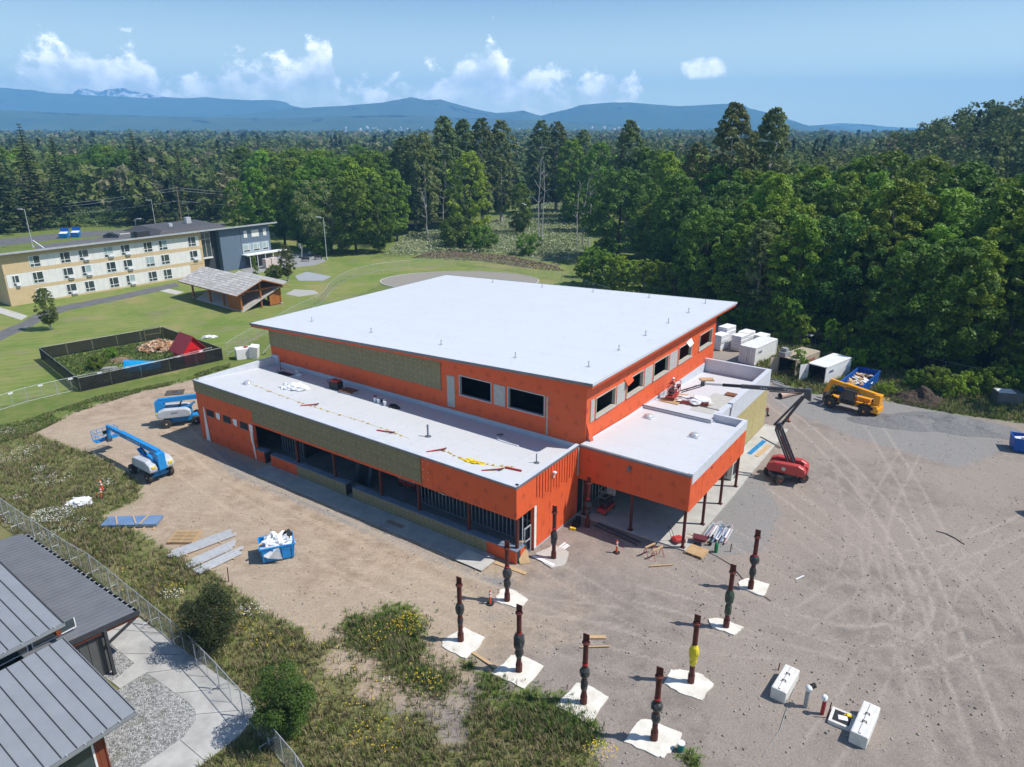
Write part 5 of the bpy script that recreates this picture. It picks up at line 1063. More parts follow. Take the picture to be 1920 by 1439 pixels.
def board(label, pa, pb, w=.25, za=.06, zb=.06, m=m_wood, th=.045, name='lumber_board', group='loose boards'):
    a, b = G(*pa), G(*pb); a.z, b.z = za, zb; single(name, label, 'board', MB().beam(a, b, w, th), m, group)
board('long board lying from the leftmost footing', (861, 1208), (949, 1266), .22); board('short plank behind the strapped steel post', (1103, 1196), (1136, 1196), .3); board('thin batten on the dirt below the short plank', (1088, 1215), (1144, 1213), .1)
board('orange-tinted board at the foot of the building corner', (928, 1056), (986, 1077), .35); board('plywood offcut leaning on the knee wall end', (984, 1058), (976, 1040), .8, .05, 1.25, m_ply); board('white plank beside the end wall', (998, 1044), (1042, 1063), .3, .1, .06, m_whitepl)
for i, (pa, pb) in enumerate((((1046, 1034), (1064, 1022)), ((1049, 1037), (1067, 1024)), ((1044, 1031), (1060, 1019)))): board(('lowest', 'middle', 'upper')[i] + ' of three white studs by the end wall post', pa, pb, .14, m=m_whitepl)
board('pale stick on the gravel right of the pit', (1492, 1088), (1507, 1081), .1, m=m_whitepl); board('board propped on the pavement edge', (1218, 1003+60), (1262, 1060), .1)
# delineators
def delineator(px, py, label, tilt=0):
    t = thing('delineator_post', label, 'delineator', G(px, py), 0, 'orange delineators'); t.rotation_euler = (0, tilt, 0); mo = mat('delineator_orange', (.75, .10, .02), .5)
    MB().lathe([(.28, 0), (.28, .07), (.12, .09)], n=8).build('base', m_black, t); MB().lathe([(.09, .09), (.07, 1.1), (.05, 1.14)], n=10).build('tube', mo, t)
    for z in (.65, .9): MB().lathe([(.089, z), (.087, z + .12)], n=10).build('reflector', m_whitepl, t)
delineator(1156, 1037, 'orange delineator in front of the entrance canopy'); delineator(919, 1133, 'orange delineator beside the steel post at the building corner'); delineator(190, 935, 'orange delineator in the weeds, nearer one of the pair', .1); delineator(194, 921, 'orange delineator in the weeds, farther one of the pair', -.15)
# ladder, sawhorses, cart under the canopy
a, b = G(1117, 985), G(1198, 1022); d = (b - a).normalized(); n = Vector((-d.y, d.x, 0)); t = thing('extension_ladder', 'aluminium ladder lying along the edge of the entrance slab', 'ladder', (0, 0, 0)); L_ = (b - a).length
for s in (-.25, .25): MB().beam(a + n * s + Vector((0, 0, .12)), b + n * s + Vector((0, 0, .12)), .06, .1).build('rail', m_dgrey, t)
for k in range(int(L_ / .32)): q = a + d * (.2 + k * .32); MB().cyl(q - n * .25 + Vector((0, 0, .12)), q + n * .25 + Vector((0, 0, .12)), .025, 6).build('rung', m_dgrey, t)
def sawhorse(px, py, rz, label):
    t = thing('sawhorse', label, 'sawhorse', G(px, py), rz, 'orange sawhorses'); mo = mat('sawhorse_red', (.5, .06, .03), .5); MB().box(-.55, .55, -.06, .06, .78, .88).build('top_beam', m_wood, t)
    for x in (-.45, .45):
        for y in (-.3, .3): MB().cyl((x, 0, .78), (x + .05 * (1 if x > 0 else -1), y, 0), .025, 6).build('leg', mo, t)
sawhorse(1218, 1040, R(35), 'sawhorse nearer the delineator in front of the canopy'); sawhorse(1232, 1046, R(35), 'sawhorse farther right in front of the canopy')
p = G(1271, 1016, .14); t = thing('push_cart', 'red wheeled cart with tall handle on the canopy slab', 'cart', p, R(20)); MB().side([(-.5, .1), (.5, .1), (.55, .25), (.3, .42), (-.35, .42), (-.5, .3)], -.35, .35).build('body', m_red, t, bevel=.06); MB().tube([(-.45, -.3, .3), (-.9, -.3, 1.5), (-.9, .3, 1.5), (-.45, .3, .3)], .02, 6).build('handle', m_black, t)
for x in (-.38, .38):
    for y in (-.36, .36): wheel(t, x, y, .12, .06, m_black)
p = G(1312, 1020); t = thing('wheelbarrow', 'maroon wheelbarrow by the stacked metal studs', 'wheelbarrow', p, R(-20)); MB().hexa([(-.35, -.25, .35), (.35, -.25, .3), (.35, .25, .3), (-.35, .25, .35)], [(-.6, -.38, .68), (.55, -.38, .62), (.55, .38, .62), (-.6, .38, .68)]).build('tray', mat('maroon_tray', (.13, .03, .04), .5), t); wheel(t, .75, 0, .2, .1, m_black)
for s in (-.28, .28): MB().beam((.7, s * .3, .2), (-1.1, s, .6), .05).build('handle', m_wood, t); MB().beam((-.3, s, .35), (-.4, s, 0), .04).build('leg', m_black, t)
single('gas_cylinder', 'green gas cylinder standing by the wheelbarrow', 'gas cylinder', MB().lathe([(.14, 0), (.15, .03), (.15, .75), (.08, .86), (.04, .88), (.05, .95)], G(1342, 1036), 14), mat('green_paint', (.01, .20, .07), .4))
c = G(1347, 1002); t = thing('stud_bundle', 'heap of shiny metal studs beside the canopy slab', 'metal studs', (c.x, c.y, 0), R(60), 'metal stud bundles')
for i in range(22):
    L_ = random.uniform(1.2, 3.2); y = -.9 + 1.8 * i / 21; MB().obox((random.uniform(-.3, .3), y, .1 + .16 * random.random() + .12 * (1 - abs(y))), (L_, .12, .07), random.uniform(-.08, .08), 0, random.uniform(-.03, .03)).build('stud', random.choice([m_galv, m_alu, m_whitepl, m_galv, mat('pink_sheet', (.45, .32, .33), .5), MATS['blue_steel_sheet']]), t)
for i in range(16): MB().obox((random.uniform(.8, 1.6), random.uniform(-.7, .5), .3 + random.random() * .1), (.5, .08, .05), random.random() * 3, .2, .2).build('offcut', m_alu, t)
# scissor lift and other dark things inside
p = bw(1.9, 11.2, .14); t = thing('scissor_lift', 'red and grey scissor lift under the entrance canopy', 'scissor lift', p, BYAW + R(90)); MB().box(-.95, .95, -.4, .4, .2, .62).build('base', m_red, t, bevel=.04)
for x in (-.7, .7):
    for y in (-.38, .38): wheel(t, x, y, .18, .12)
for y in (-.25, .25):
    for z in (.62, .9): MB().beam((-.8, y, z), (.8, y, z + .28), .05).beam((.8, y, z), (-.8, y, z + .28), .05).build('scissor_arm', m_dgrey, t)
MB().box(-.95, .95, -.4, .4, 1.2, 1.28).build('platform', m_dgrey, t)
for z in (1.75, 2.3): MB().tube([(-.93, -.38, z), (.93, -.38, z), (.93, .38, z), (-.93, .38, z), (-.93, -.38, z)], .022, 5).build('guard_rail', m_lgrey, t)
MB().box(.7, .95, -.38, .38, 1.3, 2.3).build('gate_panel', m_lgrey, t)
p = bw(-15.4, 4.6, .1); t = thing('scissor_lift', 'red scissor lift lowered inside the front porch', 'scissor lift', p, BYAW); MB().box(-1.1, 1.1, -.45, .45, .22, .75).build('base', m_red, t, bevel=.05); MB().box(-1.1, 1.1, -.45, .45, .8, .95).build('platform', m_lgrey, t)
for x in (-.8, .8):
    for y in (-.42, .42): wheel(t, x, y, .22, .14)
for x0 in (-19.6, -19.2): t_ = MB().obox(bw(x0, 2.6, 1.35), (1.7, .06, 2.5), BYAW, R(-14)).build('wall_panel', mat('dark_panel', (.05, .07, .09), .5)); tag(t_, ('dark panel leaning inside the porch, front one', 'dark panel leaning inside the porch, rear one')[x0 > -19.5], 'panel')
p = bw(.9, 7.7, 0); t = thing('tool_pile', 'black and yellow tools beside the orange end wall', 'tools', p, BYAW); MB().box(-.3, .3, -.25, .25, 0, .4).build('tool_case', m_black, t); MB().obox((.1, -.7, .12), (.5, .25, .22), .3).build('power_tool', m_yellow, t); MB().cyl((-.1, .5, 0), (-.1, .5, .6), .22, 12).build('drum', m_black, t)
# right wing pavement stuff
for i, (y0, x, m, L_) in enumerate(((30.2, 8.55, mat('blue_plank', (.02, .22, .48), .5), 4.2), (30.0, 9.35, m_wood, 3.6))): single('lumber_board', ('blue plank on the pavement beside the tan wall', 'brown plank next to the blue plank on the pavement')[i], 'board', MB().beam(bw(x, y0, .15), bw(x + .3, y0 + L_, .15), .45, .05), m, 'loose boards')
single('channel', 'grey metal channel lying across the pavement', 'metal channel', MB().beam(bw(8.2, 35.2, .15), bw(10.8, 33.6, .15), .12, .08), m_dgrey)
delineator(1478, 791, 'orange delineator behind the red lift arm')

# ------------------------------------------------------------------ things on the roofs
def on_low(X, Y, dz=0): return bw(X, Y, zlow(Y) + dz)
fl = [(-25.9, 2.2), (-18.6, 3.3), (-12.6, 2.6), (-7.8, 1.6), (-3.3, 2.3), (-2.2, 3.6)]
for i, (x, y) in enumerate([(-26.5, 2.6), (-15.8, 2.2), (-9.4, 1.7), (-3.4, 1.5)]):
    t = thing('warning_line_stand', ('leftmost', 'second from left', 'third from left', 'rightmost')[i] + ' fallen red stand of the yellow flag line on the low roof', 'flag stand', on_low(x, y, .04), BYAW + R(random.uniform(10, 60)), 'flag line stands'); MB().beam((-.8, 0, .03), (.8, 0, .06), .09).build('pole', m_pole_red, t); MB().beam((.55, -.12, .05), (.95, .12, .05), .12, .08).build('foot', m_steel_red, t)
fr_ = thing('flag_line', 'yellow pennant line lying along the low front roof', 'flag line', on_low(0, 0), 0); fr_.location = (0, 0, 0)
line = [(-37.5, 3.4), (-32, 2.9), (-26.0, 2.6), (-20.5, 2.8), (-15.6, 2.7), (-13.0, 2.4)]; line2 = [(-9.2, 2.2), (-7.5, 2.0), (-5.6, 1.9), (-3.6, 2.4), (-2.4, 3.3)]
def flags(line, st):
    for a, b in zip(line[:-1], line[1:]):
        L_ = math.hypot(b[0] - a[0], b[1] - a[1]); n = int(L_ / st)
        MB().tube([on_low(*a, .03), on_low(*b, .03)], .012, 4).build('cord', m_yellow, fr_)
        for k in range(n):
            f = (k + random.random()) / n; x, y = a[0] + (b[0] - a[0]) * f + random.uniform(-.12, .12), a[1] + (b[1] - a[1]) * f + random.uniform(-.12, .12); r_ = random.random() * 6; s = random.uniform(.12, .22)
            c = on_low(x, y, .035); q = [c + Vector((math.cos(r_ + w) * s, math.sin(r_ + w) * s, random.uniform(0, .05))) for w in (0, 2.1, 4.2)]; MB().add(q, [(0, 1, 2), (2, 1, 0)]).build('pennant', m_yellow, fr_)
flags(line, .95); flags(line2, .45)
pl = sheet_pile('caution_tape_heap', 'heap of bunched yellow flagging on the low roof corner', 'flagging', on_low(-5.6, 1.9, .0), (.9, .3, .16), 8, m_yellow, BYAW + .2, .8)
single('tape_reel', 'dark bundled pennant roll near the low roof corner', 'flagging', MB().beam(on_low(-2.9, 2.6, .08), on_low(-1.5, 2.9, .08), .14, .12), m_pole_red)
sheet_pile('tarp', 'crumpled white tarp bundle on the low roof', 'tarp', on_low(-32.2, 5.3), (1.5, .8, .55), 12, m_plast, BYAW + .25, .4)
def rbox(name, label, cat, X, Y, s, m, rz=0, z=0): t = MB().obox((0, 0, s[2] / 2), s).build(name, m, bevel=.03); t.location = on_low(X, Y, z); t.rotation_euler = (0, 0, BYAW + rz); return tag(t, label, cat)
t = thing('generator', 'dark tool chest with red lid by the tall wall on the low roof', 'tool chest', on_low(-29.0, 8.3), BYAW + .1); MB().box(-.6, .6, -.45, .45, .1, .85).build('case', m_black, t, bevel=.04); MB().box(-.5, .5, -.35, .35, .85, 1.0).build('lid', m_pole_red, t); MB().tube([(-.6, -.3, .5), (-1.0, -.3, .8), (-1.0, .3, .8), (-.6, .3, .5)], .03, 6).build('handle', m_black, t)
t = thing('hatch_cover', 'rusty red roof hatch lid next to the tool chest', 'hatch', on_low(-27.0, 8.2), BYAW + .1); MB().box(-.8, .8, -.55, .55, 0, .2).build('curb', m_coping, t); MB().box(-.85, .85, -.6, .6, .2, .3).build('lid', mat('rust_brown', (.22, .09, .045)), t)
for i, (x, y, m) in enumerate(((-22.8, 7.9, m_whitepl), (-22.2, 7.8, m_whitepl), (-21.7, 8.1, m_whitepl), (-21.2, 7.7, m_whitepl), (-23.2, 8.3, m_pole_red))):
    t = thing('pail', ('leftmost white pail', 'second white pail', 'third white pail', 'rightmost white pail', 'red pail behind the white ones')[i] + ' on the low roof by the tall wall', 'pail', on_low(x, y), 0, 'pails on the low roof'); MB().lathe([(.15, 0), (.18, .4), (.19, .42)], n=14).build('bucket', m, t); MB().lathe([(.19, .42), (.19, .45), (.1, .46)], n=14).build('lid', m, t)
for i, (x, y, s) in enumerate(((-20.3, 7.9, .3), (-19.8, 7.8, .25), (-22.4, 8.5, .22))): t = sheet_pile('hose_coil', ('dark hose coil right of the pails', 'small dark bag right of the hose coil', 'dark bag behind the pails')[i], 'hose', on_low(x, y), (s * 1.6, s * 1.2, s), 20 + i, m_black, 0, .3)
t = thing('tool_rack', 'dark metal stand and mat in the far corner of the low roof', 'tool stand', on_low(-38.6, 8.6), BYAW); MB().box(.3, 2.2, -.7, .1, .02, .08).build('mat', m_black, t); MB().beam((0, 0, .05), (0, .1, 1.3), .05).beam((0, 0, .4), (1.0, -.1, .45), .05).beam((-.4, -.2, .05), (.5, -.4, .1), .06).build('stand', m_steel_red, t)
t = thing('pail', 'grey pail with white rag in the far corner of the low roof', 'pail', on_low(-36.4, 9.2), 0, 'pails on the low roof'); MB().lathe([(.2, 0), (.24, .55)], n=14).build('bucket', m_lgrey, t); MB().blob((.3, -.5, .05), (.4, .3, .16), 4, .4).build('rag', m_whitepl, t)
t = thing('trim_bundle', 'white trim pieces and wire by the tall wall windows', 'trim', on_low(-6.4, 7.6, .02), BYAW + R(-8)); [MB().obox((i * .25, -.1 * i, .06), (2.2, .14, .08), .06 * i).build('trim_piece', m_whitepl, t) for i in range(3)]; MB().tube([(-1.2 + .2 * math.cos(k), .5 + .3 * math.sin(k * 1.3), .08 + .02 * k % .1) for k in range(14)], .025, 5).build('wire_coil', m_dgrey, t)
def on_rw(X, Y, dz=0): return bw(X, Y, zrw(Y) + dz)
t = thing('membrane_pallet', 'opened white wrapped pallet with red edge straps on the right wing roof', 'wrapped pallet', on_rw(3.6, 26.4), BYAW + R(18)); MB().box(-1.3, 1.3, -.9, .9, 0, .35).build('boards', m_ply, t); MB().box(-1.36, 1.36, -.96, -.9, .2, .42).box(1.3, 1.36, -.9, .96, .2, .42).build('red_strap', m_pole_red, t); MB().blob((0, 0, .32), (1.5, 1.1, .3), 5, .5, 24, 12, 2.2).build('white_wrap', m_plast, t)
for i, (x, y, s) in enumerate(((1.6, 25.2, (1.9, 1.4, .05)), (1.5, 27.5, (1.8, 1.0, .05)), (1.6, 35.2, (1.5, .9, .08)))): t = MB().obox((0, 0, s[2] / 2), s).build('plywood_sheet', m_ply); t.location = on_rw(x, y, .06); t.rotation_euler = (0, R(0), BYAW + .3 * i); tag(t, ('plywood sheet left of the white wrapped pallet on the right wing', 'plywood sheet below the red platform on the right wing', 'plywood sheet in the far corner of the right wing roof')[i], 'plywood', 'plywood on the right wing')
t = MB().obox((0, 0, .05), (1.4, .9, .1)).build('metal_plate', mat('rust_brown', (.2, .1, .05))); t.location = on_rw(5.8, 31.3, .08); t.rotation_euler = (0, 0, BYAW); tag(t, 'brown plate on the right wing roof by the boom', 'plate')

# ------------------------------------------------------------------ materials stored at the edge of the woods
t = None
m_wrapw = mat('stack_wrap', (.90, .90, .90), .5, (.80, .80, .81), 1.4)
def wrapped_stack(label, x, y, rz, l, w, tiers):
    t = thing('wrapped_stack', label, 'wrapped stack', (x, y, 0), rz, 'white wrapped insulation stacks'); z = .12; MB().box(-l/2, l/2, -w/2, w/2, 0, .12).build('pallet_base', m_wood, t)
    for i in range(tiers):
        h = .58; o = random.uniform(-.05, .05); MB().box(-l/2 + o, l/2 + o, -w/2 + o, w/2 + o, z + .01, z + h).build('wrapped_bale', m_wrapw, t, bevel=.04)
        for k in (.15, .38): MB().box(-l/2 + o - .006, l/2 + o + .006, -w/2 + o - .006, w/2 + o + .006, z + k, z + k + .035).build('printed_stripe', m_dgrey, t)
        z += h
for i, a in enumerate((('wrapped stack nearest the orange building', 32.0, 104.8, .75, 2.3, 1.6, 4), ('wrapped stack right behind the white container', 34.8, 104.3, .75, 2.2, 1.6, 4), ('tall wrapped stack at the back left', 33.6, 107.2, .75, 2.6, 1.6, 5), ('wrapped stack at the back middle', 36.4, 106.3, .75, 2.3, 1.7, 4), ('wrapped stack at the back right', 38.9, 106.6, .75, 2.2, 1.7, 3))): wrapped_stack(*a)
a, b = G(1462, 748), G(1502, 738); t = thing('concrete_pipe', 'large pinkish pipe lying on the gravel under the boom', 'pipe', (0, 0, 0)); m_pp = mat('pipe_pink', (.50, .36, .30), .7, (.42, .30, .25), 3); MB().cyl(a + Vector((0, 0, .38)), b + Vector((0, 0, .38)), .38, 16, caps=False).cyl(b + Vector((0, 0, .38)), a + Vector((0, 0, .38)), .33, 16, caps=False).build('pipe_wall', m_pp, t); MB().cyl(a + Vector((0, 0, .38)) + (b - a) * .03, a + Vector((0, 0, .38)) + (b - a) * .05, .34, 16).build('pipe_inside', m_black, t)
for i, (pa, pb) in enumerate((((1446, 716), (1468, 722)), ((1450, 720), (1474, 727)), ((1444, 712), (1462, 717)))): board(('nearest', 'middle', 'farthest')[i] + ' steel bar in the pile behind the right wing', pa, pb, .18, .15, .15, m_galv, .1)
def heap(name, label, px, py, size, m, seed, rz=0, amp=.35, n=72):
    """tipped heap: rounded profile broken up by lumps"""
    c = G(px, py); k = 26; vs = []
    for j in range(k + 1):
        for i in range(n):
            a = 2 * math.pi * i / n; r = j / k; e = 1 + .22 * mnoise.noise((math.cos(a) * 1.6 + seed, math.sin(a) * 1.6, 0))
            x, y = r * e * size[0] * math.cos(a), r * e * size[1] * math.sin(a); p = (1 - r) ** 1.15 * (1 - .25 * (1 - r))
            z = size[2] * (p * (1.15 + amp * 1.3 * mnoise.noise((x * .55, y * .55, seed))) + amp * .30 * mnoise.noise((x * 1.7, y * 1.7, seed)) * min(1, (1 - r) * 3) + amp * .16 * mnoise.noise((x * 4.5, y * 4.5, seed)) * min(1, (1 - r) * 4)) - .06 * (r > .97)
            vs.append((x, y, z))
    o = MB().add(vs, [(j * n + i, (j + 1) * n + i, (j + 1) * n + (i + 1) % n, j * n + (i + 1) % n) for j in range(k) for i in range(n)]).build(name, m, smooth=True); o.location = c; o.rotation_euler = (0, 0, rz); return tag(o, label, 'mound')
m_soil = mat('dark_topsoil', (.085, .058, .042), .95, (.05, .035, .026), 2, bump=1, bscale=6); m_gravm = mat('crushed_gravel', (.23, .225, .22), .95, (.15, .148, .145), 5, bump=.8, bscale=22)
heap('soil_mound', 'clumpy dark brown topsoil mound at the grass edge', 1722, 752, (4.0, 2.4, 1.7), m_soil, 3, R(-15), .9)
heap('gravel_mound', 'low grey gravel mound in front of the soil mound', 1690, 792, (5.5, 2.6, .9), m_gravm, 5, R(-12), .3); heap('gravel_mound', 'long curved grey gravel mound right of the other', 1800, 798, (6.5, 3.4, 1.0), m_gravm, 9, R(-28), .3)
c = G(1885, 757); t = thing('sheet_stack', 'stack of dark sheets under white plastic by the woods', 'stack', (c.x, c.y, 0), R(-12))
for i in range(9): MB().box(-1.4, 1.4, -.9, .9, .1 + i * .17, .25 + i * .17).build('sheet_layer', mat('slate_sheet', (.10, .11, .12), .5, (.14, .15, .16), 2), t)
MB().box(-1.3, .6, -.8, .8, 1.63, 1.67).build('plastic_cover', m_plast, t); [MB().box(x - .08, x + .08, -.9, .9, 0, .1).build('sleeper', m_wood, t) for x in (-1, 0, 1)]
for i, (pa, pb) in enumerate((((1653, 750), (1678, 741)), ((1656, 752), (1681, 743)), ((1890, 778), (1910, 788)), ((1750, 805), (1775, 803)))): board(('left plank of the pair beside the topsoil mound', 'right plank of the pair beside the topsoil mound', 'pale plank below the dark sheet stack', 'brown stick on the gravel in the right yard')[i], pa, pb, .3 if i < 3 else .1, m=m_wood)
for i, (px, py) in enumerate(((1634, 757), (1643, 759), (1640, 752))): c = G(px, py); t = MB().obox((c.x, c.y, .06), (1.5, .8, .05), .5 * i).build('plywood_sheet', m_ply); tag(t, ('plywood scrap behind the yellow machine, left one', 'plywood scrap behind the yellow machine, right one', 'plywood scrap behind the yellow machine, rear one')[i], 'plywood', 'plywood scraps')
c = G(1516, 648); t = thing('quad_bike', 'small dark utility buggy parked behind the containers', 'buggy', (c.x, c.y, 0), R(40)); MB().box(-1, 1, -.5, .5, .4, .8).build('body', m_dgrey, t, bevel=.05); MB().box(-.6, .4, -.5, .5, 1.65, 1.72).build('roof', m_galv, t)
for x in (-.65, .65):
    for y in (-.55, .55): wheel(t, x, y, .3, .2)
for x in (-.55, .35):
    for y in (-.45, .45): MB().cyl((x, y, .8), (x, y, 1.65), .03, 6).build('roof_post', m_black, t)
# left side bits
c = G(148, 946); sheet_pile('tarp', 'crumpled white tarp lying in the tall weeds', 'tarp', c, (1.1, .75, .5), 31, m_plast, .4, .45)
c = G(328, 737); t = thing('hatch_cover', 'flat dark metal lid lying on the dirt by the fence', 'lid', c, .3); MB().box(-1.1, 1.1, -.9, .9, .02, .10).build('plate', mat('dark_rust', (.10, .085, .07), .8), t); MB().box(-.3, .3, -.05, .05, .10, .15).build('handle', m_black, t)
c = G(462, 672); t = thing('foam_block_stack', 'white foam blocks piled by the fence behind the building', 'foam blocks', (c.x, c.y, 0), .4); MB().obox((-.3, .2, .8), (2.2, 1.6, 1.6), .1).build('block', m_whitepl, t, bevel=.05); MB().obox((1.2, -.4, 1.0), (1.2, 1.3, 1.9), -.3, .1, .15).build('block', m_whitepl, t, bevel=.05); MB().obox((.1, .2, 1.68), (.5, .5, .12), .6).build('red_tag', m_pole_red, t)
t = thing('extension_ladder', 'short aluminium ladder propped behind the foam blocks', 'ladder', (c.x + 1.9, c.y + 1.6, 0), .4)
for s in (-.25, .25): MB().beam((0, s, .2), (1.9, s, 2.2), .06).build('rail', m_alu, t)
for k in range(7): MB().cyl((.15 + .25 * k, -.25, .35 + .26 * k), (.15 + .25 * k, .25, .35 + .26 * k), .03, 6).build('rung', m_alu, t)
# ------------------------------------------------------------------ grey metal-roofed building at the lower left
m_mroof = mat('standing_seam_grey', (.33, .345, .36), .38, (.29, .305, .32), .7, metal=.3, spec=.5); m_mrib = mat('ribbed_roof_grey', (.20, .205, .215), .45, (.17, .175, .185), .8, metal=.25)
m_trim = mat('dark_trim', (.055, .055, .06), .5, (.04, .04, .045), 3); m_cedar = mat('cedar_red', (.22, .055, .022), .7, (.16, .04, .018), 2.5, stretch=(6, 6, .6)); m_gpanel = mat('charcoal_panel', (.10, .10, .10), .6, (.085, .085, .085), 2)
m_wglass = mat('window_glass', (.03, .045, .05), .08, (.05, .07, .075), .4, spec=.8)
SO = (-23.57, 37.22, 0); SY = R(-35.1)
sb = thing('metal_roofed_building', 'low building with grey standing seam roofs and cedar wall beside the chain-link fence', 'building', SO, SY)
def quad_slab(p, th): return MB().hexa([(x, y, z - th) for x, y, z in p], p)
def seam_roof(x0, x1, y0, y1, za, zb, m, sp, name, along='X'):
    """sheet falling from za to zb with raised seams running down the fall"""
    f = (lambda x, y: za + (zb - za) * (x - x0) / (x1 - x0)) if along == 'X' else (lambda x, y: za + (zb - za) * (y - y0) / (y1 - y0))
    r = quad_slab([(x0, y0, f(x0, y0)), (x1, y0, f(x1, y0)), (x1, y1, f(x1, y1)), (x0, y1, f(x0, y1))], .12).build(name, m, sb)
    n = round(((y1 - y0) if along == 'X' else (x1 - x0)) / sp)
    for i in range(n + 1):
        if along == 'X': y = y0 + (y1 - y0) * i / n; MB().beam((x0, y, f(x0, y) + .02), (x1, y, f(x1, y) + .02), .035, .07).build('seam', m_trim if m is m_mroof else m_mrib, r)
        else: x = x0 + (x1 - x0) * i / n; MB().beam((x, y0, f(x, y0) + .012), (x, y1, f(x, y1) + .012), .05, .05).build('seam', m, r)
    return r
seam_roof(.45, 7.9, -16, -4.42, 4.5, 3.4, m_mroof, .72, 'roof'); seam_roof(-12, -.45, -16, -3.95, 6.35, 4.85, m_mroof, .72, 'roof'); seam_roof(-16, -.05, -6.2, -.12, 3.95, 3.38, m_mrib, .42, 'ribbed_roof', 'Y')
for x, y0, z in ((7.9, -16, 3.4), (-.45, -16, 4.85)):
    y1 = -4.38 if x > 0 else -3.9
    g = MB().box(x, x + .14, y0, y1, z - .2, z - .17).box(x + .12, x + .14, y0, y1, z - .2, z + .02).box(x, x + .02, y0, y1, z - .2, z).build('gutter', m_mroof, sb)
    for y in np.arange(y0 + .5, y1, .85): MB().box(x - .05, x + .15, y, y + .05, z + .0, z + .045).build('gutter_bracket', m_galv, g)
g = MB().box(-16, 0, -.12, .1, 3.12, 3.16).box(-16, 0, .06, .1, 3.16, 3.32).build('gutter', m_trim, sb)
for x in np.arange(-15.7, 0, .6): MB().box(x, x + .06, -.12, .1, 3.30, 3.34).build('gutter_bracket', m_galv, g)
MB().hexa([(-.05, -6.2, 3.62), (.02, -6.2, 3.62), (.02, .05, 3.06), (-.05, .05, 3.06)], [(-.05, -6.2, 3.98), (.02, -6.2, 3.98), (.02, .05, 3.42), (-.05, .05, 3.42)]).build('fascia', m_trim, sb); MB().hexa([(-.14, -6.2, 3.44), (-.06, -6.2, 3.44), (-.06, .0, 2.88), (-.14, .0, 2.88)], [(-.14, -6.2, 3.62), (-.06, -6.2, 3.62), (-.06, .0, 3.06), (-.14, .0, 3.06)]).build('cedar_fascia', m_cedar, sb)
MB().hexa([(.45, -4.42, 4.25), (7.95, -4.42, 3.15), (7.95, -4.36, 3.15), (.45, -4.36, 4.25)], [(.45, -4.42, 4.52), (7.95, -4.42, 3.42), (7.95, -4.36, 3.42), (.45, -4.36, 4.52)]).build('rake_trim', m_mroof, sb); MB().hexa([(-12, -3.95, 6.1), (-.4, -3.95, 4.6), (-.4, -3.89, 4.6), (-12, -3.89, 6.1)], [(-12, -3.95, 6.38), (-.4, -3.95, 4.88), (-.4, -3.89, 4.88), (-12, -3.89, 6.38)]).build('rake_trim', m_trim, sb)
MB().box(-15.6, -.4, -6.2, -2.1, 0, 3.3).build('wall', m_gpanel, sb)
for y in np.arange(-6.0, -2.0, .5): MB().box(-.4, -.36, y, y + .46, .1, 3.2).build('wall_panel', m_gpanel, sb)
for x in np.arange(-15.5, -.6, .5): MB().box(x, x + .46, -2.1, -2.06, .1, 3.2).build('wall_panel', m_gpanel, sb)
MB().box(-.02, .16, -2.2, -2.02, 0, 3.3).build('corner_post', m_trim, sb); MB().beam((-.1, -.2, 2.95), (-.2, -2.1, 2.1), .14).build('brace', m_trim, sb)
MB().box(-12, 7.0, -16, -5.9, 0, 3.35).build('wall', m_gpanel, sb); MB().box(-12, -.9, -16, -4.6, 3.9, 4.75).build('clerestory_wall', mat('blue_grey_wall', (.06, .075, .10), .7), sb)
for y in np.arange(-16, -5.0, 2.6):
    w = MB().box(-.88, -.82, y, y + 2.4, 3.98, 4.55).build('clerestory_window', m_wglass, sb); MB().box(-.83, -.79, y, y + 2.4, 3.92, 3.98).box(-.83, -.79, y, y + .06, 3.98, 4.6).box(-.83, -.79, y + 2.34, y + 2.4, 3.98, 4.6).build('frame', m_white, w)
MB().box(-.85, -.25, -4.45, -4.2, 4.3, 4.6).build('cedar_beam_end', m_cedar, sb)
for i in range(26): y = -16 + i * .392; MB().box(7.0, 7.06, y + .01, y + .385, 0, 3.3).build('cedar_plank', m_cedar, sb)
for i in range(8): x = 4.0 + i * .392; MB().box(x, x + .385, -5.9, -5.85, 0, 3.3).build('cedar_plank', m_cedar, sb)
for y in (-9.4, -13.2):
    w = MB().box(7.05, 7.09, y, y + 2.9, .9, 2.75).build('window', m_wglass, sb); MB().box(7.06, 7.14, y - .1, y + 3.0, .8, .9).box(7.06, 7.14, y - .1, y + 3.0, 2.75, 2.85).box(7.06, 7.14, y - .1, y, .9, 2.75).box(7.06, 7.14, y + 2.9, y + 3.0, .9, 2.75).build('frame', m_white, w)
for y in (-5.0, -8.8, -12.6): MB().box(6.9, 7.7, y, y + .2, 3.0, 3.22).build('rafter_tail', m_cedar, sb)
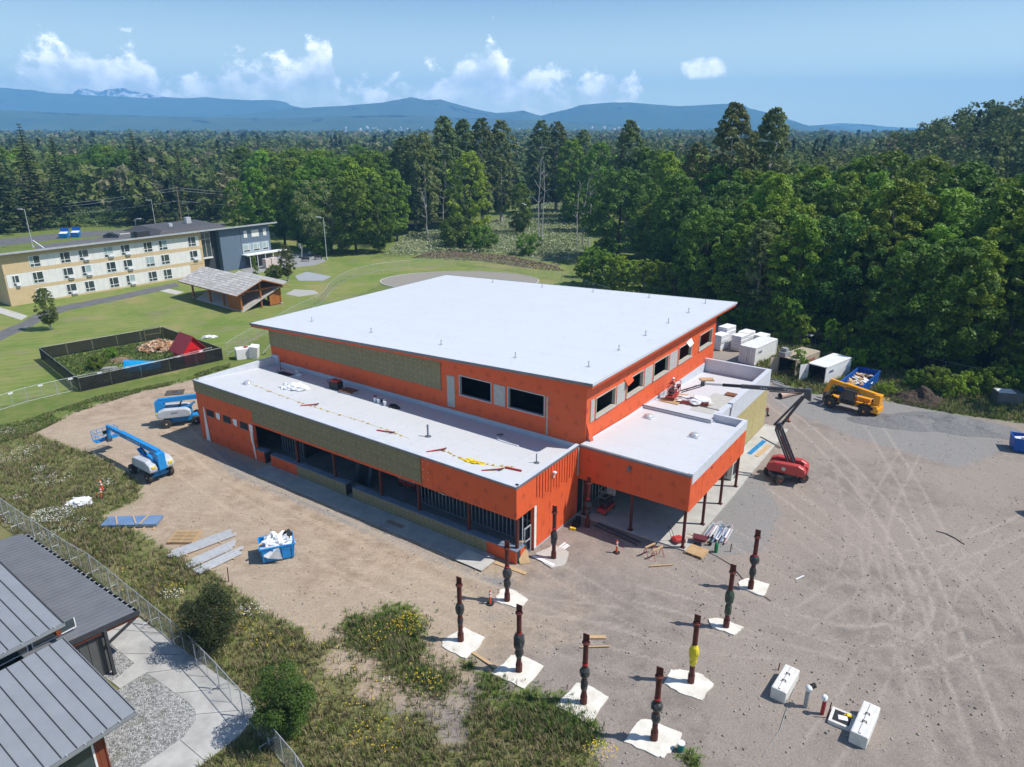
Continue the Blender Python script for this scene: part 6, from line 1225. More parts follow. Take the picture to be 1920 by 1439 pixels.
# concrete walk and gravel bed beside it
def flat(name, px, z, m, kind='structure', th=.1): return tag(MB().prism([tuple(G(x, y)[:2]) for x, y in px], z - th, z).build(name, m), kind=kind)
m_walk = mat('walk_concrete', (.46, .45, .42), .9, (.34, .33, .31), .7, bump=.1)
def stone_mat():
    M = bpy.data.materials.new('river_gravel'); M.use_nodes = True; N = M.node_tree.nodes; L = M.node_tree.links; b = N['Principled BSDF']; b.inputs['Roughness'].default_value = .85
    tc = N.new('ShaderNodeTexCoord'); v = N.new('ShaderNodeTexVoronoi'); v.inputs['Scale'].default_value = 11; L.new(tc.outputs['Object'], v.inputs['Vector'])
    cr = N.new('ShaderNodeValToRGB'); cr.color_ramp.elements[0].color = (.14, .14, .135, 1); cr.color_ramp.elements[1].color = (.50, .49, .47, 1); s = N.new('ShaderNodeSeparateColor'); L.new(v.outputs['Color'], s.inputs[0]); L.new(s.outputs[0], cr.inputs[0])
    n = N.new('ShaderNodeTexNoise'); n.inputs['Scale'].default_value = .9; n.inputs['Detail'].default_value = 6; L.new(tc.outputs['Object'], n.inputs['Vector']); r = N.new('ShaderNodeMapRange'); r.inputs[1].default_value = .55; r.inputs[2].default_value = .68; r.inputs[4].default_value = .6; L.new(n.outputs[0], r.inputs[0])
    mx = N.new('ShaderNodeMix'); mx.data_type = 'RGBA'; L.new(r.outputs[0], mx.inputs[0]); L.new(cr.outputs[0], mx.inputs[6]); mx.inputs[7].default_value = (.10, .11, .045, 1); L.new(mx.outputs[2], b.inputs['Base Color'])
    bp = N.new('ShaderNodeBump'); bp.inputs['Strength'].default_value = 1; bp.inputs['Distance'].default_value = .08; bp.invert = True; L.new(v.outputs['Distance'], bp.inputs['Height']); L.new(bp.outputs[0], b.inputs['Normal']); return M
m_river = stone_mat()
wk = flat('concrete_walk', [(150, 1100), (248, 1150), (330, 1208), (402, 1262), (470, 1308), (484, 1335), (448, 1383), (390, 1425), (340, 1470), (220, 1480), (262, 1441), (345, 1383), (367, 1352), (366, 1332), (350, 1316), (274, 1262), (225, 1292), (210, 1280), (252, 1245), (215, 1215), (190, 1190)], .05, m_walk, th=.15)
gb = flat('gravel_bed', [(200, 1300), (226, 1292), (274, 1262), (350, 1316), (366, 1332), (367, 1352), (345, 1383), (262, 1441), (210, 1480), (150, 1470)], .03, m_river)
flat('gravel_bed', [(190, 1190), (215, 1215), (252, 1245), (210, 1280), (195, 1270)], .028, m_river)
for a, b in (((212, 1180), (300, 1187)), ((228, 1225), (335, 1228)), ((275, 1262), (372, 1250)), ((330, 1300), (430, 1290)), ((366, 1340), (470, 1330)), ((338, 1388), (384, 1427))):
    p, q = G(*a, .052), G(*b, .052); MB().beam(p, q, .03, .004).build('joint', m_dark, wk)

# ------------------------------------------------------------------ chain-link temporary fence panels
def chain_mesh(L_, h, cell=.13, r=.0022):
    """woven wire as crossing diagonals"""
    mb = MB(); n = int((L_ + h) / cell)
    for s in (1, -1):
        for i in range(n):
            c = i * cell - h; x0, x1 = max(0, c), min(L_, c + h)
            if x1 <= x0: continue
            z0, z1 = x0 - c, x1 - c
            if s < 0: z0, z1 = h - z0, h - z1
            mb.add([(x0, -r, z0 + .05), (x1, -r, z1 + .05), (x1, r, z1 + .05 + r * 1.6), (x0, r, z0 + .05 + r * 1.6)], [(0, 1, 2, 3)])
    return mb
FP = {}
m_wire = mat('fence_wire', (.26, .27, .27), .5, (.2, .21, .21), 4)
def fence_panel(a, b, label, group, h=1.95, style='chain', feet=False, tagged=False):
    a, b = Vector(a), Vector(b); L_ = (b - a).length; k = (style, round(L_, 1), h)
    if k not in FP:
        Lk = round(L_, 1); fr = MB().cyl((0, 0, .02), (0, 0, h), .03, 6).cyl((Lk, 0, .02), (Lk, 0, h), .03, 6).cyl((0, 0, h), (Lk, 0, h), .026, 6).cyl((0, 0, .12), (Lk, 0, .12), .022, 6).cyl((Lk / 2, 0, .12), (Lk / 2, 0, h), .02, 6)
        if style == 'chain': ms = chain_mesh(Lk, h - .1).mesh('wire_mesh', m_wire)
        else:
            q = MB()
            for z in np.arange(.15, h, .16): q.add([(0, 0, z), (Lk, 0, z), (Lk, .004, z + .008), (0, .004, z + .008)], [(0, 1, 2, 3)])
            for x in np.arange(.1, Lk, .22): q.add([(x, 0, .1), (x + .005, 0, .1), (x + .005, 0, h), (x, 0, h)], [(0, 1, 2, 3)])
            ms = q.mesh('wire_mesh', m_wire)
        FP[k] = (fr.mesh('frame', m_galv), ms, MB().tube([(-.02, -.5, .03), (-.12, -.5, .35), (-.12, .5, .35), (-.02, .5, .03)], .022, 5).mesh('foot', m_galv), MB().box(Lk * .42, Lk * .58, -.03, -.015, h * .86, h * .97).mesh('name_tag', m_whitepl))
    t = thing('fence_panel', label, 'fence panel', (a.x, a.y, a.z), math.atan2(b.y - a.y, b.x - a.x), group)
    link_mesh('frame', FP[k][0], t); o = link_mesh('wire_mesh', FP[k][1], t); o['kind'] = 'stuff'
    if feet: link_mesh('foot', FP[k][2], t)
    if tagged: link_mesh('name_tag', FP[k][3], t)
    return t
_o = 'first second third fourth fifth sixth seventh eighth ninth tenth eleventh twelfth thirteenth fourteenth fifteenth sixteenth seventeenth eighteenth nineteenth twentieth'.split()
ORD = _o + ['twenty-' + w for w in _o[:9]] + ['thirtieth'] + ['thirty-' + w for w in _o[:9]] + ['fortieth'] + ['forty-' + w for w in _o[:9]]
def run(pts, step, label, group, **k):
    L_ = smooth_line(pts, 6) if k.pop('curved', False) else [Vector((p[0], p[1], 0)) for p in pts]
    out = [L_[0]]; acc = 0
    for a, b in zip(L_[:-1], L_[1:]):
        d = (b - a).length; pos = 0
        while acc + (d - pos) >= step: pos += step - acc; acc = 0; out.append(a + (b - a) * (pos / d))
        acc += d - pos
    tg = k.pop('tag_', False)
    for i, (a, b) in enumerate(zip(out[:-1], out[1:])): fence_panel((a.x, a.y, hill(a.x, a.y)), (b.x, b.y, 0), ORD[i] + ' ' + label, group, tagged=tg, **k)
run([(-62, 66.4), (-48.5, 57.4), (-44.1, 54.2), (-40.2, 51.4), (-34.9, 47.7), (-31.3, 45.4), (-27.7, 42.5), (-24.4, 39.9), (-20.9, 37.1), (-18.0, 34.5), (-15.1, 31.7), (-13.2, 29.8), (-11.0, 27.6), (-8, 24)], 3.05, 'chain-link panel from the left in the run beside the metal roofs', 'chain-link panels by the metal roofs', h=2.0, feet=True)
run(GP([(-60, 790), (60, 752), (170, 727), (300, 702), (425, 668)]), 3.4, 'wire panel from the left, white tagged, before the garden', 'wire panels in front of the garden', style='wire', h=1.9, tag_=True)
run(GP([(425, 668), (460, 645), (500, 625), (560, 590), (605, 568), (622, 545), (660, 522), (720, 508), (800, 501), (880, 500), (960, 508), (1010, 522)]), 3.4, 'wire panel from the left in the curved run behind the orange building', 'wire panels behind the building', curved=True, style='wire', h=1.9)
run(GP([(1010, 522), (1040, 526), (1080, 538), (1150, 560)]), 3.4, 'wire panel from the left at the wood edge behind the roof', 'wire panels at the wood edge', style='wire', h=1.9)
run(GP([(1390, 606), (1470, 632), (1560, 655), (1680, 682), (1800, 710), (1960, 745)]), 3.4, 'wire panel from the left along the shaded right-hand wood', 'wire panels along the right wood', style='wire', h=1.9)
c = G(1718, 668, 1.3); single('notice_board', 'small white sign on the fence at the right wood', 'sign', MB().obox((c.x, c.y, 1.45), (.65, .03, .55), R(-25)), m_whitepl)

# ------------------------------------------------------------------ fenced garden with shed, firewood and tarp
m_screen = mat('black_screen', (.012, .012, .012), .8, (.02, .02, .02), 1.2, bump=.5, bscale=3)
_nt = m_screen.node_tree; _t = _nt.nodes.new('ShaderNodeBsdfTransparent'); _x = _nt.nodes.new('ShaderNodeMixShader'); _x.inputs[0].default_value = .72
_nt.links.new(_t.outputs[0], _x.inputs[1]); _nt.links.new(_nt.nodes['Principled BSDF'].outputs[0], _x.inputs[2]); _nt.links.new(_x.outputs[0], _nt.nodes['Material Output'].inputs[0])
E4 = [Vector((-69, 99.2, 0)), Vector((-55.6, 85.8, 0)), Vector((-42.4, 99.2, 0)), Vector((-56.4, 110.8, 0))]
gf = thing('screen_fence', 'black screened fence enclosing the garden with the red shed', 'fence', (0, 0, 0))
for i in range(4):
    a, b = E4[i], E4[(i + 1) % 4]; n = 5
    for k in range(n):
        p, q = a.lerp(b, k / n), a.lerp(b, (k + 1) / n); g = (i == 2 and k == 4)
        if i == 2 and k == 4: pass
        d = (q - p).normalized()
        MB().beam(p + d * .06 + Vector((0, 0, .95)), q - d * .06 + Vector((0, 0, .95)), .02, 1.78).build('screen_panel', m_screen, gf); MB().cyl(p, p + Vector((0, 0, 1.95)), .04, 6).build('post', m_dgrey, gf); MB().cyl(p + Vector((0, 0, 1.88)), q + Vector((0, 0, 1.88)), .022, 6).build('top_rail', m_galv, gf)
p = E4[3].lerp(E4[0], .02); q = E4[3].lerp(E4[0], .16); d = Vector((0, -.12, 0)); MB().tube([p + d, p + d + Vector((0, 0, 2.1)), q + d + Vector((0, 0, 2.1)), q + d], .05, 6).tube([p + d + Vector((0, 0, 1)), q + d + Vector((0, 0, 1))], .03, 6).build('gate_frame', mat('gate_olive', (.22, .22, .12), .6), gf)
m_shed = mat('shed_red', (.68, .015, .02), .55, (.58, .014, .018), 2); m_shedr = mat('shed_roof_red', (.30, .03, .035), .5, (.25, .028, .03), 2)
sh = thing('garden_shed', 'bright red garden shed with steep gable roof', 'shed', (-47.1, 98.9, 0), R(50)); sh.scale = (1.12, 1.12, 1.1)
MB().side([(-1.35, 0), (1.35, 0), (1.35, 1.9), (0, 3.5), (-1.35, 1.9)], -1.5, 1.5).build('wall', m_shed, sh)
for s in (-1, 1):
    MB().hexa([(s * 1.75, -1.8, 1.42), (0, -1.8, 3.56), (0, 1.8, 3.56), (s * 1.75, 1.8, 1.42)][::s], [(s * 1.78, -1.8, 1.52), (0, -1.8, 3.68), (0, 1.8, 3.68), (s * 1.78, 1.8, 1.52)][::s]).build('roof_panel', m_shedr, sh)
MB().box(-.5, .5, -1.53, -1.5, .05, 1.9).build('door', mat('shed_door', (.40, .012, .016), .6), sh)
c = G(300, 655); pile = thing('firewood_pile', 'heap of split firewood inside the black fenced garden', 'firewood', (c.x, c.y, 0)); lm = []
m_log = [mat('split_wood_pale', (.58, .42, .28), .85, (.45, .31, .2), 5), mat('split_wood_orange', (.42, .21, .10), .85, (.32, .16, .08), 5), mat('bark_brown', (.11, .08, .06), .9, (.18, .14, .1), 5)]
logs = [MB().side([(-.14, -.1), (.16, -.08), (.05, .16)], -.26, .26).mesh('log', m) for m in m_log] + [MB().cyl((0, -.26, 0), (0, .26, 0), .14, 8).mesh('log', m) for m in m_log[:2]]
for i in range(240):
    a, rr = random.random() * 6.28, math.sqrt(random.random()); x, y = rr * 3.3 * math.cos(a), rr * 2.3 * math.sin(a); z = .12 + max(0, 1.45 * (1 - rr) ** .8) * random.uniform(.75, 1)
    link_mesh('log', random.choices(logs, (5, 3, 1, 2, 2))[0], pile, (x, y, z), (random.uniform(-.7, .7), random.uniform(-3, 3), random.random() * 6.28), (1.35,) * 3)
c = G(262, 700); b_ = thing('covered_boat', 'long shape under bright blue tarpaulin beside the garden fence', 'tarpaulin', (c.x - .2, c.y + 1.6, 0), R(12)); b_.scale = (.72, .8, .85)
mb = MB(); n, m_ = 16, 9; vs = []
for i in range(n + 1):
    x = -3.3 + 6.6 * i / n; w = 1.15 * math.sin(math.pi * min(.98, .25 + .72 * i / n)) ** .5 + .1; hh = 1.75 - .55 * i / n
    for j in range(m_): t_ = -1 + 2 * j / (m_ - 1); vs.append((x, t_ * w * 1.15, hh * (1 - abs(t_) ** 1.7) + .05 + .05 * mnoise.noise((x * 1.5, t_ * 3, 1))))
mb.add(vs, [(i * m_ + j, (i + 1) * m_ + j, (i + 1) * m_ + j + 1, i * m_ + j + 1) for i in range(n) for j in range(m_ - 1)]); mb.add([(-3.3, y, 0.02) for y in (-1.2, 1.2)] + [(-3.3, 0, 1.75)], [(0, 1, 2), (2, 1, 0)])
mb.build('tarpaulin', mat('tarp_blue', (.01, .33, .66), .4, (.01, .25, .52), 1.5, bump=.5, bscale=3), b_)
c = G(205, 693); single('plank_stack', 'grey weathered boards lying in the garden weeds', 'boards', MB().obox((c.x, c.y, .15), (1.9, 1.2, .12), .2).obox((c.x + .1, c.y, .27), (1.7, .9, .08), .35), mat('weathered_wood', (.33, .33, .32), .9, (.24, .24, .23), 3, stretch=(1, 8, 1)))
c = G(224, 675); tag(heap('soil_mound', 'small bare reddish soil heap inside the garden', 224, 676, (2.2, 1.4, .5), mat('red_soil', (.26, .17, .11), .95, (.18, .12, .08), 2), 17), cat='mound')
c = G(393, 633); sheet_pile('tarp', 'small white and black sheeting on the lawn behind the shed', 'tarp', c, (1.2, .6, .3), 41, m_plast, .2, .5)

# ------------------------------------------------------------------ lodge
m_lyel = mat('lodge_buff', (.58, .44, .26), .85, (.53, .40, .23), 1.0); m_lwht = mat('lodge_white', (.72, .71, .67), .85, (.64, .64, .62), .7); m_lblu = mat('lodge_blue_siding', (.135, .185, .25), .7, (.12, .165, .225), 1.5); m_lroof = mat('shingle_grey', (.10, .10, .105), .9, (.07, .07, .075), 2.5, bump=.4)
LO = (-95.53, 132.5, 0); LY = R(52.09); lg = thing('lodge', 'long three-storey lodge with buff and white bands and a blue end wing', 'building', LO, LY)
DEP = 13.0; HT = 10.05
MB().hexa([(0, .05, 0), (39.8, .05, 0), (39.8, DEP, 0), (0, DEP, 0)], [(0, .05, 9.72), (39.8, .05, 9.72), (39.8, DEP, 7.2), (0, DEP, 7.2)]).build('wall', m_lyel, lg)
bands = [(0, .28, m_lyel), (.28, 2.75, m_lwht), (2.75, 3.42, m_lyel), (3.42, 5.98, m_lwht), (5.98, 6.72, m_lyel), (6.72, 9.0, m_lwht), (9.0, 9.75, m_lyel)]
for z0, z1, m in bands:
    if m is m_lwht:
        x0 = 5.0 if z0 < 1 else (.25 if z0 < 5 else 6.6); MB().box(x0, 36.2 if z0 < 1 else 39.2, .0, .05, z0, z1).build('panel_band', m, lg)
        for x in np.arange(x0 + 1.2, 36, 1.22): MB().box(x, x + .02, -.004, .0, z0, z1).build('panel_joint', m_conc_d, lg)
    else: MB().box(0, 39.8, -.015, .05, z0, z1).build('clapboard_band', m, lg)
MB().box(0, 6.6, -.012, .05, 6.72, 9.0).build('clapboard_band', m_lyel, lg); MB().box(0, 5.0, -.012, .05, .28, 2.75).build('clapboard_band', m_lyel, lg)
blind = mat('window_blind', (.33, .42, .42), .5, (.28, .37, .37), 2)
def lodge_win(x, z, w=1.95, h=2.2, ac=False, kind=0):
    f = MB().box(x, x + w, -.07, .02, z, z + .1).box(x, x + w, -.07, .02, z + h - .1, z + h).box(x, x + .1, -.07, .02, z + .1, z + h - .1).box(x + w - .1, x + w, -.07, .02, z + .1, z + h - .1).box(x + w * .36, x + w * .36 + .1, -.065, .02, z + .1, z + h - .1).box(x + .1, x + w - .1, -.06, .02, z + .62, z + .72).build('window', m_white, lg)
    for a, b, c_, d_ in ((x + .1, x + w * .36, z + .72, z + h - .1), (x + w * .36 + .1, x + w - .1, z + .72, z + h - .1), (x + .1, x + w * .36, z + .1, z + .62), (x + w * .36 + .1, x + w - .1, z + .1, z + .62)):
        MB().box(a, b, -.03, .01, c_, d_).build('pane', blind if kind and c_ > z + .5 and random.random() < .8 else m_wglass, f)
    if ac: a = MB().box(x + w * .42, x + w - .12, -.35, -.03, z + .12, z + .55).build('air_conditioner', m_whitepl, f); MB().box(x + w * .42, x + w - .12, -.3, -.02, z - .2, z - .08).build('bracket', m_conc_d, f)
cols = [4.6, 10.05, 13.5, 18.35, 21.8, 26.55, 29.9]
for r_, z in ((0, 6.78), (1, 3.66), (2, .42)):
    for i, x in enumerate(cols): lodge_win(x, z, 1.92, 2.18, ac=((r_, i) in {(0, 2), (0, 3), (0, 4), (1, 1), (1, 2), (1, 4), (2, 1), (2, 4)}), kind=((r_ * 7 + i) % 3 == 0))
    if r_ < 2: lodge_win(36.55, z, 1.9, 2.2, ac=r_ == 1)
lodge_win(1.1, 3.6, 1.25, 2.1, ac=True)
MB().hexa([(39.8, 1.6, 0), (44.4, 1.6, 0), (44.4, DEP, 0), (39.8, DEP, 0)], [(39.8, 1.6, 9.4), (44.4, 1.6, 9.4), (44.4, DEP, 7.2), (39.8, DEP, 7.2)]).build('link_wall', mat('link_dark', (.05, .055, .065), .7), lg); MB().box(44.36, 44.42, .0, 1.6, 0, 9.6).build('link_side', m_lblu, lg)
gw = MB().box(39.9, 42.3, .7, .8, 3.8, 9.4).build('stair_window', m_wglass, lg)
for x in (39.85, 41.0, 42.2): MB().box(x, x + .1, .6, .7, 3.8, 9.4).build('mullion', m_alu, gw)
for z in (3.75, 7.9, 9.3): MB().box(39.85, 42.3, .6, .7, z, z + .12).build('transom', m_alu, gw)
MB().box(39.85, 42.4, .4, 1.6, 3.5, 3.75).build('stair_bay', m_lwht, lg)
MB().hexa([(44.42, .05, 0), (57.7, .05, 0), (57.7, DEP, 0), (44.42, DEP, 0)], [(44.42, .05, 9.75), (57.7, .05, 9.75), (57.7, DEP, 7.3), (44.42, DEP, 7.3)]).build('blue_wing', m_lblu, lg)
for k in range(34): MB().box(44.42, 57.7, .02 - .012, .05, .1 + k * .277, .1 + k * .277 + .265).build('siding_board', m_lblu, lg)
MB().box(49.66, 49.74, -.01, .0, 0, 9.4).build('corner_trim', m_trim, lg)
for x0, x1 in ((50.6, 51.5), (52.7, 54.7), (55.9, 56.8)): MB().box(x0, x1, -.05, .0, 7.2, 8.85).build('window', m_lwht, lg)
MB().box(49.8, 57.2, -.03, .0, 3.4, 5.9).build('window_surround', mat('pale_blue', (.30, .37, .42), .8), lg)
for x0, x1 in ((50.05, 51.95), (52.7, 54.55), (55.3, 57.0)):
    f = MB().box(x0, x1, -.09, -.03, 3.75, 5.65).build('window', m_white, lg)
    for a, b in ((x0 + .1, x1 - .62), (x1 - .5, x1 - .1)): MB().box(a, b, -.10, -.09, 4.35, 5.55).build('pane', blind, f)
    MB().box(x0 + .1, x1 - .1, -.10, -.09, 3.85, 4.25).build('pane', m_wglass, f)
MB().box(49.4, 61.0, -2.4, .0, 3.2, 3.38).build('entry_canopy', m_white, lg); MB().box(50.2, 57.5, -.06, .0, 0, 3.1).build('entry_glazing', m_wglass, lg)
for x in (50.2, 52.2, 54.4, 56.6, 60.5): MB().box(x, x + .12, -2.2, -2.08, 0, 3.2).build('canopy_post', m_white, lg)
MB().hexa([(-.9, -1.1, HT - .18), (59.3, -1.1, HT - .05), (59.3, DEP + .8, HT - 2.75), (-.9, DEP + .8, HT - 2.9)], [(-.9, -1.1, HT + .12), (59.3, -1.1, HT + .2), (59.3, DEP + .8, HT - 2.5), (-.9, DEP + .8, HT - 2.6)]).build('roof', m_lroof, lg)
MB().hexa([(-1.0, -1.2, HT - .2), (59.4, -1.2, HT - .1), (59.4, -1.1, HT - .1), (-1.0, -1.1, HT - .2)], [(-1.0, -1.2, HT + .16), (59.4, -1.2, HT + .24), (59.4, -1.1, HT + .24), (-1.0, -1.1, HT + .16)]).build('roof_edge', mat('edge_light', (.42, .44, .46), .5), lg)
MB().box(36, 52, DEP - 3, 26, 0, 8.2).build('rear_wing', m_lblu, lg); MB().hexa([(34.5, DEP - 4, 8.4), (53, DEP - 4, 8.4), (53, 27, 8.4), (34.5, 27, 8.4)], [(36.5, 11.0, 9.6), (51, 11.0, 9.6), (51, 22, 9.9), (36.5, 22, 9.9)]).build('rear_roof', m_lroof, lg)
MB().box(46, 47.2, 17, 18.2, 9.6, 11.2).build('roof_vent', m_alu, lg); MB().box(40.5, 41.3, 15, 15.8, 9.6, 10.4).build('roof_vent', m_alu, lg); MB().box(31.5, 34.4, 12.5, 14.5, 7.5, 9.6).build('roof_well', m_trim, lg)
tag(MB().box(0, 0.01, 0, .01, 0, .01).build('x', m_dark), 'x', 'x') if False else None
def lw(X, Y, Z=0): c, s = math.cos(LY), math.sin(LY); return Vector((LO[0] + X * c - Y * s, LO[1] + X * s + Y * c, Z))
for i, (x, y) in enumerate(((53.3, -4.2), (55.2, -3.9))):
    t = thing('wrapped_pallet', ('left', 'right')[i] + ' shrink-wrapped pallet of boxes outside the blue wing', 'wrapped pallet', lw(x, y), LY, 'wrapped pallets at the lodge'); MB().box(-.75, .75, -.7, .7, .15, 2.3).build('wrapped_boxes', mat('shrink_wrap', (.66, .56, .52), .4, (.55, .45, .42), 2), t, bevel=.05); MB().box(-.8, .8, -.75, .75, 0, .14).build('pallet_base', m_wood, t)

# ------------------------------------------------------------------ timber pavilion
m_shake = mat('cedar_shake_grey', (.42, .41, .39), .9, (.31, .30, .285), 1.4); m_timber = mat('cedar_timber', (.42, .15, .035), .7, (.33, .11, .028), 2, stretch=(3, 3, .5))
PO = (-50.0, 128.29, 0); PY = R(50.8); pv = thing('timber_pavilion', 'open timber shelter with grey shake gable roof on the lawn', 'pavilion', PO, PY)
MB().box(-.6, 8.9, -.5, 18.3, -.1, .12).build('slab', m_conc, pv)
RZ, EZ, XL, XR, YA, YB_ = 5.55, 3.35, -1.5, 9.8, -1.3, 20.2
for x0, x1, z0, z1, nm in ((XL, 4.15, EZ, RZ, 1), (4.15, XR, RZ, EZ + .1, 2)):
    MB().hexa([(x0, YA, z0 - .16), (x1, YA, z1 - .16), (x1, YB_, z1 - .16), (x0, YB_, z0 - .16)], [(x0, YA, z0 - .03), (x1, YA, z1 - .03), (x1, YB_, z1 - .03), (x0, YB_, z0 - .03)]).build('roof_deck', m_timber, pv)
sh_m = [MB().hexa([(-.29, -.36, 0), (.29, -.36, 0), (.29, .36, 0), (-.29, .36, 0)], [(-.29, -.36, .05), (.29, -.36, .05), (.29, .36, .02), (-.29, .36, .02)]).mesh('shake', mat('cedar_shake_%d' % k, c, .9, tuple(v * .8 for v in c), 2)) for k, c in enumerate(((.56, .54, .50), (.47, .45, .42), (.62, .60, .57), (.52, .49, .45)))]
sl = math.atan2(RZ - EZ, 4.15 - XL); cnt = 0
nr, nc = 9, 33
for r_ in range(nr):
    f = (r_ + .5) / nr; x, z = XL + (4.15 - XL) * f, EZ + (RZ - EZ) * f
    for c_ in range(nc):
        y = YA + (YB_ - YA) * (c_ + .5 + random.uniform(-.05, .05)) / nc
        link_mesh('shake', random.choice(sh_m), pv, (x, y, z + .0), (R(0), -sl - .03, R(0))).rotation_euler = (0, -sl - .04, R(-90) * 0)
        o = pv.children[-1]; o.rotation_euler = Matrix.Rotation(-sl - .03, 3, 'Y').to_euler(); o.scale = (1.2, .9, 1)
MB().hexa([(4.15, YA, RZ - .02), (XR, YA, EZ + .08), (XR, YB_, EZ + .08), (4.15, YB_, RZ - .02)], [(4.15, YA, RZ + .04), (XR, YA, EZ + .14), (XR, YB_, EZ + .14), (4.15, YB_, RZ + .04)]).build('far_slope', m_shake, pv)
for x in (.0, 8.3):
    for y in (0, 6, 11, 17.5): p = MB().cyl((x, y, .1), (x, y, 3.5), .2, 10).build('post', m_timber, pv); MB().cyl((x, y, .1), (x, y, .3), .3, 10).build('post_footing', m_conc, p)
MB().cyl((4.15, 0, .1), (4.15, 0, 5.2), .17, 10).build('post', m_timber, pv)
for y in (0, 6, 11, 17.5): MB().beam((-.6, y, 3.5), (8.9, y, 3.5), .25, .3).beam((-.8, y, 3.55), (4.15, y, 5.3), .2, .22).beam((9.1, y, 3.55), (4.15, y, 5.3), .2, .22).build('truss', m_timber, pv)
for x in (0, 8.3): MB().beam((x, -1, 3.45), (x, 19.5, 3.45), .25, .28).build('beam', m_timber, pv)
def planks(x0, x1, y0, y1, z0, z1, ax):
    L_ = (x1 - x0) if ax == 'X' else (y1 - y0); n = int(L_ / .2)
    for i in range(n):
        a = i * L_ / n
        MB().box(*( (x0 + a + .008, x0 + a + L_ / n - .008, y0, y1) if ax == 'X' else (x0, x1, y0 + a + .008, y0 + a + L_ / n - .008)), z0, z1).build('wall_plank', m_timber, pv)
planks(-.08, .04, .2, 4.6, .15, 2.75, 'Y'); planks(5.9, 8.2, -.06, .06, .15, 2.75, 'X'); planks(8.26, 8.38, .2, 4.6, .15, 2.75, 'Y')
flat('path', [(295, 545), (308, 540), (345, 548), (330, 553)], .02, m_conc)

# ------------------------------------------------------------------ paths, road, lot and pads by the lodge
m_asph = mat('asphalt', (.15, .15, .15), .9, (.11, .11, .112), .5, bump=.1)
flat('path', [(-40, 640), (0, 622), (45, 603), (65, 590), (110, 575), (200, 558), (330, 530), (336, 537), (300, 546), (210, 566), (125, 583), (80, 600), (60, 612), (20, 630), (-40, 660)], .03, m_asph); flat('path', [(-20, 570), (0, 577), (52, 593), (40, 601), (-20, 582)], .04, m_conc)
flat('road', [(-260, 490), (-60, 455), (120, 437), (330, 425), (420, 418), (420, 423), (330, 432), (120, 448), (-60, 470), (-260, 510)], .03, m_asph); flat('parking_lot', [(60, 462), (230, 440), (330, 432), (420, 432), (440, 470), (100, 492)], .035, m_asph)
for i, (a, b) in enumerate((((62, 452), (82, 466)), ((225, 440), (268, 436)))):
    p, q = G(*a), G(*b); tag(MB().beam(p + Vector((0, 0, .1)), q + Vector((0, 0, .1)), .3, .2).build('kerb', m_white), kind='structure')
flat('patio', [(440, 500), (470, 492), (530, 478), (590, 474), (612, 490), (590, 498), (520, 505), (470, 515)], .03, mat('patio_grey', (.30, .30, .30), .9, (.25, .25, .25), .8)); flat('gravel_pad', [(553, 518), (575, 510), (622, 519), (605, 527), (560, 527)], .03, mat('blue_gravel', (.34, .36, .38), .9, (.28, .30, .32), 3)); flat('gravel_pad', [(535, 552), (552, 543), (590, 545), (598, 551), (560, 557)], .03, mat('pale_gravel', (.42, .41, .38), .9, (.34, .33, .31), 3))
c = G(862, 527); n = 40; outer = [(c.x + 17.5 * math.cos(2 * math.pi * k / n), c.y + 10.5 * math.sin(2 * math.pi * k / n)) for k in range(n)]
tag(MB().prism(outer, -.1, .06).build('gravel_pad', mat('ring_gravel', (.30, .27, .22), .95, (.24, .225, .205), 2, bump=.5, bscale=12)), kind='structure')
kb = MB()
for k in range(n):
    a, b = 2 * math.pi * k / n, 2 * math.pi * (k + 1) / n; P = lambda t, r: (c.x + (17.5 + r) * math.cos(t), c.y + (10.5 + r) * math.sin(t))
    kb.hexa([(*P(a, 0), 0), (*P(a, .25), 0), (*P(b, .25), 0), (*P(b, 0), 0)], [(*P(a, 0), .12), (*P(a, .25), .12), (*P(b, .25), .12), (*P(b, 0), .12)])
tag(kb.build('kerb', m_conc), kind='structure')
# lamps, pole, car, dumpsters, hoops
def lamp(px, py, tx, ty, label, dbl=False):
    p = G(px, py); d = ray(tx, ty); k = p.y / d.y; h = CAM_H + d.z * k
    t = thing('street_lamp', label, 'street lamp', p, 0, 'parking lot lamps'); MB().cyl((0, 0, 0), (0, 0, h), .11, 8, .07).build('pole', m_lgrey, t); MB().cyl((0, 0, 0), (0, 0, .6), .3, 10).build('base', m_conc, t)
    s = 1 if dbl else -1; MB().beam((0, 0, h - .1), (s * 1.1, 0, h - .05), .1).build('arm', m_lgrey, t); MB().box(min(s * .7, s * 1.8), max(s * .7, s * 1.8), -.35, .35, h - .05, h + .18).build('lamp_head', m_lgrey, t)
    return t
lamp(62, 465, 47, 393, 'lamp at the left end of the parking lot with a camera on its pole'); lamp(259, 447, 254, 411, 'short lamp in front of the grey shingle roof', True); lamp(292, 426, 281, 376, 'lamp left of the utility pole behind the lodge'); lamp(356, 420, 347, 382, 'lamp right of the utility pole behind the lodge'); lamp(473, 436, 466, 397, 'lamp rising behind the blue wing roof'); lamp(613, 487, 603, 408, 'lamp standing alone on the lawn right of the blue wing')
p = G(342, 424); t = thing('utility_pole', 'brown wooden utility pole behind the lodge', 'utility pole', p); MB().cyl((0, 0, 0), (0, 0, 13.5), .2, 8, .14).build('pole', mat('pole_wood', (.24, .175, .125), .9), t); MB().beam((-1.3, 0, 12.8), (1.3, 0, 12.8), .14).build('crossarm', mat('pole_wood', (.13, .09, .06)), t)
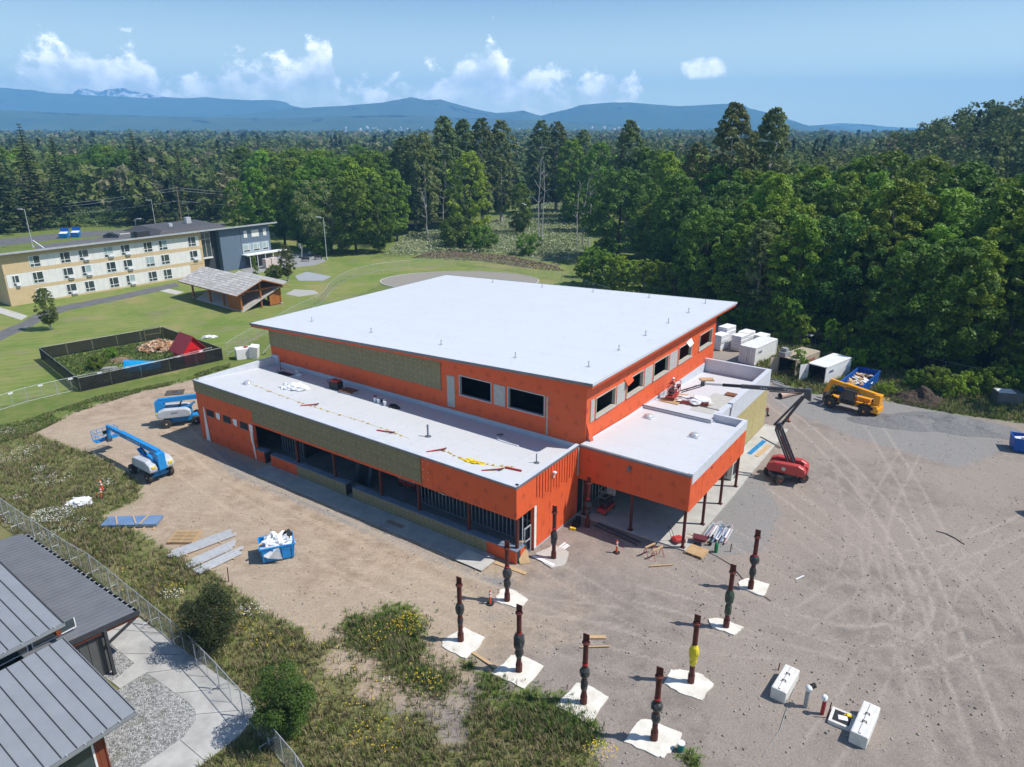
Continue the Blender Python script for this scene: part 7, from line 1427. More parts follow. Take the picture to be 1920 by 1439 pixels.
for i, (dz, y2) in enumerate(((12.9, 6), (12.0, 3), (8.5, -4))):
    a = Vector((p.x, p.y, dz)); pts = [a + Vector((-x, -x * .12, -.0012 * x * (160 - x) * (1 if i < 2 else .8) + x * .012)) for x in range(0, 170, 10)]; single('power_line', ('upper overhead wire left of the utility pole', 'middle overhead wire left of the utility pole', 'lowest overhead wire left of the utility pole')[i], 'power line', MB().tube(pts, .035, 4), m_lgrey, 'overhead wires')
    pts = [a + Vector((x, x * .10, -.0012 * x * (100 - x))) for x in range(0, 110, 10)]; single('power_line', ('upper overhead wire right of the utility pole', 'middle overhead wire right of the utility pole', 'lowest overhead wire right of the utility pole')[i], 'power line', MB().tube(pts, .035, 4), m_lgrey, 'overhead wires')
c = G(210, 446); t = thing('parked_car', 'dark navy car parked behind the lodge roof', 'car', c, R(12)); m_car = mat('car_navy', (.012, .014, .03), .2, (.012, .014, .028), 2, spec=.7)
MB().side([(-2.2, .35), (2.2, .35), (2.25, .75), (1.3, .95), (-1.6, 1.0), (-2.25, .9)], -.88, .88).build('body', m_car, t, bevel=.08); MB().side([(-1.7, .95), (1.2, .92), (.45, 1.45), (-1.0, 1.48)], -.76, .76).build('cabin', m_wglass, t, bevel=.06); MB().side([(-1.0, 1.45), (.45, 1.42), (.4, 1.5), (-.95, 1.52)], -.7, .7).build('roof', m_car, t)
for x in (-1.35, 1.35):
    for y in (-.82, .82): wheel(t, x, y, .33, .22)
for y in (-.7, .7): MB().box(-2.29, -2.2, y - .15, y + .15, .72, .9).build('tail_light', m_pole_red, t); MB().box(2.15, 2.27, y - .15, y + .15, .62, .76).build('headlight', m_whitepl, t)
for i, (px, py) in enumerate(((121, 447), (143, 445))):
    c = G(px, py); t = thing('dumpster', ('left', 'right')[i] + ' blue lidded dumpster on the parking lot behind the lodge', 'dumpster', c, R(8), 'blue dumpsters'); MB().hexa([(-1.1, -.7, .15), (1.1, -.7, .15), (1.1, .75, .15), (-1.1, .75, .15)], [(-1.25, -.9, 1.4), (1.25, -.9, 1.4), (1.25, .85, 1.9), (-1.25, .85, 1.9)]).build('body', m_blue, t); MB().obox((0, 1.0, 2.4), (2.5, .06, 1.3), 0, R(-15)).build('lid', m_binblue, t); MB().obox((0, 0, 1.68), (2.2, 1.5, .05), 0, R(15)).build('load', m_whitepl, t)
    for x in (-1.32, 1.22): MB().box(x, x + .1, -.5, .5, .9, 1.1).build('lift_pocket', m_blue, t)
c = G(566, 484); t = thing('basketball_hoop', 'portable basketball hoop on the patio right of the blue wing', 'basketball hoop', c, R(-60)); MB().box(-.5, .5, -.6, .6, 0, .25).build('base', m_black, t); MB().beam((0, 0, .2), (0, .3, 3.0), .14).build('pole', m_lgrey, t); MB().box(-.9, .9, -.35, -.28, 2.6, 3.75).build('backboard', m_whitepl, t); MB().box(-.35, .35, -.37, -.35, 2.75, 3.2).build('target_square', m_dgrey, t); MB().tube([(.23 * math.cos(k * .52), -.6 + .23 * math.sin(k * .52), 2.75) for k in range(13)], .02, 5).build('rim', m_pole_red, t)
for i, (px, py) in enumerate(((585, 480), (573, 491), (597, 487))): c = G(px, py); t = thing('outdoor_bench', ('pale bench right of the basketball hoop', 'dark tilted rack in front of the hoop', 'dark low bench at the patio edge')[i], 'bench', c, .3 * i); MB().box(-1.0, 1.0, -.25, .25, .42, .5).build('seat', m_conc if i == 0 else m_black, t); [MB().box(x - .06, x + .06, -.22, .22, 0, .42).build('leg', m_dgrey, t) for x in (-.8, .8)]; MB().obox((0, .3, .8), (2.0, .06, .5), 0, R(-12)).build('backrest', m_conc if i == 0 else m_black, t)
c = G(1022, 386); t = thing('farm_shed', 'distant shed with pale green roof in the gap between the trees', 'shed', (c.x, c.y, 0), R(-8)); MB().box(-6, 6, -3, 3, 0, 3.6).build('wall', mat('shed_brown', (.16, .13, .12), .9), t); MB().hexa([(-7, -4, 3.6), (7, -4, 3.6), (7, 4, 4.8), (-7, 4, 4.8)], [(-7, -4, 3.8), (7, -4, 3.8), (7, 4, 5.0), (-7, 4, 5.0)]).build('roof', mat('green_tin', (.30, .45, .42), .5), t)
for x in (-5.5, -2, 2): MB().box(x, x + 2.4, -3.05, -3, .2, 2.8).build('opening', m_dark, t)
for i, (dx, dy) in enumerate(((-10, -5), (5, -6), (9, -4))): q = MB().side([(-2.0, .3), (2.0, .3), (2.1, .8), (1.2, .95), (.6, 1.45), (-1.2, 1.45), (-2.0, .9)], -.85, .85).build('parked_car', m_whitepl); q.location = (c.x + dx, c.y + dy, 0); q.rotation_euler = (0, 0, .4 * i); tag(q, ('white vehicle left of the distant green-roofed shed', 'white vehicle in front of the distant green-roofed shed', 'white vehicle right of the distant green-roofed shed')[i], 'car', 'vehicles by the distant shed')
# ------------------------------------------------------------------ vegetation
def leaf_mat(name, c1, c2, c3=None, trans=.3, vary=.25, scale=.35, rough=.55):
    """leaves: two greens by clump noise, each tree a little different, light shining through"""
    M = bpy.data.materials.new(name); M.use_nodes = True; nt = M.node_tree; N = nt.nodes; L = nt.links; N.clear()
    out = N.new('ShaderNodeOutputMaterial'); tc = N.new('ShaderNodeTexCoord'); oi = N.new('ShaderNodeObjectInfo')
    n = N.new('ShaderNodeTexNoise'); n.inputs['Scale'].default_value = scale; n.inputs['Detail'].default_value = 3; L.new(tc.outputs['Object'], n.inputs['Vector'])
    mr = N.new('ShaderNodeMapRange'); mr.inputs[1].default_value = .35; mr.inputs[2].default_value = .65; L.new(n.outputs[0], mr.inputs[0])
    mx = N.new('ShaderNodeMix'); mx.data_type = 'RGBA'; mx.inputs[6].default_value = (*c1, 1); mx.inputs[7].default_value = (*c2, 1); L.new(mr.outputs[0], mx.inputs[0]); col = mx.outputs[2]
    hs = N.new('ShaderNodeHueSaturation'); L.new(col, hs.inputs['Color'])
    r1 = N.new('ShaderNodeMapRange'); r1.inputs[3].default_value = 1 - vary; r1.inputs[4].default_value = 1 + vary; L.new(oi.outputs['Random'], r1.inputs[0]); L.new(r1.outputs[0], hs.inputs['Value'])
    m7 = N.new('ShaderNodeMath'); m7.operation = 'MULTIPLY'; m7.inputs[1].default_value = 7.31; L.new(oi.outputs['Random'], m7.inputs[0]); fr = N.new('ShaderNodeMath'); fr.operation = 'FRACT'; L.new(m7.outputs[0], fr.inputs[0])
    r2 = N.new('ShaderNodeMapRange'); r2.inputs[3].default_value = .475; r2.inputs[4].default_value = .52; L.new(fr.outputs[0], r2.inputs[0]); L.new(r2.outputs[0], hs.inputs['Hue'])
    d = N.new('ShaderNodeBsdfPrincipled'); d.inputs['Roughness'].default_value = rough; sock(d, ['Specular IOR Level']).default_value = .25; L.new(hs.outputs[0], d.inputs['Base Color'])
    t = N.new('ShaderNodeBsdfTranslucent'); L.new(hs.outputs[0], t.inputs[0]); ms = N.new('ShaderNodeMixShader'); ms.inputs[0].default_value = trans
    L.new(d.outputs[0], ms.inputs[1]); L.new(t.outputs[0], ms.inputs[2]); L.new(ms.outputs[0], out.inputs[0]); return M
ml_bright = leaf_mat('leaf_bright_green', (0.230, 0.353, 0.028), (0.148, 0.247, 0.022)); ml_mid = leaf_mat('leaf_mid_green', (0.155, 0.247, 0.025), (0.097, 0.169, 0.019)); ml_dark = leaf_mat('leaf_dark_green', (0.097, 0.183, 0.022), (0.061, 0.119, 0.018)); ml_olive = leaf_mat('leaf_olive', (.215, .265, .085), (.135, .175, .058)); ml_fir = leaf_mat('needles_fir', (0.092, 0.122, 0.028), (0.054, 0.077, 0.019), trans=.1); ml_birch = leaf_mat('leaf_birch', (0.162, 0.200, 0.044), (0.093, 0.129, 0.028)); ml_shrub = leaf_mat('leaf_shrub', (0.093, 0.147, 0.025), (0.061, 0.095, 0.019), scale=1.5); ml_brown = leaf_mat('leaf_hedge_dark', (.060, .082, .024), (.034, .052, .017), scale=1.5)
m_bark = mat('bark_grey', (.20, .18, .155), .9, (.12, .105, .09), 3, stretch=(2, 2, .4)); m_barkd = mat('bark_dark', (.075, .06, .05), .9, (.05, .04, .034), 3); m_barkw = mat('bark_pale', (.52, .50, .46), .8, (.35, .33, .30), 4)

def leaf_quads(C, Nn, size, asp=.55, jit=.6):
    """diamond leaves at centres C facing roughly Nn"""
    k = len(C); Nn = Nn + rng.normal(0, jit, (k, 3)); Nn /= np.linalg.norm(Nn, axis=1)[:, None] + 1e-9
    T = np.cross(Nn, rng.normal(0, 1, (k, 3))); T /= np.linalg.norm(T, axis=1)[:, None] + 1e-9; B = np.cross(Nn, T)
    s = np.asarray(size) * rng.uniform(.6, 1.35, k); T = T * s[:, None] * .5; B = B * s[:, None] * asp * .5
    V = np.stack([C + T, C + B, C - T, C - B], 1).reshape(-1, 3); return V, np.arange(4 * k).reshape(-1, 4)
def lobes_cloud(LC, LR, per, size, flat=.95, asp=.5, jit=.7):
    C, Nn = [], []
    for c, r in zip(LC, LR):
        n = int(per * (r / np.mean(LR)) ** 2); d = rng.normal(0, 1, (n, 3)); d /= np.linalg.norm(d, axis=1)[:, None]; d[:, 2] = np.where(d[:, 2] < -.35, -d[:, 2], d[:, 2])
        rr = r * rng.uniform(.55, 1.05, n) ** .7; C.append(c + d * rr[:, None] * np.array([1, 1, flat])); Nn.append(d + np.array([0, 0, .35]))
    return leaf_quads(np.concatenate(C), np.concatenate(Nn), size, asp, jit)
def limbs(h, LC, r0, base, n=9, lean=0):
    mb = MB(); top = Vector((lean, 0, h * .72)); pts = [Vector((0, 0, 0)), Vector((lean * .25 + .1, .05, h * .25)), Vector((lean * .6 - .1, -.1, h * .5)), top]
    rs = [r0, r0 * .8, r0 * .55, r0 * .25]
    for a, b, ra, rb in zip(pts[:-1], pts[1:], rs[:-1], rs[1:]): mb.cyl(a, b, ra, 8, rb)
    idx = rng.choice(len(LC), min(n, len(LC)), replace=False)
    for i in idx:
        c = Vector(LC[i]); z = max(base * .8, min(h * .65, c.z - .3 * math.hypot(c.x, c.y))); a = Vector((lean * z / h, 0, z)); mid = a.lerp(c, .5) + Vector((0, 0, -.2)); mb.cyl(a, mid, r0 * .3, 5, r0 * .2); mb.cyl(mid, c, r0 * .2, 5, r0 * .06)
    return mb
def deciduous(name, h, rx, base, nl, per, size, m, bark, shape='round', lobe=.30, seed=1):
    """crown of many leaf clumps; returns crown and trunk meshes (unit: metres)"""
    global rng; rng = np.random.default_rng(seed); LC, LR = [], []
    nl, lobe, per = int(nl * 2.5), lobe * .58, int(per * .44)
    for i in range(nl):
        u = rng.random() ** .9
        z = base + (h - base) * u; f = (u * 2 - 1)
        w = {'round': math.sqrt(max(.08, 1 - f * f * .9)), 'oval': math.sqrt(max(.06, 1 - abs(f) ** 2.2)) * (1.0 - .15 * u), 'column': .8 * (1 - .55 * u) + .25, 'spread': .55 + .5 * math.sin(u * 2.6)}[shape]
        a = rng.random() * 6.28; r = rx * w * math.sqrt(rng.uniform(.12, 1)) * (1 + .22 * math.sin(3 * a + 5 * u + seed)); LC.append((r * math.cos(a), r * math.sin(a), z)); LR.append(rx * lobe * rng.uniform(.65, 1.3) * (1.1 - .4 * u))
    LC = np.array(LC); V, F = lobes_cloud(LC, np.array(LR), per, size)
    return np_mesh(name + '_crown', V, F, m), limbs(h, LC, h * .016 + .05, base).mesh(name + '_trunk', bark)
def conifer(name, h, rb, m, seed, base=.08, dens=1.0):
    global rng; rng = np.random.default_rng(seed); C, Nn, S = [], [], []; mb = MB().cyl((0, 0, 0), (0, 0, h * .97), h * .016, 8, .03); z = h * base
    while z < h * .985:
        f = (z / h - base) / (1 - base); L_ = rb * (1 - f) ** .85 * rng.uniform(.75, 1.15) + .25; nb = int((6 + 5 * (1 - f)) * dens); a0 = rng.random() * 6.28
        for k in range(nb):
            a = a0 + 6.28 * k / nb + rng.normal(0, .25); l = L_ * rng.uniform(.6, 1.1); n = max(3, int(l * 7)); t = np.sort(rng.random(n)); dz = -.28 * l * t ** 1.5 + .10 * l * t
            x = l * t; y = rng.normal(0, 1, n) * .22 * l * (1 - t * .7); p = np.stack([x * math.cos(a) - y * math.sin(a), x * math.sin(a) + y * math.cos(a), z + dz - np.abs(y) * .35], 1)
            C.append(p); Nn.append(np.tile([math.cos(a) * .35, math.sin(a) * .35, 1.0], (n, 1))); S.append(np.full(n, .55 + .25 * (1 - f)))
            if k % 2 == 0: mb.cyl((0, 0, z), (l * .8 * math.cos(a), l * .8 * math.sin(a), z - .12 * l), .04, 4, .015)
        z += h * .020 + .14
    V, F = leaf_quads(np.concatenate(C), np.concatenate(Nn), np.concatenate(S), .5, .35); return np_mesh(name + '_crown', V, F, m), mb.mesh(name + '_trunk', m_barkd)
KIN = {}
def kinds():
    K = KIN
    K['oak'] = deciduous('broadleaf', 20, 6.3, 3.0, 84, 165, .58, ml_mid, m_barkd, 'round', .31, 2), 20, 'deciduous_tree'
    K['alder'] = deciduous('alder', 20, 5.0, 2.6, 84, 160, .54, ml_bright, m_bark, 'oval', .33, 3), 20, 'deciduous_tree'
    K['alder2'] = deciduous('alder', 20, 5.6, 1.2, 92, 150, .52, ml_mid, m_bark, 'oval', .30, 4), 20, 'deciduous_tree'
    K['cotton'] = deciduous('cottonwood', 24, 3.9, 3.0, 130, 120, .52, ml_olive, m_barkw, 'oval', .30, 5), 24, 'deciduous_tree'
    K['maple'] = deciduous('maple', 18, 7.6, 1.4, 90, 165, .52, ml_dark, m_barkd, 'round', .25, 6), 18, 'deciduous_tree'
    K['maple_b'] = deciduous('maple', 20, 5.6, 2.0, 72, 150, .48, ml_bright, m_barkd, 'oval', .27, 7), 20, 'deciduous_tree'
    K['willow'] = deciduous('willow', 14, 6.2, .6, 80, 150, .40, ml_olive, m_bark, 'spread', .26, 8), 14, 'deciduous_tree'
    K['fir'] = conifer('fir', 26, 5.2, ml_fir, 9), 26, 'conifer_tree'
    K['fir2'] = conifer('fir', 24, 3.9, ml_fir, 10, .15, .9), 24, 'conifer_tree'
    K['birch'] = deciduous('birch', 7, 1.75, 1.1, 120, 90, .19, ml_birch, m_barkw, 'oval', .26, 11), 7, 'deciduous_tree'
    K['sapling'] = deciduous('sapling', 6, 1.7, .3, 46, 110, .28, ml_bright, m_bark, 'column', .32, 12), 6, 'sapling'
    K['bush'] = deciduous('bush', 3, 2.2, .1, 40, 130, .26, ml_mid, m_barkd, 'round', .32, 13), 3, 'bush'
    K['bush_b'] = deciduous('bush', 3, 2.0, .1, 36, 120, .26, ml_bright, m_barkd, 'spread', .32, 14), 3, 'bush'
kinds()
def snag_mesh(seed):
    r = random.Random(seed); mb = MB(); p = Vector((0, 0, 0)); rr = .22
    for i in range(6):
        q = p + Vector((r.uniform(-.4, .4), r.uniform(-.4, .4), 2.6)); mb.cyl(p, q, rr, 6, rr * .8); rr *= .8
        if i > 1:
            for k in range(3): a = r.random() * 6.28; b = q + Vector((math.cos(a) * 1.6, math.sin(a) * 1.6, r.uniform(.5, 1.8))); mb.cyl(q, b, rr * .5, 4, .02)
        p = q
    return mb.mesh('dead_trunk', m_barkw)
SNAGS = [snag_mesh(k) for k in range(3)]
def plant(kind, x, y, h, label, group, wf=1.0, rz=None, cat='tree', name=None):
    (cr, tr), h0, nm = KIN[kind]; s = h / h0; t = thing(name or nm, label, cat, (x, y, hill(x, y) - .05), random.random() * 6.28 if rz is None else rz, group); t.scale = (s * wf, s * wf, s)
    link_mesh('crown' if nm != 'bush' else 'foliage', cr, t); link_mesh('trunk' if nm != 'bush' else 'stem', tr, t); return t
def spot(px, py):
    p = G(px, py)
    for _ in range(4): p = G(px, py, hill(p.x, p.y))
    return p
def keyed(kind, px, py, top, label, group, wf=1.0, cat='tree'):
    p = spot(px, py); d = ray(px, top); h = CAM_H + d.z * p.y / d.y - p.z; return plant(kind, p.x, p.y, max(.6, h), label, group, wf, cat=cat)
keyed('birch', 96, 619, 541, 'small birch tree with white trunk on the lawn before the lodge', 'lawn trees', 1.0)
keyed('birch', 541, 528, 460, 'slender young tree beside the timber pavilion', 'lawn trees', .95); keyed('bush', 516, 522, 498, 'dark bush at the foot of the young pavilion tree', 'garden bushes', 1.0, 'bush'); keyed('sapling', 480, 520, 480, 'thin sapling behind the pavilion roof', 'lawn trees', .5)
MID = [('maple_b', 452, 441, 338), ('alder', 492, 452, 318), ('oak', 535, 462, 330), ('alder2', 578, 468, 322), ('willow', 622, 474, 340), ('oak', 668, 476, 332), ('alder2', 712, 474, 348), ('alder', 560, 440, 300), ('oak', 615, 446, 296), ('alder', 665, 450, 300), ('maple_b', 700, 455, 318), ('alder', 745, 452, 322),
       ('cotton', 800, 440, 250), ('cotton', 838, 432, 220), ('cotton', 872, 426, 226), ('cotton', 905, 424, 224), ('cotton', 940, 420, 228), ('cotton', 780, 430, 255), ('maple_b', 882, 450, 288), ('alder2', 975, 440, 345), ('cotton', 1012, 400, 228), ('cotton', 1042, 398, 230), ('alder', 1070, 410, 265), ('cotton', 1090, 400, 245), ('alder2', 1120, 420, 270), ('cotton', 1172, 438, 228), ('oak', 1210, 440, 280), ('maple', 1158, 486, 318), ('alder', 1240, 470, 290), ('cotton', 1350, 505, 196), ('cotton', 1420, 500, 206), ('cotton', 1290, 490, 270), ('cotton', 760, 425, 260), ('alder2', 1260, 520, 330), ('oak', 1225, 500, 380)]
for i, (k, px, py, top) in enumerate(MID):
    lab = {'maple': 'broad dark round maple standing in front of the wood behind the roof', 'cotton': 'tall grey-green cottonwood rising above the wood behind the field', 'willow': 'low spreading olive tree at the edge of the bramble field'}.get(k, 'leafy green tree at the edge of the clearing behind the building'); keyed(k, px, py, top, lab, 'trees around the clearing', 1.1 if k == 'maple' else 1.0)
for k, px, py, top in [('fir', 275, 420, 240), ('fir', 18, 436, 203), ('fir2', 78, 430, 228), ('fir2', 330, 415, 290), ('fir', 398, 412, 292), ('fir2', 130, 425, 250), ('fir', 350, 405, 262), ('fir2', -25, 440, 215), ('fir2', 432, 410, 300)]:
    keyed(k, px, py, top, 'tall dark fir standing behind the road by the lodge', 'firs behind the road', 1.15)
for i, (px, py, top) in enumerate([(1108, 535, 462), (1128, 540, 470), (1150, 548, 478), (1175, 552, 486), (1205, 556, 488), (1235, 562, 490), (1262, 566, 500), (1090, 520, 480), (1290, 572, 520), (1320, 580, 530), (1495, 705, 655), (1505, 712, 672), (1480, 640, 560), (1500, 650, 590), (1552, 660, 600)]):
    keyed('sapling', px, py, top, 'bright green sapling at the wood edge behind the roof' if i < 10 else ('leafy sapling growing between the open containers', 'lower leafy sapling growing between the open containers')[i - 10] if i < 12 else 'light green young tree at the dark wood edge behind the containers', 'young trees at the wood edge', 1.3 if i < 10 else .9, 'sapling')
def in_view(x, y, z=10, mrg=120):
    c, s = math.cos(PITCH), math.sin(PITCH); q = Vector((x, y, z - CAM_H)); zz = q.y * c - q.z * s
    if zz < 5: return False
    px = 960 + FOC * x / zz; return -mrg < px < 1920 + mrg
def scatter(poly, step, seed, far=1e9):
    P = np.array([(p[0], p[1]) for p in poly]); r = np.random.default_rng(seed); lo, hi = P.min(0), np.minimum(P.max(0), far); lo = np.maximum(lo, -far); out = []
    xs = np.arange(lo[0], hi[0], step); ysn = np.arange(lo[1], hi[1], step); X, Y = np.meshgrid(xs, ysn); Q = np.stack([X.ravel(), Y.ravel()], 1) + r.uniform(-.42, .42, (X.size, 2)) * step
    sd = poly_sd(Q, poly); return Q[sd > 0], sd[sd > 0]
NOGO = [BRAMBLE]
shed_c = G(1022, 386)
def ok_spot(x, y):
    if math.hypot(x - shed_c.x, y - shed_c.y) < 30: return False
    d = ray(1022, 420); bx = d.x / d.y * y                        # the cut between the field and the far shed
    return not (abs(x - bx) < 21 and 140 < y < shed_c.y + 10)
# wood on the right
MASS = []
Q, sd = scatter(WOOD_R, 6.4, 21, 330); order = np.argsort(sd + np.maximum(0, Q[:, 1] - 150) * .3); cnt = 0; rr = random.Random(5)
for i in order:
    x, y = Q[i]
    if not in_view(x, y, 10, 1100) or not ok_spot(x, y) or poly_sd(Q[i:i + 1], BRAMBLE)[0] > -3 or sd[i] < 2.0: continue
    if cnt >= 150 or not in_view(x, y):
        MASS.append((x, y)); continue
    edge = sd[i] < 11; k = rr.choices(['alder', 'alder2', 'oak', 'maple_b', 'cotton', 'maple', 'fir2'], (6, 6, 3, 3, 1, .8, .6 if not edge else 0))[0]
    h = (rr.uniform(14, 19) if edge else rr.uniform(18, 24)) * (1.15 if x > 75 else 1); cnt += 1
    plant(k, x, y, h, 'leafy tree in the front row of the dense wood on the right' if edge else ('fir among the leafy trees of the wood on the right' if k == 'fir2' else 'leafy tree within the dense wood on the right'), 'trees of the right-hand wood', rr.uniform(.95, 1.2))
for i in range(0):
    pass
# wood on the left and behind
Q, sd = scatter(WOOD_L, 9.5, 22, 345); cnt = 0
for i in np.argsort(Q[:, 1]):
    x, y = Q[i]
    if not in_view(x, y, 10, 1100) or not ok_spot(x, y) or sd[i] < 3 or (y < 240 and x > -60 and poly_sd(Q[i:i + 1], BRAMBLE)[0] > -4): continue
    if cnt >= 130 or not in_view(x, y):
        MASS.append((x, y)); continue
    k = rr.choices(['alder', 'alder2', 'oak', 'cotton', 'fir2', 'fir', 'maple_b'], (4, 4, 4, 2.2, .6, .5, 2))[0]; h = rr.uniform(18, 25) * (1.08 if 'fir' in k else 1); cnt += 1
    plant(k, x, y, h, ('dark fir in the wood behind the lodge' if 'fir' in k else 'leafy tree in the wood behind the lodge'), 'trees of the left-hand wood', rr.uniform(.95, 1.25))
for i, (px, py, top) in enumerate([(535, 300, 0), (832, 440, 360), (800, 455, 362), (1010, 460, 300), (1018, 462, 306), (1095, 470, 340), (1080, 465, 350), (1105, 468, 345), (1680, 640, 470), (1715, 640, 480), (1560, 600, 440)]):
    if top == 0: continue
    p = spot(px, py); d = ray(px, top); h = CAM_H + d.z * p.y / d.y - p.z; t = thing('dead_tree', ('pale leaning trunk showing in the dark wood on the right' if px > 1500 else 'bare pale trunk standing at the edge of the wood'), 'dead tree', p, random.random() * 6, 'bare trunks'); o = link_mesh('dead_trunk', SNAGS[i % 3], t); t.scale = (1, 1, h / 15.6)
    if px > 1500: t.rotation_euler = (0, R(16), R(10))
# bushes
BU = [('bush', 183, 692, 668, 'dark green bush beside the boards in the garden'), ('bush_b', 208, 672, 652, 'bright bush at the back of the garden'), ('bush', 858, 466, 408, 'bush at the left of the bramble field'), ('bush_b', 990, 478, 440, 'round bright bush in the middle of the bramble field'), ('bush', 905, 470, 425, 'bush behind the bramble field edge'), ('bush_b', 1068, 420, 385, 'bush right of the far clearing'), ('bush_b', 1660, 742, 718, 'small bush beside the plank pair'), ('bush_b', 1780, 745, 705, 'leafy bush behind the gravel mounds'), ('bush', 1750, 735, 690, 'darker bush left behind the gravel mounds'), ('bush_b', 1815, 740, 700, 'pale green bush right behind the gravel mounds'), ('bush', 1860, 740, 690, 'bush left of the dark sheet stack'), ('bush_b', 1905, 735, 690, 'bush behind the dark sheet stack'), ('bush', 1715, 728, 695, 'bush behind the topsoil mound'), ('bush_b', 1600, 690, 655, 'bush behind the roll-off bin'), ('bush', 600, 478, 440, 'bush under the trees right of the blue wing')]
for k, px, py, top, lab in BU: keyed(k, px, py, top, lab, 'bushes', .85, 'bush')
Q, sd = scatter(WOOD_R, 4.2, 33, 200); cnt = 0
for i in np.argsort(sd):
    x, y = Q[i]
    if sd[i] > 5.5 or cnt > 70 or not in_view(x, y) or y > 190: continue
    cnt += 1; plant(rr.choice(['bush', 'bush', 'bush_b']), x, y, rr.uniform(2.2, 4.8), 'understorey bush along the shaded edge of the right-hand wood', 'edge bushes of the right-hand wood', rr.uniform(.9, 1.2), cat='bush')
# two clipped-looking shrubs by the near fence
def shrub(label, px, py, top, w, m, seed, n=17000, size=.12):
    global rng; p = G(px, py); d = ray(px, top); h = CAM_H + d.z * p.y / d.y; rng = np.random.default_rng(seed); nl = 70; LC, LR = [], []
    for i in range(nl):
        v = rng.normal(0, 1, 3); v /= np.linalg.norm(v); r = rng.uniform(.45, .92); LC.append((v[0] * w * r * .86, v[1] * w * r * .86, h * .5 + v[2] * h * .46 * r)); LR.append(w * rng.uniform(.2, .34))
    V, F = lobes_cloud(np.array(LC), np.array(LR), n // nl, size); V[:, 2] = np.maximum(V[:, 2], .02)
    t = thing('shrub', label, 'shrub', p, 0, 'dense shrubs by the chain-link fence'); link_mesh('foliage', np_mesh('foliage', V, F, m), t); limbs(h, np.array(LC), .09, .3, 10).build('stem', m_barkd, t)
shrub('round dark shrub by the concrete walk, farther of the two', 400, 1222, 1104, 2.0, ml_brown, 61); shrub('round glossy green shrub by the fence, nearer of the two', 540, 1386, 1240, 1.85, ml_shrub, 62)

# ------------------------------------------------------------------ far forest: one mass of treetops to the shore
def far_forest():
    """the woods behind the front rows and on to the shore: one mass of treetops"""
    global rng; rng = np.random.default_rng(77); C, Nn, S, K = [], [], [], []; wl = WOOD_L; jobs = [(x, y, 310 if in_view(x, y) else 80, 1.2 if in_view(x, y) else 2.5, 6.4) for x, y in MASS]
    for y0, y1, st, q, sz in ((255, 600, 11.5, 95, 2.3), (600, 1200, 18, 44, 4.4), (1200, 2400, 32, 18, 8.5)):
        xs = np.arange(-y1 * .95, y1 * .95, st); ysn = np.arange(y0, y1, st); X, Y = np.meshgrid(xs, ysn); P = np.stack([X.ravel(), Y.ravel()], 1) + rng.uniform(-.45, .45, (X.size, 2)) * st
        P = P[(np.abs(P[:, 0]) < P[:, 1] * (.98 if st < 12 else .86) + 30) & ~((P[:, 0] > 900) & (P[:, 1] > 1900))]
        a, b = poly_sd(P, WOOD_L), poly_sd(P, WOOD_R)
        P = P[~((np.maximum(a, b) > 0) & (P[:, 1] < 340) & (np.abs(P[:, 0]) < 330))]
        jobs += [(x, y, q, sz, st) for x, y in P if ok_spot(x, y)]
    for x, y, q, sz, st in jobs:
        con = rng.random() < .035; h = rng.uniform(16, 23) * (1.12 if con else 1); r = rng.uniform(4.6, 6.6) * (1 if st < 16 else st / 15)
        lob = 1 if q < 40 else 14 if q > 200 else 8; u = rng.random(q); a = rng.random(q) * 6.28
        if con: w = (1 - u) * .62 + .05; p = np.stack([r * w * np.cos(a), r * w * np.sin(a), h * .1 + h * u], 1); nn = np.stack([np.cos(a), np.sin(a), .25 + u], 1)
        else:
            lu = rng.random(lob); la = rng.random(lob) * 6.28; lr = r * np.sqrt(np.maximum(.1, 1 - (lu * 1.7 - .85) ** 2)) * rng.uniform(.3, .8, lob); lc = np.stack([lr * np.cos(la), lr * np.sin(la), h * (.25 + .68 * lu)], 1)
            k = rng.integers(0, lob, q); d = rng.normal(0, 1, (q, 3)); d[:, 2] = np.abs(d[:, 2]) - .3; d /= np.linalg.norm(d, axis=1)[:, None]; p = lc[k] + d * (r * (.42 if lob > 1 else .85)) * rng.uniform(.7, 1.05, (q, 1)); nn = d + np.array([0, 0, .3])
        C.append(p + np.array([x, y, hill(x, y)])); Nn.append(nn); S.append(np.full(q, sz)); t = rng.random(); c0 = np.array([.032, .050, .024]) if con else np.array([.150, .180, .050]) * (1 - t) + np.array([.080, .125, .036]) * t
        if not con and rng.random() < .15: c0 = np.array([.20, .19, .105])
        K.append(np.tile(c0 * rng.uniform(.85, 1.2), (q, 1)))
    V, F = leaf_quads(np.concatenate(C), np.concatenate(Nn), np.concatenate(S), .75, .45); col = np.repeat(np.concatenate(K), 4, 0)
    o = link_mesh('distant_forest', np_mesh('distant_forest', V, F, attr_leaf('forest_leaves'), {'col': col})); tag(o, 'unbroken far forest reaching to the foot of the hills', 'forest', kind='stuff')
def attr_leaf(name, rough=.7, trans=.25):
    M = bpy.data.materials.new(name); M.use_nodes = True; N = M.node_tree.nodes; L = M.node_tree.links; b = N['Principled BSDF']; b.inputs['Roughness'].default_value = rough; sock(b, ['Specular IOR Level']).default_value = .15
    a = N.new('ShaderNodeAttribute'); a.attribute_name = 'col'; L.new(a.outputs['Color'], b.inputs['Base Color']); t = N.new('ShaderNodeBsdfTranslucent'); L.new(a.outputs['Color'], t.inputs[0]); ms = N.new('ShaderNodeMixShader'); ms.inputs[0].default_value = trans
    L.new(b.outputs[0], ms.inputs[1]); L.new(t.outputs[0], ms.inputs[2]); L.new(ms.outputs[0], N['Material Output'].inputs[0]); return M
far_forest()
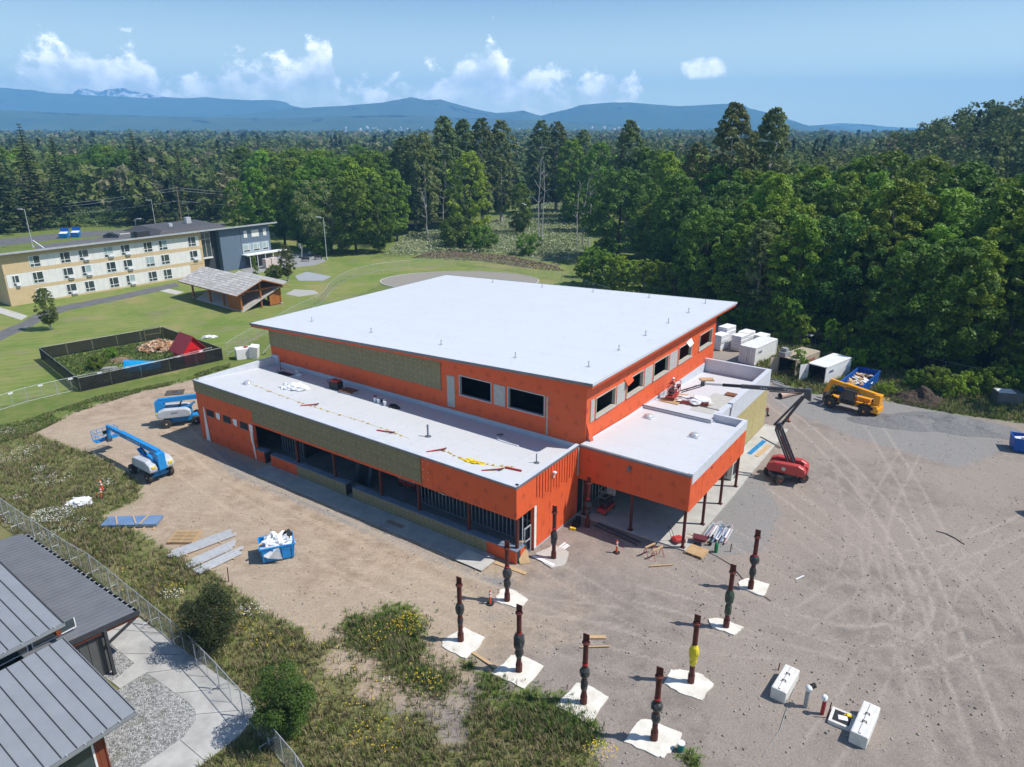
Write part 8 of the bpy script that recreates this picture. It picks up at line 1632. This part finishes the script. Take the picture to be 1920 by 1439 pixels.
# ------------------------------------------------------------------ brambles, hedge bank
m_attr = attr_leaf('ground_leaves')
def thicket(name, label, poly, n, hmax, size, cols, seed, lump=.25, cat='brambles'):
    global rng; rng = np.random.default_rng(seed); P = np.array([(p[0], p[1]) for p in poly]); lo, hi = P.min(0), P.max(0); Q = rng.uniform(lo, hi, (n * 3, 2)); sd = poly_sd(Q, poly); k = sd > 0; Q, sd = Q[k][:n], sd[k][:n]
    h = np.array([.35 + .65 * (mnoise.noise((x * lump, y * lump, seed)) * .5 + .5) + .35 * mnoise.noise((x * lump * 3.3, y * lump * 3.3, seed)) for x, y in Q]) * hmax * np.clip(sd / 2.0, .25, 1)
    C = np.stack([Q[:, 0], Q[:, 1], np.array([hill(x, y) for x, y in Q]) + h * rng.uniform(.35, 1, len(Q)) ** .4], 1); Nn = np.tile([.1, -.15, 1.0], (len(Q), 1)); V, F = leaf_quads(C, Nn, size, .65, .6)
    cc = np.array(cols)[rng.choice(len(cols), len(Q), p=None)] * rng.uniform(.75, 1.25, (len(Q), 1)); o = link_mesh(name, np_mesh(name, V, F, m_attr, {'col': np.repeat(cc, 4, 0)})); return tag(o, label, cat, kind='stuff')
thicket('bramble_field', 'pale flowering bramble field in the clearing behind the building', BRAMBLE, 34000, 1.5, .5, [(.18, .25, .075), (.28, .32, .14), (.48, .49, .36), (.13, .20, .055), (.38, .38, .25)], 5)
thicket('bramble_cut', 'rough green growth along the cut towards the far shed', GP([(985, 405), (1000, 388), (1075, 388), (1100, 420), (1090, 470), (1000, 470)]), 9000, 1.2, .55, [(.16, .23, .06), (.28, .30, .15), (.10, .17, .045)], 6)
thicket('hedge_bank', 'green bramble bank along the road behind the lodge', GP([(-200, 470), (-200, 440), (0, 412), (200, 398), (430, 386), (430, 408), (200, 424), (0, 440)]), 26000, 4.0, .7, [(.08, .14, .03), (.12, .19, .045), (.055, .09, .025), (.17, .21, .10)], 7, .12, 'brambles')
thicket('brush_pile', 'brown cut brush lying along the lawn edge', GP([(770, 484), (820, 470), (960, 482), (1045, 500), (1060, 510), (1000, 505), (900, 490)]), 6000, .8, .4, [(.24, .17, .125), (.33, .25, .20), (.16, .12, .085)], 8, .3, 'brush')
# ------------------------------------------------------------------ tall grass and flowers
def grass(name, label, spots, cols, h, blades, seed, width=.03, cat='grass', bend=.45):
    """spots (n,2): tufts of bent blades"""
    global rng; rng = np.random.default_rng(seed); n = len(spots); Pn = np.repeat(np.asarray(spots), blades, 0); k = len(Pn); a = rng.random(k) * 6.28; r = rng.random(k) * .16; hh = np.repeat(rng.uniform(.55, 1.3, n), blades) * rng.uniform(.6, 1.15, k) * h
    b = np.stack([Pn[:, 0] + r * np.cos(a), Pn[:, 1] + r * np.sin(a), np.full(k, -.02)], 1); d = np.stack([np.cos(a), np.sin(a), np.zeros(k)], 1); w = np.stack([-np.sin(a), np.cos(a), np.zeros(k)], 1) * (width * .5)
    up = np.array([0, 0, 1.0]); mid = b + up * (hh * .6)[:, None] + d * (hh * bend * .35)[:, None]; tip = b + up * (hh * .95)[:, None] + d * (hh * bend)[:, None]
    V = np.stack([b - w, b + w, mid + w * .8, mid - w * .8, tip], 1).reshape(-1, 3); i = np.arange(k)[:, None] * 5; F = np.concatenate([i + np.array([0, 1, 2]), i + np.array([0, 2, 3]), i + np.array([3, 2, 4])], 1).reshape(-1, 3)
    ci = np.repeat(rng.choice(len(cols), n), blades); cc = np.array(cols)[ci] * rng.uniform(.75, 1.25, (k, 1)); o = link_mesh(name, np_mesh(name, V, F, m_attr, {'col': np.repeat(cc, 5, 0)})); return tag(o, label, cat, kind='stuff')
def pts_in(poly, n, seed, dens=None, excl=()):
    r = np.random.default_rng(seed); P = np.array([(p[0], p[1]) for p in poly]); lo, hi = P.min(0), P.max(0); out = np.zeros((0, 2))
    while len(out) < n:
        Q = r.uniform(lo, hi, (n * 2, 2)); Q = Q[poly_sd(Q, poly) > 0]; v = np.array([in_view(x, y, 0, 60) for x, y in Q]); Q = Q[v]
        if dens is not None: Q = Q[r.random(len(Q)) < np.array([dens(x, y) for x, y in Q])]
        out = np.concatenate([out, Q])
    return out[:n]
bare_c = [(G(px, py), r) for px, py, r in BARE_SPOTS if r > 0]; walk_poly = [tuple(G(x, y)[:2]) for x, y in [(0, 985), (150, 1085), (248, 1150), (330, 1208), (402, 1262), (470, 1308), (484, 1335), (448, 1383), (390, 1425), (340, 1470), (0, 1600), (-100, 1000)]]
def md(x, y):
    for c, r in bare_c:
        if math.hypot(x - c.x, y - c.y) < r: return .14
    return min(1, .30 + .95 * max(0, mnoise.noise((x * .22, y * .22, 2)) + .45)) * min(1, 46 / max(20, y))
S = pts_in(MEADOW, 22000, 3, md); S = S[poly_sd(S, walk_poly) < -.1]
GC = [(.20, .20, .075), (.28, .225, .12), (.15, .19, .05), (.32, .27, .16), (.22, .175, .11), (.13, .18, .04)]
grass('meadow_grass', 'tall dry meadow grass between the near fence and the dirt yard', S, GC, .46, 5, 3, .042)
W = np.concatenate([np.array([(c.x + random.gauss(0, r * .55), c.y + random.gauss(0, r * .55)) for _ in range(int(110 * r * r) + 8)]) for c, r in [(G(px, py), r) for px, py, r in WEED_SPOTS]])
grass('weed_clumps', 'green weed clumps on the bare ground near the footings', W, [(.10, .18, .035), (.14, .21, .05), (.20, .20, .08), (.085, .14, .03), (.26, .22, .11)], .36, 7, 4, .04, 'weeds')
EDGE = GP([(-60, 812), (60, 785), (180, 745), (330, 715), (430, 680), (430, 690), (340, 718), (255, 738), (150, 772), (60, 815), (-60, 850)]); grass('fence_grass', 'green and tan grass strip along the garden fence', pts_in(EDGE, 5500, 5, lambda x, y: max(.03, min(1, .5 + 1.6 * mnoise.noise((x * .35, y * .35, 7))))), [(.13, .22, .04), (.17, .24, .055), (.30, .26, .14), (.10, .17, .03), (.26, .26, .11)], .26, 6, 5, .05)
grass('rough_grass', 'rough grass verge before the right-hand wood', pts_in(ROUGH_R, 8000, 6), [(.16, .20, .055), (.24, .235, .09), (.12, .18, .04), (.30, .27, .14)], .6, 6, 6, .07)
GARD = [(p.x, p.y) for p in [v.lerp((E4[0] + E4[2]) / 2, .08) for v in E4]]; grass('garden_grass', 'weedy grass inside the black fenced garden', pts_in(GARD, 3500, 7), [(.08, .15, .03), (.13, .19, .05), (.17, .18, .065)], .4, 6, 7, .06)
def flowers(name, label, centres, n, h, size, col, seed):
    global rng; rng = np.random.default_rng(seed); C = []
    for px, py, r, f in centres:
        c = G(px, py); k = int(n * f); a = rng.random(k) * 6.28; q = r * np.sqrt(rng.random(k)); C.append(np.stack([c.x + q * np.cos(a) * 1.35, c.y + q * np.sin(a), h * rng.uniform(.7, 1.25, k)], 1))
    C = np.concatenate(C); V, F = leaf_quads(C, np.tile([.1, -.2, 1.0], (len(C), 1)), size, .95, .3); o = link_mesh(name, np_mesh(name, V, F, m_attr, {'col': np.tile(np.array(col), (len(V), 1)) * rng.uniform(.85, 1.1, (len(V), 1))})); return tag(o, label, 'flowers', kind='stuff')
flowers('daisies', 'white daisies flowering in patches across the meadow', [(58, 847, .9, .5), (20, 863, 1.6, .9), (75, 885, .8, .4), (100, 905, 1.4, .8), (201, 913, .7, .4), (36, 940, .6, .3), (100, 973, 1.35, 3.2), (28, 982, .7, .4), (138, 993, 1.2, .6), (85, 1013, .7, .5), (325, 1121, .7, .5), (473, 1152, .8, .45), (10, 815, .8, .4), (730, 1283, .3, .1)], 130, .5, .075, (.80, .80, .77), 9)
flowers('yellow_flowers', 'small yellow wildflowers dotted through the weeds', [(765, 1180, 1.1, 1.1), (705, 1200, 1.0, .3), (800, 1285, .8, .4), (650, 1270, 3.0, .6), (700, 1350, 3.0, .5), (560, 1200, 2.0, .3), (1125, 1420, .7, .8), (470, 1200, 1.2, .3), (260, 1100, 2.2, .4), (325, 1115, .8, .3), (690, 1395, 1.5, .4), (430, 1170, 2, .2)], 110, .6, .08, (.75, .52, .02), 10)
